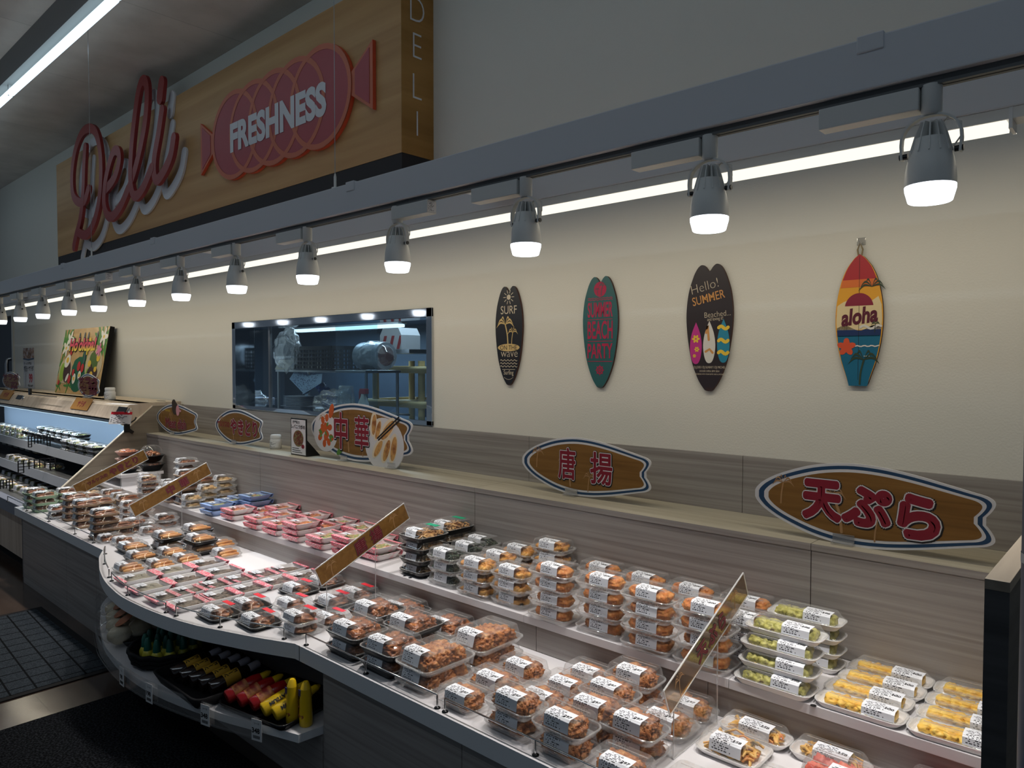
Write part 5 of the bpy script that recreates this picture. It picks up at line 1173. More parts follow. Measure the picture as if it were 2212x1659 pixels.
pst('brown_food_print', pm_('poster_brown', srgb(70, 44, 34)), [('poly', ell(-0.40, 0.25, 0.12, 0.13, 20, 0.4)), ('poly', ell(0.42, 0.24, 0.16, 0.08, 20)), ('poly', ell(0.42, 0.36, 0.12, 0.06, 20))], 0.0038)
pst('greens_print', pm_('poster_greens', srgb(86, 112, 44)), [('poly', ell(0.38, 0.40, 0.10, 0.07, 14)), ('poly', ell(0.46, 0.34, 0.08, 0.05, 14))], 0.0044)
pst('white_print', pm_('poster_white', srgb(240, 236, 224)), [('poly', ell(-0.43, 0.37, 0.10, 0.07, 16, 0.5)), ('poly', ell(-0.36, 0.18, 0.06, 0.03, 12, 0.8)), ('poly', ell(-0.12, 0.17, 0.055, 0.06, 14)), ('poly', ell(0.04, 0.21, 0.05, 0.05, 14))] + [('poly', ell(cx + 0.06 * math.cos(a), cz + 0.045 * math.sin(a), 0.06, 0.028, 12, a)) for cx, cz in ((-0.56, 0.52), (0.60, 0.63), (0.55, 0.10), (-0.46, 0.62)) for a in [2 * PI * k / 5 for k in range(5)]], 0.005)
pst('yellow_print', pm_('poster_yellow', srgb(238, 196, 62)), [('poly', ell(cx, cz, r_, r_ * 0.75, 12)) for cx, cz, r_ in ((-0.43, 0.38, 0.045), (-0.12, 0.17, 0.03), (0.04, 0.21, 0.028), (0.30, 0.34, 0.05), (0.54, 0.40, 0.05), (0.40, 0.22, 0.05), (0.50, 0.28, 0.04), (-0.56, 0.52, 0.025), (0.60, 0.63, 0.025), (0.55, 0.10, 0.025), (0.20, 0.60, 0.04))], 0.0058)
pst('red_print', pm_('poster_red', srgb(196, 48, 44)), [('poly', ell(cx, cz, r_, r_, 12)) for cx, cz, r_ in ((-0.02, 0.31, 0.055), (0.10, 0.29, 0.05), (-0.17, 0.24, 0.04), (-0.27, 0.16, 0.05), (-0.62, 0.12, 0.03), (-0.35, 0.47, 0.035))], 0.0062)
pst('pink_flower_print', pm_('poster_pink', srgb(226, 130, 170)), [('poly', ell(0.52 + 0.04 * math.cos(a), 0.49 + 0.035 * math.sin(a), 0.045, 0.022, 10, a)) for a in [2 * PI * k / 5 for k in range(5)]], 0.0062)
pst('utensil_print', pm_('poster_utensil', srgb(84, 96, 100)), [('poly', ell(x_, 0.64, 0.022, 0.055, 12)) for x_ in (-0.16, 0.0, 0.12, 0.40)] + [('line', [(0.12, 0.36), (0.12, 0.5)], 0.02)], 0.0062)
tx = text("Ho'okipa!", 0.20, 0.008); w0 = 2 * max(v.co.x for v in tx.vertices)
hm = bpy.data.materials.new('poster_letter_fade'); hm.use_nodes = True; nt = hm.node_tree; tc = nt.nodes.new('ShaderNodeTexCoord'); sp = nt.nodes.new('ShaderNodeSeparateXYZ'); cr = nt.nodes.new('ShaderNodeValToRGB')
nt.links.new(tc.outputs['Generated'], sp.inputs[0]); nt.links.new(sp.outputs[2], cr.inputs[0]); nt.links.new(cr.outputs[0], nt.nodes['Principled BSDF'].inputs['Base Color'])
cr.color_ramp.elements[0].position = 0.30; cr.color_ramp.elements[0].color = srgb(240, 214, 74); cr.color_ramp.elements[1].position = 0.55; cr.color_ramp.elements[1].color = srgb(222, 72, 100)
for nm, tt, z_, m_ in (('letter_edge', text("Ho'okipa!", 0.20, 0.017), 0.0068, M['ink']), ('lettering', tx, 0.0076, hm)):
    mb = MB(); mb.mesh(tt, MP @ TR(-0.02, 0.535, z_) @ SCL(0.84 / w0, 0.95)); part(nm, mb, m_, t, 'pink to yellow lettering' if nm == 'lettering' else None)
# price leaflet on the wall
t = thing('price_leaflet', 'narrow white potato salad leaflet with a red 99 taped to the wall', 'leaflet', (-11.42, 0, 1.333)); Wl, Hl = 0.50, 0.545
mb = MB(); mb.box((-Wl / 2, -0.004, 0), (Wl / 2, -0.002, Hl)); part('sheet', mb, mat('leaflet_paper', srgb(206, 206, 210), 0.6), t)
LF = TR(0, -0.004, 0) @ RX90
for nm, m_, sh in (('photo_print', mat('leaflet_photo', srgb(150, 120, 100), 0.6, vary=([(0.35, srgb(80, 60, 56)), (0.5, srgb(170, 130, 104)), (0.65, srgb(196, 196, 206))], 16, 4)), [('poly', [(-Wl / 2, 0.40), (Wl / 2, 0.40), (Wl / 2, Hl), (-Wl / 2, Hl)])]), ('blue_curve_print', M['navy'], [('poly', [(-Wl / 2, 0.39), (0, 0.375), (Wl / 2, 0.39), (Wl / 2, 0.41), (0, 0.395), (-Wl / 2, 0.405)])]), ('palm_print', mat('leaflet_palm', srgb(140, 144, 148), 0.6), palm(-0.15, 0.02, 0.2, 0.1, 0.45, 6))):
    mb = MB()
    for i, s_ in enumerate(sh):
        z_ = (0.0006 if nm == 'photo_print' else 0.0014) + 0.00003 * i
        if s_[0] == 'poly': mb.prism(s_[1], LF, z_ - 0.0002, z_)
        else: mb.stroke(s_[1], s_[2], LF, z_ - 0.0002, z_)
    part(nm, mb, m_, t)
mb = MB(); mb.mesh(text('たっぷり野菜', 0.05, 0.001), LF @ TR(-0.04, 0.335, 0.001) @ SCL(1.15, 0.75)); mb.mesh(text('ポテトサラダ', 0.075, 0.002), LF @ TR(0.0, 0.27, 0.001) @ SCL(1.0, 1.0)); mb.mesh(text('税込106円', 0.04, 0.001), LF @ TR(0.07, 0.035, 0.001) @ SCL(1.3, 0.8)); part('lettering', mb, M['ink'], t)
mb = MB(); mb.mesh(text('99', 0.16, 0.006), LF @ TR(0.09, 0.135, 0.0011) @ SCL(1.0, 1.0)); part('price_lettering', mb, mat('price_red', srgb(190, 20, 44), 0.5), t)
# ------------------------------------------------------------------ packed food
def food_mat(name, cols, sc=28, rough=0.5, bump=(60, 0.6, 0.004), coat=0.0):
    n = len(cols); return mat(name, cols[1], rough, vary=([(0.30 + 0.40 * i / (n - 1), c) for i, c in enumerate(cols)], sc, 5), bump=bump, coat=coat)
F = {}
F['karaage'] = food_mat('fried_chicken_crust', [srgb(112, 60, 26), srgb(182, 112, 58), srgb(220, 166, 108)], 40, 0.5, (90, 0.9, 0.004))
F['dark'] = food_mat('glazed_chicken_crust', [srgb(60, 30, 14), srgb(146, 82, 40), srgb(198, 128, 72)], 34, 0.35, coat=0.3)
F['croq'] = food_mat('breadcrumb_crust', [srgb(160, 82, 30), srgb(204, 122, 54), srgb(228, 164, 90)], 60, 0.6, (160, 0.8, 0.003))
F['squid'] = food_mat('battered_ring', [srgb(84, 44, 22), srgb(204, 138, 62), srgb(232, 178, 92)], 22)
F['greens'] = food_mat('dark_green_vegetable', [srgb(14, 22, 16), srgb(34, 48, 34), srgb(74, 92, 70)], 50)
F['noodle'] = food_mat('fried_noodle', [srgb(120, 76, 36), srgb(190, 142, 84), srgb(226, 190, 130)], 44)
F['isobe'] = food_mat('seaweed_batter', [srgb(98, 92, 46), srgb(178, 172, 84), srgb(206, 200, 118), srgb(90, 60, 44)], 46, 0.6)
F['tempura'] = food_mat('yellow_batter', [srgb(226, 158, 50), srgb(244, 196, 78), srgb(252, 220, 120)], 30, 0.55)
F['kakiage'] = food_mat('mixed_tempura', [srgb(120, 100, 40), srgb(210, 156, 70), srgb(234, 190, 110), srgb(220, 130, 70)], 24, 0.5)
F['beni'] = food_mat('red_ginger_tempura', [srgb(150, 30, 40), srgb(220, 100, 80), srgb(236, 150, 118)], 16, 0.45)
F['roll'] = food_mat('spring_roll_skin', [srgb(160, 92, 44), srgb(206, 140, 76), srgb(224, 170, 104)], 14, 0.4, (30, 0.2, 0.003))
F['brown'] = food_mat('soy_brown_dish', [srgb(60, 32, 20), srgb(130, 76, 46), srgb(186, 124, 80)], 30, 0.4, coat=0.2)
F['chilli'] = food_mat('chilli_orange_dish', [srgb(112, 40, 16), srgb(196, 92, 36), srgb(226, 140, 62), srgb(110, 130, 50)], 30, 0.35, coat=0.3)
F['mixed'] = food_mat('mixed_salad_dish', [srgb(150, 84, 50), srgb(222, 176, 130), srgb(120, 160, 60), srgb(236, 226, 200)], 34, 0.45)
F['mush'] = food_mat('grey_brown_simmered', [srgb(46, 36, 30), srgb(96, 78, 64), srgb(136, 116, 98)], 40, 0.45)
F['slab'] = food_mat('grey_green_jelly', [srgb(120, 114, 96), srgb(150, 142, 124), srgb(168, 160, 142)], 12, 0.4)
F['skewer'] = food_mat('grilled_skewer', [srgb(50, 26, 16), srgb(120, 68, 38), srgb(178, 112, 66)], 26, 0.35, coat=0.3)
F['pale'] = food_mat('pale_fried_dish', [srgb(170, 120, 70), srgb(208, 168, 112), srgb(232, 206, 160)], 30, 0.5)
pinkdot = mat('pink_dotted_film', srgb(226, 96, 118), 0.3)
nt = pinkdot.node_tree; tc = nt.nodes.new('ShaderNodeTexCoord'); vo = nt.nodes.new('ShaderNodeTexVoronoi'); vo.inputs['Scale'].default_value = 120; cr = nt.nodes.new('ShaderNodeValToRGB')
nt.links.new(tc.outputs['Object'], vo.inputs['Vector']); nt.links.new(vo.outputs['Distance'], cr.inputs[0]); nt.links.new(cr.outputs[0], nt.nodes['Principled BSDF'].inputs['Base Color'])
cr.color_ramp.elements[0].position = 0.34; cr.color_ramp.elements[0].color = srgb(246, 226, 228); cr.color_ramp.elements[1].position = 0.46; cr.color_ramp.elements[1].color = srgb(232, 110, 128)
blue_film = mat('pale_blue_tray', srgb(150, 178, 224), 0.4)
pink_foam = mat('pink_white_tray', srgb(240, 206, 208), 0.45, vary=([(0.42, srgb(240, 190, 196)), (0.56, srgb(246, 238, 238))], 16, 2))
brown_foam = mat('tan_foam_tray', srgb(164, 134, 106), 0.55); green_foam = mat('pale_green_tray', srgb(150, 180, 148), 0.5)

def rnd(a, b, r): return a + (b - a) * r.random()
def lumps(L, Wd, z0, h, n, seed, style):
    r = random.Random(seed); mb = MB()
    if style == 'karaage':
        nx = max(2, round(L / 0.062)); ny = max(2, round(Wd / 0.055))
        for i in range(nx):
            for j in range(ny):
                for lay in range(2 if n > 1 else 1):
                    cx = (i + 0.5) / nx * L - L / 2 + rnd(-.008, .008, r); cy = (j + 0.5) / ny * Wd - Wd / 2 + rnd(-.008, .008, r); s_ = rnd(.85, 1.15, r)
                    mb.blob((cx * (1 if lay == 0 else 0.6), cy * (1 if lay == 0 else 0.6), z0 + h * (0.34 + 0.24 * lay)), (L / nx * 0.58 * s_, Wd / ny * 0.58 * s_, h * 0.42), r.randint(1, 900), 0.20, 1.8, 4, 0, Matrix.Rotation(r.random() * 3, 3, 'Z'), 0.42, 5.5)
    elif style == 'ovals':
        for k in range(n):
            cx = (k + 0.5) / n * L - L / 2
            mb.blob((cx, rnd(-.008, .008, r), z0 + h * 0.52), (L / n * 0.53, Wd * 0.46, h * 0.5), r.randint(1, 900), 0.12, 2.0, 4, 0, Matrix.Rotation(rnd(-.4, .4, r), 3, 'Z'), 0.12, 16)
    elif style == 'rings':
        for k in range(n):
            cx, cy = rnd(-.5, .5, r) * L * 0.75, rnd(-.5, .5, r) * Wd * 0.7; a = r.random() * 6; R = rnd(.016, .024, r); tl = rnd(-.7, .7, r)
            pts = [(cx + R * math.cos(t_), cy + R * math.sin(t_) * math.cos(tl), z0 + h * 0.5 + rnd(-.3, .3, r) * h * 0.4 + R * math.sin(t_) * math.sin(tl)) for t_ in [2 * PI * q_ / 10 for q_ in range(10)]]
            mz = sum(p[2] for p in pts) / 10; pts = [(p[0], p[1], min(max(p[2], z0 + 0.006), z0 + h * 0.92)) for p in pts]
            mb.tube(pts, 0.0085, 7, 0, False, True)
        for k in range(n): mb.blob((rnd(-.42, .42, r) * L, rnd(-.42, .42, r) * Wd, z0 + h * 0.4), (.02, .016, h * 0.34), r.randint(1, 900), .3, 2.4, 2)
    elif style == 'logs':
        for k in range(n):
            cy = (k + 0.5) / n * Wd - Wd / 2; q_ = 12
            pts = [(-L / 2 + L * i / q_, cy + rnd(-.003, .003, r), z0 + h * 0.5 + rnd(-.002, .002, r)) for i in range(q_ + 1)]; rr_ = min(Wd / n * 0.5, h * 0.5)
            mb.tube(pts, [rr_ * (0.55 if i in (0, q_) else 1) * rnd(.93, 1.07, r) for i in range(q_ + 1)], 10)
    elif style == 'logs_rough':
        for k in range(n):
            cy = (k + 0.5) / n * Wd - Wd / 2
            for i in range(6): mb.blob((-L / 2 + L * (i + 0.5) / 6, cy + rnd(-.003, .003, r), z0 + h * 0.48), (L / 6 * 0.85, Wd / n * 0.46, h * 0.46), r.randint(1, 900), 0.24, 2.6, 3, 0, None, 0.18, 8)
    elif style == 'rolls':
        for k in range(n):
            cx = -L / 2 + L * (k + 0.5) / n; a = rnd(-.12, .12, r); q_ = 6; zz = z0 + h * (0.34 + 0.30 * (k % 2)); ln = Wd * 0.47
            pts = [(cx + math.sin(a) * ln * (2 * i / q_ - 1), math.cos(a) * ln * (2 * i / q_ - 1), zz) for i in range(q_ + 1)]
            mb.tube(pts, [min(L / n * 0.52, h * 0.4) * (0.6 if i in (0, q_) else 1) for i in range(q_ + 1)], 9)
    elif style == 'shreds':
        for k in range(n):
            cx, cy = rnd(-.46, .46, r) * L, rnd(-.46, .46, r) * Wd; a = r.random() * 6; ln = rnd(.015, .035, r); z_ = z0 + h * (0.25 + 0.6 * r.random() * (1 - (2 * cx / L) ** 2 * 0.5))
            dx, dy = math.cos(a) * ln, math.sin(a) * ln
            cl = lambda v_, m_: max(-m_, min(m_, v_))
            mb.tube([(cl(cx - dx, L * .48), cl(cy - dy, Wd * .48), z_ - 0.004), (cx, cy, z_ + 0.005), (cl(cx + dx, L * .48), cl(cy + dy, Wd * .48), z_ - 0.004)], rnd(.003, .0055, r), 5)
        mb.blob((0, 0, z0 + h * 0.3), (L * 0.46, Wd * 0.46, h * 0.34), seed, .2, 3, 3)
    elif style == 'heap':
        mb.blob((0, 0, z0 + h * 0.30), (L * 0.47, Wd * 0.46, h * 0.36), seed, 0.22, 2.4, 3, 0, None, .1, 6)
        for k in range(n): mb.blob((rnd(-.36, .36, r) * L, rnd(-.36, .36, r) * Wd, z0 + h * rnd(.42, .62, r)), (rnd(.012, .024, r), rnd(.010, .018, r), h * 0.26), r.randint(1, 900), 0.3, 2.2, 2, 0, Matrix.Rotation(r.random() * 3, 3, 'Z'))
    elif style == 'slab':
        mb.loft([(L * .9, Wd * .8, .02, z0 + .002), (L * .86, Wd * .74, .02, z0 + h * .7), (L * .8, Wd * .66, .02, z0 + h * .85)], 0)
        for k in range(n): mb.blob((rnd(-.3, .3, r) * L, rnd(-.3, .3, r) * Wd, z0 + h * .85), (.02, .014, .004), r.randint(1, 900), .3, 2, 2)
    top_ = z0 + h
    mb.v = [(max(-L * .52, min(L * .52, x)), max(-Wd * .52, min(Wd * .52, y)), max(z0, min(top_ - 0.0004 * (abs(x * 977) % 1), z))) for x, y, z in mb.v]
    return mb

def price_label(L, Wd, H, top_in, lx, lw, depth, price, tilt_front=True, slope=0.02):
    """sheet bent over the lid's front edge, with printed rows and the price"""
    zt = H + 0.0012; yf = -Wd / 2 + top_in; mb = MB(); x0, x1 = lx - lw / 2, lx + lw / 2
    prof = [(yf + depth, zt)] + [(yf + 0.004, zt)]
    if tilt_front: prof += [(yf - 0.004, zt - 0.006), (yf - slope, max(zt - H * 0.62, 0.012))]
    ln = [0]
    for a, b in zip(prof, prof[1:]): ln.append(ln[-1] + math.hypot(a[0] - b[0], a[1] - b[1]))
    vs = []
    for y, z in prof: vs += [(x0, y, z), (x1, y, z)]
    n = len(prof); fs, uvs = [], []
    for i in range(n - 1):
        fs.append((2 * i, 2 * i + 2, 2 * i + 3, 2 * i + 1)); a, b = 1 - ln[i] / ln[-1], 1 - ln[i + 1] / ln[-1]; uvs.append([(0, a), (0, b), (1, b), (1, a)])
    mb.add(vs, fs, 0, False, uvs)
    tm = text(price, 0.017, 0.0004); mb.mesh(tm, TR(lx + lw * 0.30, yf + 0.014, zt + 0.0005), 1)
    return mb

KN = {}
def kind(key, look, cat, name, L, Wd, H, traym, rimh, food, fmat, fn, style, price, lx=0.0, lw=0.09, ld=0.042, base=0.82, lid=True, top=0.80, nvar=3, extra=None, fh=None, pitch=None, slope=None, foodname=None, top_in=None):
    """a pack: tray, lid, contents and label as shared meshes"""
    V = []
    tin = (1 - top) * Wd * 0.5 + 0.004 if top_in is None else top_in
    tb = MB(); bL, bW = L * base, Wd * base
    tb.loft([(bL, bW, .02, 0), (bL + .004, bW + .004, .022, .002), (L * 0.955, Wd * 0.945, .024, rimh - .004), (L * 0.965, Wd * 0.955, .026, rimh), (L, Wd, .028, rimh + .0005), (L, Wd, .028, rimh + .0022), (L * .965, Wd * .955, .026, rimh + .0024), (L * 0.945, Wd * 0.935, .024, rimh - .003), (bL - .002, bW - .002, .02, .0025)], 0, 4, True, True)
    tray = tb.make('tray', traym); parts_ = [('tray', tray, None)]
    if lid:
        lb = MB(); z0 = rimh + .003
        lb.loft([(L * .97, Wd * .96, .026, z0), (L * .955, Wd * .945, .026, z0 + .001), (L * .93, Wd * .90, .024, z0 + .004), (L * top + .006, Wd * top + .006, .02, H - .004), (L * top, Wd * top, .018, H)], 0, 4, True, False)
        for sg in (-1, 1):      # pressed ribs on the lid roof
            y = sg * Wd * top * 0.30; lb.box((-L * top * .42, y - .0016, H - .0002), (L * top * .42, y + .0016, H + .0010), 1)
        rr_ = [(x, y, z0 + .0012) for x, y in []]
        lid_m = lb.make('lid', [M['clear'], M['rim']]); parts_.append(('lid', lid_m, 'clear lid'))
        rb = MB(); rb.loft([(L * 1.0, Wd * 1.0, .028, z0), (L * 1.0, Wd * 1.0, .028, z0 + .0016), (L * .955, Wd * .945, .026, z0 + .0018)], 0, 4, False, False)
        parts_.append(('lid_rim', rb.make('lid_rim', M['rim']), None))
    H2 = H if lid else rimh + .008
    fz = .003; fh_ = fh or (H2 - fz - .007)
    for k in range(nvar):
        fm = lumps(L * (base if not lid else min(base, top)) * .96, Wd * (base if not lid else min(base, top)) * .94, fz, fh_, fn, hash_(key) + 17 * k, style).make(foodname or 'food', fmat)
        V.append(fm)
    lm = price_label(L, Wd, H2, tin, lx, lw, ld, price, lid, slope if slope is not None else (Wd * (0.93 - top) / 2)).make('price_label', [M['label'], M['ink']])
    parts_.append(('price_label', lm, None))
    if extra: parts_ += extra(L, Wd, H2, rimh)
    KN[key] = dict(parts=parts_, food=V, L=L, W=Wd, H=H2, look=look, cat=cat, name=name, pitch=pitch or (H2 - .003), lx=lx, ly=-Wd / 2 + tin + .006, lz=H2 - .006, fname=foodname or 'food')
def hash_(s): return sum(ord(c) * (i + 1) for i, c in enumerate(s)) % 997
def sticker(m_, nm):
    def f(L, Wd, H, rimh):
        mb = MB(); mb.box((-L * .22, Wd * .20, H + .0012), (L * .24, Wd * .36, H + .0018)); return [('sticker', mb.make('sticker', m_), nm)]
    return f
def wrap(m_, filmname):
    """printed film folded over both short ends plus a clear sheet across the top"""
    def f(L, Wd, H, rimh):
        mb = MB()
        for sg in (-1, 1):
            y0, y1 = sg * Wd * .515, sg * Wd * .40
            vs = [(-L * .49, y0 * .9, rimh * .35), (L * .49, y0 * .9, rimh * .35), (L * .51, y0, rimh + .003), (-L * .51, y0, rimh + .003), (-L * .48, y1, rimh + .0042), (L * .48, y1, rimh + .0042)]
            mb.add(vs, [(0, 1, 2, 3), (3, 2, 5, 4)]); 
        fb = MB(); fb.add([(-L * .5, -Wd * .36, rimh + .004), (L * .5, -Wd * .36, rimh + .004), (L * .47, 0, rimh + .007), (-L * .47, 0, rimh + .007), (L * .5, Wd * .36, rimh + .004), (-L * .5, Wd * .36, rimh + .004)], [(0, 1, 2, 3), (3, 2, 4, 5)], 0, True)
        return [('printed_film', mb.make('printed_film', m_), filmname), ('cling_film', fb.make('cling_film', M['film']), None)]
    return f
ct = M['clear_tray']
kind('karaage', 'clear pack of fried chicken', 'food pack', 'fried_chicken_pack', .190, .125, .062, ct, .020, 'k', F['karaage'], 2, 'karaage', '297', lx=.005, foodname='fried_chicken')
kind('bigkar', 'large clear fried chicken platter', 'food pack', 'fried_chicken_platter', .185, .245, .070, ct, .020, 'k', F['karaage'], 2, 'karaage', '598', lx=-.01, foodname='fried_chicken', pitch=.058)
kind('blackchick', 'black tray of fried chicken', 'food pack', 'chicken_tray', .200, .180, .066, M['black'], .026, 'k', F['dark'], 2, 'karaage', '498', lx=-.01, foodname='fried_chicken', pitch=.056)
kind('croq', 'clear pack of breaded croquettes', 'food pack', 'croquette_pack', .205, .125, .056, ct, .018, 'k', F['croq'], 2, 'ovals', '200', lx=.008, lw=.082, foodname='croquettes', pitch=.0535)
kind('squid', 'clear pack of fried squid rings', 'food pack', 'squid_ring_pack', .190, .120, .055, ct, .018, 'k', F['squid'], 12, 'rings', '298', lw=.085, foodname='squid_rings', pitch=.0525)
kind('greens', 'clear pack of dark green vegetables', 'food pack', 'green_vegetable_pack', .180, .120, .055, ct, .018, 'k', F['greens'], 60, 'shreds', '198', lw=.082, foodname='greens', pitch=.0525)
kind('noodle', 'green-stickered black noodle tray', 'food pack', 'noodle_tray', .170, .190, .058, M['black'], .024, 'k', F['noodle'], 70, 'shreds', '298', lw=.075, foodname='noodles', extra=sticker(M['green_tag'], 'green sticker'), pitch=.052)
kind('isobe', 'white tray of seaweed-battered fish cake', 'food pack', 'fish_cake_tray', .242, .104, .046, M['foam'], .016, 'k', F['isobe'], 1, 'logs_rough', '198', lx=.045, lw=.085, foodname='fish_cake', base=.86, top=.78, pitch=.045)
kind('tempura', 'white tray of yellow tempura', 'food pack', 'tempura_tray', .240, .098, .040, M['foam'], .014, 'k', F['tempura'], 1, 'logs_rough', '100', lx=.055, lw=.085, foodname='tempura', base=.86, top=.78)
kind('kakiage', 'white tray of mixed tempura', 'food pack', 'vegetable_tempura_tray', .190, .145, .056, M['foam'], .015, 'k', F['kakiage'], 70, 'shreds', '158', lw=.095, foodname='vegetable_tempura')
kind('kakiage2', 'narrow white tray of vegetable tempura', 'food pack', 'vegetable_tempura_tray', .215, .090, .048, M['foam'], .018, 'k', F['kakiage'], 50, 'shreds', '158', lx=.01, lw=.095, foodname='vegetable_tempura')
kind('beni', 'tall clear pack of red tempura', 'food pack', 'ginger_tempura_pack', .225, .135, .072, ct, .018, 'k', F['beni'], 2, 'logs_rough', '397', lx=.02, lw=.095, foodname='ginger_tempura')
kind('roll', 'black tray of golden spring rolls', 'food pack', 'spring_roll_tray', .185, .150, .054, M['black'], .022, 'k', F['roll'], 6, 'rolls', '298', lw=.075, foodname='spring_rolls', lx=-.02, pitch=.056)
kind('roll2', 'clear pack of golden spring rolls', 'food pack', 'spring_roll_pack', .165, .140, .046, ct, .016, 'k', F['roll'], 5, 'rolls', '198', lw=.075, foodname='spring_rolls', lx=-.02)
kind('redtag', 'red-stickered black tray of brown food', 'food pack', 'simmered_dish_pack', .175, .150, .050, M['black'], .014, 'k', F['brown'], 14, 'heap', '298', lw=.085, foodname='simmered_dish', extra=sticker(M['red_tag'], 'red sticker'), pitch=.047)
kind('redtag2', 'red-stickered clear pack of brown food', 'food pack', 'simmered_dish_pack', .165, .145, .046, ct, .014, 'k', F['brown'], 14, 'heap', '298', lw=.085, foodname='simmered_dish', extra=sticker(M['red_tag'], 'red sticker'), pitch=.045)
kind('pink', 'pink-filmed tray of grey-brown food', 'food pack', 'wrapped_tray', .145, .180, .030, M['foam'], .022, 'k', F['mush'], 10, 'heap', '198', lx=-.02, lw=.062, ld=.045, lid=False, base=.80, foodname='simmered_food', extra=wrap(pinkdot, 'pink printed film'), top_in=.03)
kind('slab', 'pink-filmed tray of pale jelly', 'food pack', 'wrapped_tray', .145, .180, .030, M['foam'], .022, 'k', F['slab'], 3, 'slab', '198', lx=-.02, lw=.062, ld=.045, lid=False, base=.80, foodname='jelly_slab', extra=wrap(pinkdot, 'pink printed film'), top_in=.03)
kind('chilli', 'pink-filmed tray of orange stir-fry', 'food pack', 'wrapped_tray', .150, .170, .042, pink_foam, .032, 'k', F['chilli'], 14, 'heap', '398', lx=-.015, lw=.055, ld=.036, lid=False, base=.74, foodname='stir_fry', extra=wrap(pinkdot, 'pink printed film'), top_in=.03, pitch=.034)
kind('mixed', 'pink-filmed tray of herb-topped stir-fry', 'food pack', 'wrapped_tray', .150, .170, .042, pink_foam, .032, 'k', F['mixed'], 16, 'heap', '398', lx=-.015, lw=.055, ld=.036, lid=False, base=.74, foodname='stir_fry', extra=wrap(pinkdot, 'pink printed film'), top_in=.03, pitch=.034)
kind('blue', 'blue-filmed tray of noodles', 'food pack', 'wrapped_tray', .150, .170, .042, blue_film, .032, 'k', F['mixed'], 12, 'heap', '298', lx=-.015, lw=.055, ld=.036, lid=False, base=.74, foodname='noodle_dish', extra=wrap(blue_film, 'blue film'), top_in=.03, pitch=.036)
kind('skewer', 'clear-lidded tan tray of skewers', 'food pack', 'skewer_pack', .125, .165, .048, brown_foam, .014, 'k', F['skewer'], 5, 'rolls', '298', lx=-.01, lw=.055, ld=.07, foodname='skewers', pitch=.046)
kind('skewer2', 'clear pack of sauced chicken pieces', 'food pack', 'chicken_pack', .130, .150, .046, ct, .014, 'k', F['skewer'], 12, 'heap', '298', lx=-.01, lw=.055, ld=.06, foodname='chicken_pieces', pitch=.044)
kind('pale', 'clear pack of pale fried food', 'food pack', 'fried_food_pack', .130, .150, .046, ct, .014, 'k', F['pale'], 12, 'heap', '258', lx=-.01, lw=.055, ld=.06, foodname='fried_food', pitch=.044)
kind('foamp', 'white foam pack of dark meat', 'food pack', 'grilled_meat_pack', .130, .160, .046, M['foam'], .016, 'k', F['skewer'], 8, 'heap', '298', lx=-.01, lw=.055, ld=.06, foodname='grilled_meat', pitch=.044)
kind('green', 'pale green tray of skewers', 'food pack', 'skewer_tray', .135, .165, .050, green_foam, .018, 'k', F['skewer'], 5, 'rolls', '398', lx=-.0, lw=.06, ld=.08, foodname='skewers', pitch=.048)
kind('bento', 'black lidded tray', 'food pack', 'black_lunch_tray', .20, .15, .040, M['black'], .022, 'k', F['mixed'], 10, 'heap', '398', lx=0, lw=.10, ld=.05, foodname='salad', pitch=.036, nvar=2)
kind('salad', 'clear salad pack', 'food pack', 'salad_pack', .18, .14, .060, ct, .022, 'k', F['mixed'], 14, 'heap', '198', lx=0, lw=.09, ld=.05, foodname='salad', pitch=.055, nvar=2)

ORD = ['first', 'second', 'third', 'fourth', 'fifth', 'sixth', 'seventh', 'eighth', 'ninth', 'tenth', 'eleventh', 'twelfth']
STK = []
def put(K, x, y, z, label, group, yaw=0.0, tilt=(0, 0), var=0):
    q_ = KN[K]; t = thing(q_['name'], label, q_['cat'], (x, y, z), group); t.rotation_euler = (tilt[0], tilt[1], yaw)
    for nm, me, lb in q_['parts']:
        o = link(nm, me, t)
        if lb: o['label'] = lb
    link(q_['fname'], q_['food'][var % len(q_['food'])], t); return t
def stack(K, u, v, n, z0, rowlab, group, dx=0.0, dy=0.0, hold=False, lean=0.0):
    """n packs; (u, v) is where the top pack's label shows, z0 the surface under the stack"""
    q_ = KN[K]; z = z0 + (n - 1) * q_['pitch'] + q_['lz']; p = at(u, v, 'z', z)
    STK.append(dict(K=K, x=p.x - q_['lx'] + dx, y=p.y - q_['ly'] + dy - lean * (n - 1), lean=lean, n=n, z0=z0, lab=rowlab, group=group, L=q_['L'], W=q_['W'], hold=hold, h=n * q_['pitch']))
def rows(surf, group, spec, extra_lab=''):
    """spec: list of (row name, [(kind, u, v, levels), ...] from left to right)"""
    for rn, items in spec:
        cnt = {}
        for it in items: cnt[it[0]] = cnt.get(it[0], 0) + 1
        k_ = {}
        for it in items:
            K = it[0]; i = k_.get(K, 0); k_[K] = i + 1
            pos = (', ' + ORD[i] + ' from left') if cnt[K] > 1 else ''
            stack(K, it[1], it[2], it[3], surf, rn + pos, group)

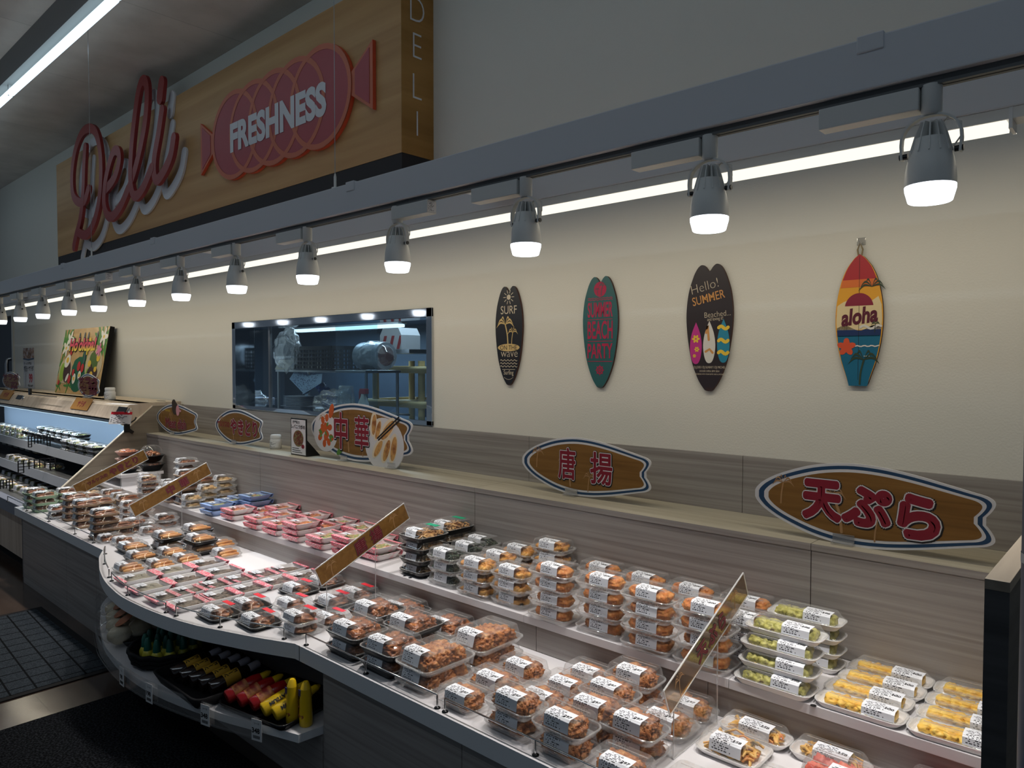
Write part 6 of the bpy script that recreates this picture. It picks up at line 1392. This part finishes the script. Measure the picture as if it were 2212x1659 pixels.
# lower worktop, right end to left end
rows(ZL, 'fried chicken packs on the lower worktop', [
    ('front row', [('karaage', 984, 1498, 1), ('karaage', 1089, 1513, 2), ('karaage', 1208.7, 1563, 2), ('karaage', 1313, 1639, 1)]),
    ('second row', [('karaage', 1051, 1462, 1), ('karaage', 1156, 1502, 1), ('karaage', 1274, 1527, 2), ('karaage', 1371, 1567, 2)]),
    ('third row', [('karaage', 1116.5, 1435, 1), ('karaage', 1214, 1475, 1), ('karaage', 1326, 1493, 2), ('karaage', 1447, 1552, 1)]),
    ('back row', [('karaage', 1263, 1451, 1), ('karaage', 1377, 1455, 2), ('karaage', 1491, 1522, 1)])])
rows(ZL, 'large fried chicken packs', [('nearer the rail', [('bigkar', 888.6, 1411.5, 2)]), ('nearer the riser', [('bigkar', 1009.8, 1371.7, 2)])])
rows(ZL, 'black chicken trays', [('front row', [('blackchick', 722, 1356, 2), ('blackchick', 802.6, 1388, 2)]), ('second row', [('blackchick', 811, 1298.6, 2), ('blackchick', 894.6, 1326, 2)]), ('back row', [('blackchick', 898, 1291, 1), ('blackchick', 973, 1331, 1)])])
rows(ZL, 'vegetable tempura trays', [('beside the divider', [('kakiage2', 1636, 1566, 1)]), ('left of the red ginger packs', [('kakiage2', 1766, 1613, 1)]), ('left front', [('kakiage', 1537, 1652, 1)]), ('left back', [('kakiage', 1589, 1618, 1)]), ('right', [('kakiage', 1725, 1655, 1)])])
rows(ZL, 'red ginger tempura packs', [('in the bottom right corner', [('beni', 1915, 1636, 1)]), ('cut by the end partition', [('beni', 2064, 1659, 1)]), ('nearest the viewer', [('beni', 1850, 1690, 1)])])
rows(ZL, 'packs with red stickers', [
    ('front row', [('redtag', 452.6, 1316, 1), ('redtag', 531, 1335, 1)]), ('front row by the corner', [('redtag2', 633.6, 1326, 2)]),
    ('second row', [('redtag', 550, 1292, 1)]), ('second row', [('redtag2', 640, 1287, 1), ('redtag2', 729, 1308, 1)]),
    ('back row', [('redtag', 632, 1268, 1), ('redtag', 697, 1246, 1), ('redtag', 769, 1278, 1), ('redtag', 829, 1264, 1)])])
rows(ZL, 'pink wrapped trays on the bulge', [
    ('front row', [('slab', 273.6, 1247, 1), ('slab', 303, 1267, 1), ('pink', 328, 1290, 1), ('pink', 371, 1305, 1)]),
    ('second row', [('slab', 339, 1233, 1), ('pink', 374, 1251, 1), ('pink', 385, 1275, 1), ('pink', 425.5, 1293, 1)]),
    ('third row', [('pink', 401, 1221, 1), ('pink', 433.6, 1239, 1), ('pink', 444.5, 1263, 1), ('pink', 485, 1278, 1)]),
    ('fourth row', [('pink', 496, 1251, 1), ('pink', 536.7, 1265, 1)]), ('back row', [('pink', 547.5, 1240, 1), ('pink', 599, 1229, 1), ('pink', 593.6, 1254, 1)])])
rows(ZL, 'spring rolls on the lower worktop', [
    ('back', [('roll', 406, 1136, 2), ('roll2', 501, 1161, 1)]), ('middle', [('roll', 341, 1151, 2), ('roll', 439, 1153, 2)]),
    ('front', [('roll', 265, 1175, 1), ('roll', 290, 1194, 1)]), ('centre', [('roll', 363, 1186, 1)]),
    ('row before the pink trays', [('roll2', 290, 1213, 1), ('roll2', 349.5, 1208, 1), ('roll2', 409, 1194, 1), ('roll2', 466, 1189, 1)])])
rows(ZL, 'grilled food packs at the left end of the worktop', [
    ('front edge', [('green', 43, 1057, 3), ('green', 65, 1067, 3), ('foamp', 111, 1094, 2), ('skewer', 153, 1068, 4), ('skewer', 164, 1083, 4), ('skewer', 191, 1107, 4), ('skewer', 225, 1132, 2), ('skewer2', 204, 1157, 1), ('skewer2', 250, 1163, 1)]),
    ('second line', [('green', 98, 1061, 3), ('skewer', 196, 1066, 3), ('skewer', 225, 1074, 3), ('skewer2', 265, 1086, 3), ('skewer2', 287, 1097, 3), ('skewer2', 274, 1127, 2), ('skewer2', 290, 1140, 1)]),
    ('third line', [('pale', 150, 1046, 2), ('skewer', 245, 1058, 3), ('skewer', 271, 1070, 3), ('skewer2', 333, 1130, 1)]),
    ('riser side', [('pale', 300, 1060, 3), ('skewer2', 366, 1110, 2)])])

# upper shelf
rows(ZU, 'dark green vegetable packs', [('front', [('greens', 954.6, 1191, 3)]), ('middle', [('greens', 999, 1176, 3)]), ('back', [('greens', 1052, 1156, 3)])])
rows(ZU, 'fried noodle trays', [('front', [('noodle', 908.5, 1144, 4)]), ('back', [('noodle', 967, 1128, 4)])])
rows(ZU, 'fried squid packs', [('front', [('squid', 1022, 1211, 3), ('squid', 1097, 1228, 3)]), ('middle', [('squid', 1068.5, 1196, 3)]), ('back', [('squid', 1116, 1182, 3), ('squid', 1190.6, 1171, 4)])])
rows(ZU, 'croquette packs', [('front row', [('croq', 1188, 1226, 4), ('croq', 1303, 1250.5, 4), ('croq', 1401, 1278, 4), ('croq', 1499, 1310, 4), ('croq', 1598, 1338, 3)]), ('back row', [('croq', 1307, 1221, 3), ('croq', 1414, 1248, 3), ('croq', 1512, 1271, 3), ('croq', 1626, 1299, 3)])])
stack('isobe', 1737, 1363, 4, ZU, 'leaning front pile', 'seaweed fish cake trays', lean=.026); stack('isobe', 1772, 1334, 4, ZU, 'back pile', 'seaweed fish cake trays')
for c_, x_, nm in (('left', -0.638, 'left column'), ('right', -0.385, 'right column')):
    for k in range(4):
        STK.append(dict(K='tempura', x=x_ + .004 * k, y=-0.682 + .0995 * k, n=1, z0=ZU, lab=nm + ', ' + ['front', 'second from front', 'third from front', 'at the back'][k], group='yellow tempura trays', L=KN['tempura']['L'], W=KN['tempura']['W'], hold=True, h=.04, lean=0))
rows(ZU, 'wrapped stir-fry trays on the upper shelf', [
    ('back row', [('blue', 577, 1063, 2), ('chilli', 596, 1092, 2), ('chilli', 650, 1110, 2), ('chilli', 693, 1110, 1), ('mixed', 744, 1121, 2), ('mixed', 773, 1139, 2), ('mixed', 823, 1152, 1)]),
    ('middle row', [('blue', 493, 1080, 2), ('blue', 532, 1069, 3), ('chilli', 552, 1104, 1), ('chilli', 597.5, 1110, 2), ('chilli', 708, 1130, 2), ('mixed', 748, 1159, 3)]),
    ('front row', [('blue', 450, 1089, 2), ('chilli', 503.5, 1098, 2), ('chilli', 536, 1119, 2), ('chilli', 583, 1130, 2), ('chilli', 648, 1126, 3), ('mixed', 684, 1157, 2), ('mixed', 796, 1177, 2)])])
rows(ZU, 'grilled food packs on the upper shelf', [
    ('front line', [('skewer2', 280, 1034, 3), ('foamp', 311, 1042, 2), ('skewer', 337, 1048, 3), ('skewer2', 360, 1058, 2), ('pale', 406, 1070, 2)]),
    ('second line', [('pale', 307, 1027, 3), ('skewer', 372, 1016, 5), ('skewer2', 385, 1041, 3), ('pale', 430, 1055, 2)]),
    ('back line', [('foamp', 385, 994, 6), ('skewer', 406, 1034, 3), ('pale', 456, 1045, 3), ('pale', 471, 1030, 4)])])

# settle: nudge stacks apart until their footprints clear each other, keep them on their surface
def bounds(s):
    lo_x, hi_x = -6.56 + s['L'] / 2, XR - 0.022 + (0.2 if False else 0) - s['L'] / 2
    if s['z0'] == ZU: return lo_x, hi_x, YR - 0.012 + s['W'] / 2, YP - 0.004 - s['W'] / 2
    yb_ = YF + 0.034
    if -4.55 < s['x'] < -2.65:
        yb_ = max(min([p[1] for p in bin_ if abs(p[0] - xx) < 0.06] or [yb_]) for xx in (s['x'] - s['L'] / 2, s['x'], s['x'] + s['L'] / 2)) + 0.012
    return lo_x, hi_x, yb_ + s['W'] / 2, YR + 0.008 - s['W'] / 2
for it_ in range(140):
    for i in range(len(STK)):
        a = STK[i]
        for j in range(i + 1, len(STK)):
            b = STK[j]
            if a['z0'] != b['z0']: continue
            ox = (a['L'] + b['L']) / 2 + .002 - abs(a['x'] - b['x']); oy = (a['W'] + b['W']) / 2 + .002 - abs(a['y'] - b['y'])
            if ox > 0 and oy > 0:
                if ox < oy: d = ox * .5 * (1 if a['x'] > b['x'] else -1); a['x'] += d * .6; b['x'] -= d * .6
                else: d = oy * .5 * (1 if a['y'] > b['y'] else -1); a['y'] += d * .6; b['y'] -= d * .6
    for a in STK:
        l_, h_, m0, m1 = bounds(a)
        a['x'] = min(max(a['x'], l_), h_); a['y'] = min(max(a['y'], m0), max(m1, m0))
for dv in (-5.93, -4.85, -2.744, -1.015):      # keep clear of the acrylic sheets
    for a in STK:
        if a['z0'] == ZL and abs(a['x'] - dv) < a['L'] / 2 + .004 and a['y'] + a['W'] / 2 > -1.06:
            a['x'] = dv + (a['L'] / 2 + .006) * (1 if a['x'] > dv else -1)
rs = random.Random(77); LEV = ['bottom', 'second layer', 'third layer', 'fourth layer', 'fifth layer']
for si, s_ in enumerate(STK):
    for k in range(s_['n']):
        n = s_['n']; lev = '' if n == 1 else ('top of stack, ' if k == n - 1 else ('bottom of stack, ' if k == 0 else ORD[k] + ' layer up, '))
        put(s_['K'], s_['x'] + (rs.uniform(-.003, .003) if k else 0), s_['y'] + k * s_['lean'] + (rs.uniform(-.003, .003) if k else 0), s_['z0'] + .0004 + k * (KN[s_['K']]['pitch'] + .0012), KN[s_['K']]['look'] + ', ' + lev + s_['lab'], s_['group'], math.radians(rs.uniform(-1.6, 1.6)), (0, 0), si + k)
# ------------------------------------------------------------------ things under the bulge
ZS_ = ZB + 0.0003
def lat(nm, prof, m_, t, seg=16, M_=None, lab=None):
    mb = MB(); mb.lathe(prof, seg, 0, M_); return part(nm, mb, m_, t, lab)
lem = mat('lemon_yellow_plastic', srgb(206, 196, 70), 0.3, coat=0.3); capg = mat('cap_green', srgb(16, 92, 78), 0.35); soy = mat('dark_sauce_glass', srgb(30, 14, 10), 0.12, coat=0.4); ylab = mat('sauce_label_yellow', srgb(196, 150, 40), 0.5); whcap = mat('sauce_cap_white', srgb(196, 190, 200), 0.35)
ket = mat('ketchup_red', srgb(160, 22, 26), 0.25, coat=0.3); must = mat('mustard_yellow', srgb(226, 186, 28), 0.28, coat=0.3); brn = mat('sausage_print', srgb(150, 84, 34), 0.5)
# basket with lemon juice bottles
bx, by = -3.50, -1.415
t = thing('round_basket', 'round black woven basket holding green-capped bottles under the bulge', 'basket', (bx, by, ZS_))
mb = MB(); mb.lathe([(0.15, 0), (0.165, 0.03), (0.178, 0.07), (0.17, 0.07), (0.155, 0.03), (0.14, 0.006), (0.0, 0.006)], 28); part('basket_body', mb, M['matte_black'], t)
mb = MB()
for r_, z_, ph in ((0.180, 0.066, 0), (0.174, 0.045, 1), (0.166, 0.022, 2)):
    mb.tube([(r_ * (1 + 0.012 * math.sin(k * 2.1 + ph)) * math.cos(2 * PI * k / 48), r_ * (1 + 0.012 * math.sin(k * 2.1 + ph)) * math.sin(2 * PI * k / 48), z_ + 0.004 * math.sin(k * 1.57)) for k in range(48)], 0.011, 6, 0, False, True)
part('woven_rim', mb, M['matte_black'], t)
def lemon_bottle():
    t = thing('lemon_juice_bottle', '', 'bottle')
    mb = MB(); mb.blob((0, 0, 0.036), (0.026, 0.026, 0.036), 3, 0.03, 2, 3); part('bottle_body', mb, lem, t); lat('cap', [(0.017, 0.062), (0.017, 0.066), (0.015, 0.10), (0.009, 0.118), (0.006, 0.122)], capg, t, 16, None, 'dark green cap'); return t
lb0 = lemon_bottle(); n = 0; ang = 0
for ring, (r_, c_) in enumerate(((0.0, 1), (0.058, 6), (0.112, 12))):
    for k in range(c_):
        a = 2 * PI * k / c_ + 0.3 * ring; o = lb0 if n == 0 else copy_tree(lb0); o.location = (bx + r_ * math.cos(a), by + r_ * math.sin(a), ZS_ + 0.008 + (0.012 if ring == 0 else 0))
        o['group'] = 'green-capped lemon juice bottles in the basket'
        o['label'] = 'small yellow lemon juice bottle with a green cap in the round black basket'; n += 1
# bread bags on the left
crm = mat('bun_cream', srgb(206, 190, 158), 0.5, vary=([(0.35, srgb(186, 166, 130)), (0.6, srgb(222, 210, 184))], 10, 3)); logo = mat('bag_logo_orange', srgb(170, 96, 50), 0.5)
t = thing('display_tray', 'black tray carrying the bagged buns under the left of the bulge', 'tray', (-4.03, -1.30, ZS_), None, -0.2); mb = MB(); mb.loft([(0.56, 0.32, .02, 0), (0.60, 0.36, .03, .03), (0.59, 0.35, .03, .03), (0.55, 0.31, .02, .004)], 0); part('tray_shell', mb, M['black'], t)
bpos = [(249, 1301), (262, 1325), (286, 1340), (304, 1362)]
for k, (u, v) in enumerate(bpos):
    y = -1.42 if k != 1 else -1.38; p = at(u, v, 'y', y); x_ = -4.23 + 0.135 * k
    t = thing('bun_bag', 'clear bag of pale buns with orange logo, %s from the left under the bulge' % ORD[k], 'bread bag', (x_, -1.285 - 0.042 * k, ZS_ + 0.006), 'bags of buns under the bulge')
    mb = MB()
    for q_ in range(3): mb.blob((0, -0.12 + 0.095 * q_, 0.055 + 0.012 * q_), (0.046, 0.058, 0.046), 60 + k * 5 + q_, 0.08, 2, 3)
    part('buns', mb, crm, t)
    mb = MB(); mb.blob((0, -0.03, 0.062), (0.050, 0.175, 0.058), 30 + k, 0.10, 2.6, 4); part('bag_film', mb, M['film'], t)
    mb = MB(); mb.prism(ell(0, 0, 0.034, 0.046, 24), TR(0, -0.10, 0.122) @ Matrix.Rotation(0.5, 4, 'X'), -0.001, 0.001); part('logo_print', mb, logo, t, 'orange round logo')
# dark sauce bottles lying in a black tray
def bottle(nm, cat, body, bm_, cap, cm_, label_m=None, lz=(0.05, 0.12), r_=0.028, let=None):
    t = thing(nm, '', cat); lat('bottle_body', body, bm_, t, 18); lat('cap', cap, cm_, t, 14)
    if label_m: lat('wrap_label', [(r_ + .0006, lz[0]), (r_ + .0006, lz[1])], label_m, t, 18)
    if let:
        mb = MB(); tm = text(let, 0.021, 0.0008); vs = []
        for p in tm.vertices:
            X, Y = p.co.x, p.co.y; a = Y / (r_ + .0014) - PI / 2 + 0.35; vs.append(((r_ + .0014) * math.cos(a), (r_ + .0014) * math.sin(a), (lz[0] + lz[1]) / 2 + X))
        mb.add(vs, [list(f.vertices) for f in tm.polygons]); part('lettering', mb, M['ink'], t, 'black word ' + let)
    return t
def lay(t, x, y, z, rz, tilt, spin=0.0):
    """lie down: neck towards the back, raised by tilt"""
    t.rotation_mode = 'XYZ'; t.matrix_world = TR(x, y, z) @ Matrix.Rotation(rz, 4, 'Z') @ Matrix.Rotation(-(PI / 2 - tilt), 4, 'X') @ Matrix.Rotation(spin, 4, 'Z')
sx_ = -3.08
t = thing('display_tray', 'black wicker tray under the dark sauce bottles', 'tray', (sx_, -1.405, ZS_)); mb = MB(); mb.loft([(0.40, 0.32, .03, 0), (0.45, 0.37, .04, .05), (0.43, 0.35, .04, .05), (0.39, 0.31, .03, .004)], 0); part('tray_shell', mb, M['matte_black'], t)
b0 = bottle('sauce_bottle', 'bottle', [(0.026, 0), (0.029, 0.004), (0.029, 0.13), (0.022, 0.155), (0.015, 0.175)], soy, [(0.017, 0.172), (0.018, 0.176), (0.018, 0.215), (0.012, 0.222)], whcap, ylab, (0.06, 0.125), 0.029, 'ソース')
for k in range(5):
    o = b0 if k == 0 else copy_tree(b0); lay(o, sx_ - 0.13 + 0.066 * k, -1.535 + 0.012 * k, ZS_ + 0.042, -0.06, 0.22, 0.0); o['group'] = 'dark sauce bottles lying under the bulge'; o['label'] = 'dark sauce bottle with a yellow label lying in the tray, %s from left' % ORD[k]
# ketchup and mustard
kx = -2.70
t = thing('display_tray', 'black tray under the red ketchup and yellow mustard bottles', 'tray', (kx + 0.02, -1.31, ZS_), None, 0.18); mb = MB(); mb.loft([(0.36, 0.30, .02, 0), (0.40, 0.34, .03, .03), (0.39, 0.33, .03, .03), (0.35, 0.29, .02, .004)], 0); part('tray_shell', mb, M['black'], t)
k0 = bottle('ketchup_bottle', 'bottle', [(0.024, 0), (0.030, 0.004), (0.031, 0.06), (0.028, 0.12), (0.020, 0.150)], ket, [(0.016, 0.148), (0.017, 0.152), (0.014, 0.18), (0.005, 0.195)], must, mat('ketchup_label', srgb(172, 110, 60), 0.5, vary=([(0.4, srgb(120, 20, 22)), (0.55, srgb(196, 130, 70))], 20, 3)), (0.03, 0.09), 0.0312)
m0 = bottle('mustard_bottle', 'bottle', [(0.024, 0), (0.030, 0.004), (0.031, 0.07), (0.029, 0.13), (0.020, 0.155)], must, [(0.016, 0.153), (0.017, 0.157), (0.014, 0.185), (0.005, 0.20)], must, None, (0.02, 0.13), 0.0312, 'MUSTARD')
for k in range(3):
    o = k0 if k == 0 else copy_tree(k0); lay(o, kx - 0.125 + 0.068 * k, -1.475 + .018 * k, ZS_ + 0.038, -0.12, 0.30); o['group'] = 'ketchup bottles lying under the bulge'; o['label'] = 'red ketchup bottle lying in the black tray, %s from left' % ORD[k]
for k in range(2):
    o = m0 if k == 0 else copy_tree(m0); lay(o, kx + 0.085 + 0.062 * k, -1.430 + .014 * k, ZS_ + 0.038, -0.16, 0.32, 0.5); o['group'] = 'mustard bottles lying under the bulge'; o['label'] = 'yellow MUSTARD bottle lying beside the ketchup, %s from left' % ORD[k]
for k, (u, v) in enumerate(((632, 1560), (661, 1566))):
    p = at(u, v, 'z', ZB); t = thing('mustard_bottle', 'upright yellow bottle with a sausage picture, %s of the standing pair' % ('left' if k == 0 else 'right'), 'bottle', (p.x, p.y, ZS_), 'standing yellow bottles by the right end of the compartment')
    lat('bottle_body', [(0.022, 0), (0.0255, 0.004), (0.026, 0.03), (0.022, 0.125), (0.021, 0.145)], must, t, 18); lat('cap', [(0.021, 0.145), (0.014, 0.165), (0.009, 0.172)], must, t, 14)
    mb = MB(); mb.blob((0, -0.0215, 0.04), (0.016, 0.004, 0.012), 2, .2, 2, 2); mb.blob((-0.004, -0.0200, 0.075), (0.014, 0.004, 0.009), 4, .2, 2, 2); part('sausage_print', mb, brn, t)
    mb = MB(); mb.box((-0.017, -0.0225, 0.118), (-0.002, -0.020, 0.142)); part('blue_patch', mb, mat('patch_navy', srgb(26, 30, 96), 0.5), t)
# white paper lining the worktop
for (pts, lab) in (([(470, 1206), (560, 1190), (690, 1240), (600, 1262)], 'white paper sheet lying on the worktop between the rolls and the riser'),):
    q_ = [at(u, v, 'z', ZL) for u, v in pts]; c_ = sum(q_, Vector((0, 0, 0))) / 4; t = thing('paper_sheet', lab, 'paper', (c_.x, c_.y, ZL + .0003)); mb = MB(); mb.prism([(p.x - c_.x, p.y - c_.y) for p in q_], None, 0, .0004); part('sheet', mb, M['paper'], t)
# bowls on a small white stand at the far left
p = at(250, 1040, 'z', 0.78)
t = thing('display_stand', 'small white stand against the slanted end wall', 'stand', (-6.33, -0.60, ZU)); mb = MB(); mb.box((-0.22, -0.12, 0.07), (0.20, 0.22, 0.095), 0, .002); part('stand_top', mb, M['white_lam'], t)
for x in (-0.20, 0.18): mb = MB(); mb.box((x - .01, -0.10, 0), (x + .01, 0.2, 0.07)); part('stand_leg', mb, M['white_lam'], t)
SZ = ZU + 0.0955
def bowl(x, y, z, r_, h, m_, fm, lab, dome, g, nm):
    t = thing(nm, lab, 'food bowl', (x, y, z), g)
    mb = MB(); mb.lathe([(r_ * .62, 0), (r_ * .7, .003), (r_, h), (r_ * 1.05, h), (r_ * 1.05, h + .003), (r_ * .96, h + .002), (r_ * .64, .006), (0, .006)], 24); part('bowl_shell', mb, m_, t)
    mb = MB()
    rr = random.Random(int(r_ * 1e4) + int(z * 1e3))
    for k in range(12): a = rr.random() * 6.28; q_ = r_ * .62 * math.sqrt(rr.random()); mb.blob((q_ * math.cos(a), q_ * math.sin(a), h * .8 + (dome * .35 * (1 - q_ / r_)) * (1 if dome else 0) + .004), (.026, .022, .018), rr.randint(1, 99), .3, 2.2, 2)
    part('food', mb, fm, t)
    mb = MB(); mb.lathe([(r_ * 1.03, h + .004), (r_ * .98, h + .008), (r_ * .90, h + max(dome, .02) * .55), (r_ * .62, h + max(dome, .02) * .92), (r_ * .3, h + max(dome, .02)), (0.001, h + max(dome, .02))], 24, 0, None, False); part('dome_lid', mb, M['clear'], t, 'clear dome lid')
z = SZ
for k in range(3): bowl(-6.42, -0.56, z, .085, .035, mat('pink_bowl', srgb(190, 150, 138), 0.4) if k else M['black'], F['chilli'] if k == 2 else F['brown'], 'shallow bowl of food, %s of the left pile on the white stand' % ['bottom', 'middle', 'top'][k], .02, 'bowls on the white stand', 'food_bowl'); z += .058
bowl(-6.25, -0.62, SZ, .082, .03, M['black'], F['skewer'], 'low domed black bowl of fried chicken in front on the white stand', .055, 'bowls on the white stand', 'food_bowl')
z = SZ
for k in range(2): bowl(-6.22, -0.44, z, .095, .05, M['black'], F['dark'], '%s domed black bowl of fried chicken at the right of the white stand' % ['lower', 'upper'][k], .085 if k else .02, 'bowls on the white stand', 'food_bowl'); z += .075

# ------------------------------------------------------------------ food inside the chilled case
rc = random.Random(5)
def case_row(K, xs_, y, z, n, lab, g, tilt=(0, 0)):
    for i, x in enumerate(xs_):
        for k in range(n):
            lev = '' if n == 1 else (', top of pile' if k == n - 1 else (', bottom of pile' if k == 0 else ', middle of pile'))
            put(K, x + rc.uniform(-.006, .006), y + rc.uniform(-.006, .006), z + k * (KN[K]['pitch'] + .002), KN[K]['look'] + ', case ' + lab + (', %s from right' % ORD[i] if len(xs_) > 1 else '') + lev, g, rc.uniform(-.04, .04), tilt, i + k)
S1, S2, S3 = 0.846, 0.673, 0.496
case_row('bento', [-6.95 - .235 * k for k in range(4)], -0.61, S1, 3, 'upper shelf front', 'black trays on the upper case shelf')
case_row('salad', [-6.88 - .215 * k for k in range(5)], -0.44, S1, 1, 'upper shelf middle', 'salad packs on the upper case shelf')
case_row('bento', [-7.95 - .215 * k for k in range(6)], -0.60, S1 + .05, 1, 'upper shelf, leaning row', 'leaning black trays on the upper case shelf', (-0.5, 0))
case_row('bento', [-8.1 - .225 * k for k in range(6)], -0.40, S1 + .05, 2, 'upper shelf back', 'black trays at the back of the upper case shelf')
case_row('salad', [-9.35 - .22 * k for k in range(5)], -0.60, S1, 2, 'upper shelf left', 'salad packs at the left of the upper case shelf')
case_row('salad', [-6.85 - .9 * k for k in range(2)], -0.72, S2, 1, 'middle shelf right', 'salad packs on the middle case shelf')
case_row('salad', [-7.95 - .215 * k for k in range(5)], -0.80, S2, 1, 'middle shelf', 'salad packs along the middle case shelf')
case_row('bento', [-8.6 - .23 * k for k in range(6)], -0.62, S2 + .05, 1, 'middle shelf, leaning row', 'leaning black trays on the middle case shelf', (-0.5, 0))
case_row('salad', [-7.15 - .21 * k for k in range(9)], -0.98, S3, 1, 'bottom deck', 'salad packs on the bottom case deck')
case_row('salad', [-7.3 - .21 * k for k in range(9)], -0.80, S3, 1, 'bottom deck, second line', 'salad packs in the second line of the case deck')
for k, (x, y) in enumerate(((-6.80, -0.30), (-6.98, -0.28))):
    bowl(x, y, S1, .085, .075, M['black'], F['mixed'], 'deep black noodle bowl at the right end of the upper case shelf, %s' % ['right', 'left'][k], .02, 'noodle bowls in the chilled case', 'noodle_bowl')
p = at(236, 938, 'x', -6.72); bowl(-6.735, -0.30 + .0, S1 + .105, .080, .07, M['black'], F['mixed'], 'deep black noodle bowl stacked on top at the case corner', .02, 'noodle bowls in the chilled case', 'noodle_bowl')
def rack(u0, v0, u1, v1, x, lab):
    a = at(u0, v0, 'x', x); t = thing('wire_rack', lab, 'wire rack', (a.x, a.y, a.z)); b = at(u1, v1, 'x', x); wy = b.y - a.y; h = .105; mb = MB()
    for k in range(8): y = wy * k / 7; mb.box((-.003, y - .004, -h * (1 if k in (0, 1, 6, 7) else .75)), (.003, y + .004, 0))
    for k in range(5):
        z = -h * k / 4
        if k < 3: mb.box((-.003, 0, z - .003), (.003, wy, z + .003))
        else:
            mb.box((-.003, 0, z - .003), (.003, wy / 7, z + .003)); mb.box((-.003, wy * 6 / 7, z - .003), (.003, wy, z + .003))
    part('wire_grid', mb, M['matte_black'], t)
rack(61, 942, 108, 936, -7.9, 'black wire rack on the upper case shelf front')
rack(39, 996, 119, 983, -7.3, 'black wire rack on the middle case shelf front')
rack(-20, 1040, 27, 1035, -7.9, 'black wire rack at the bottom of the case, cut by the left edge')
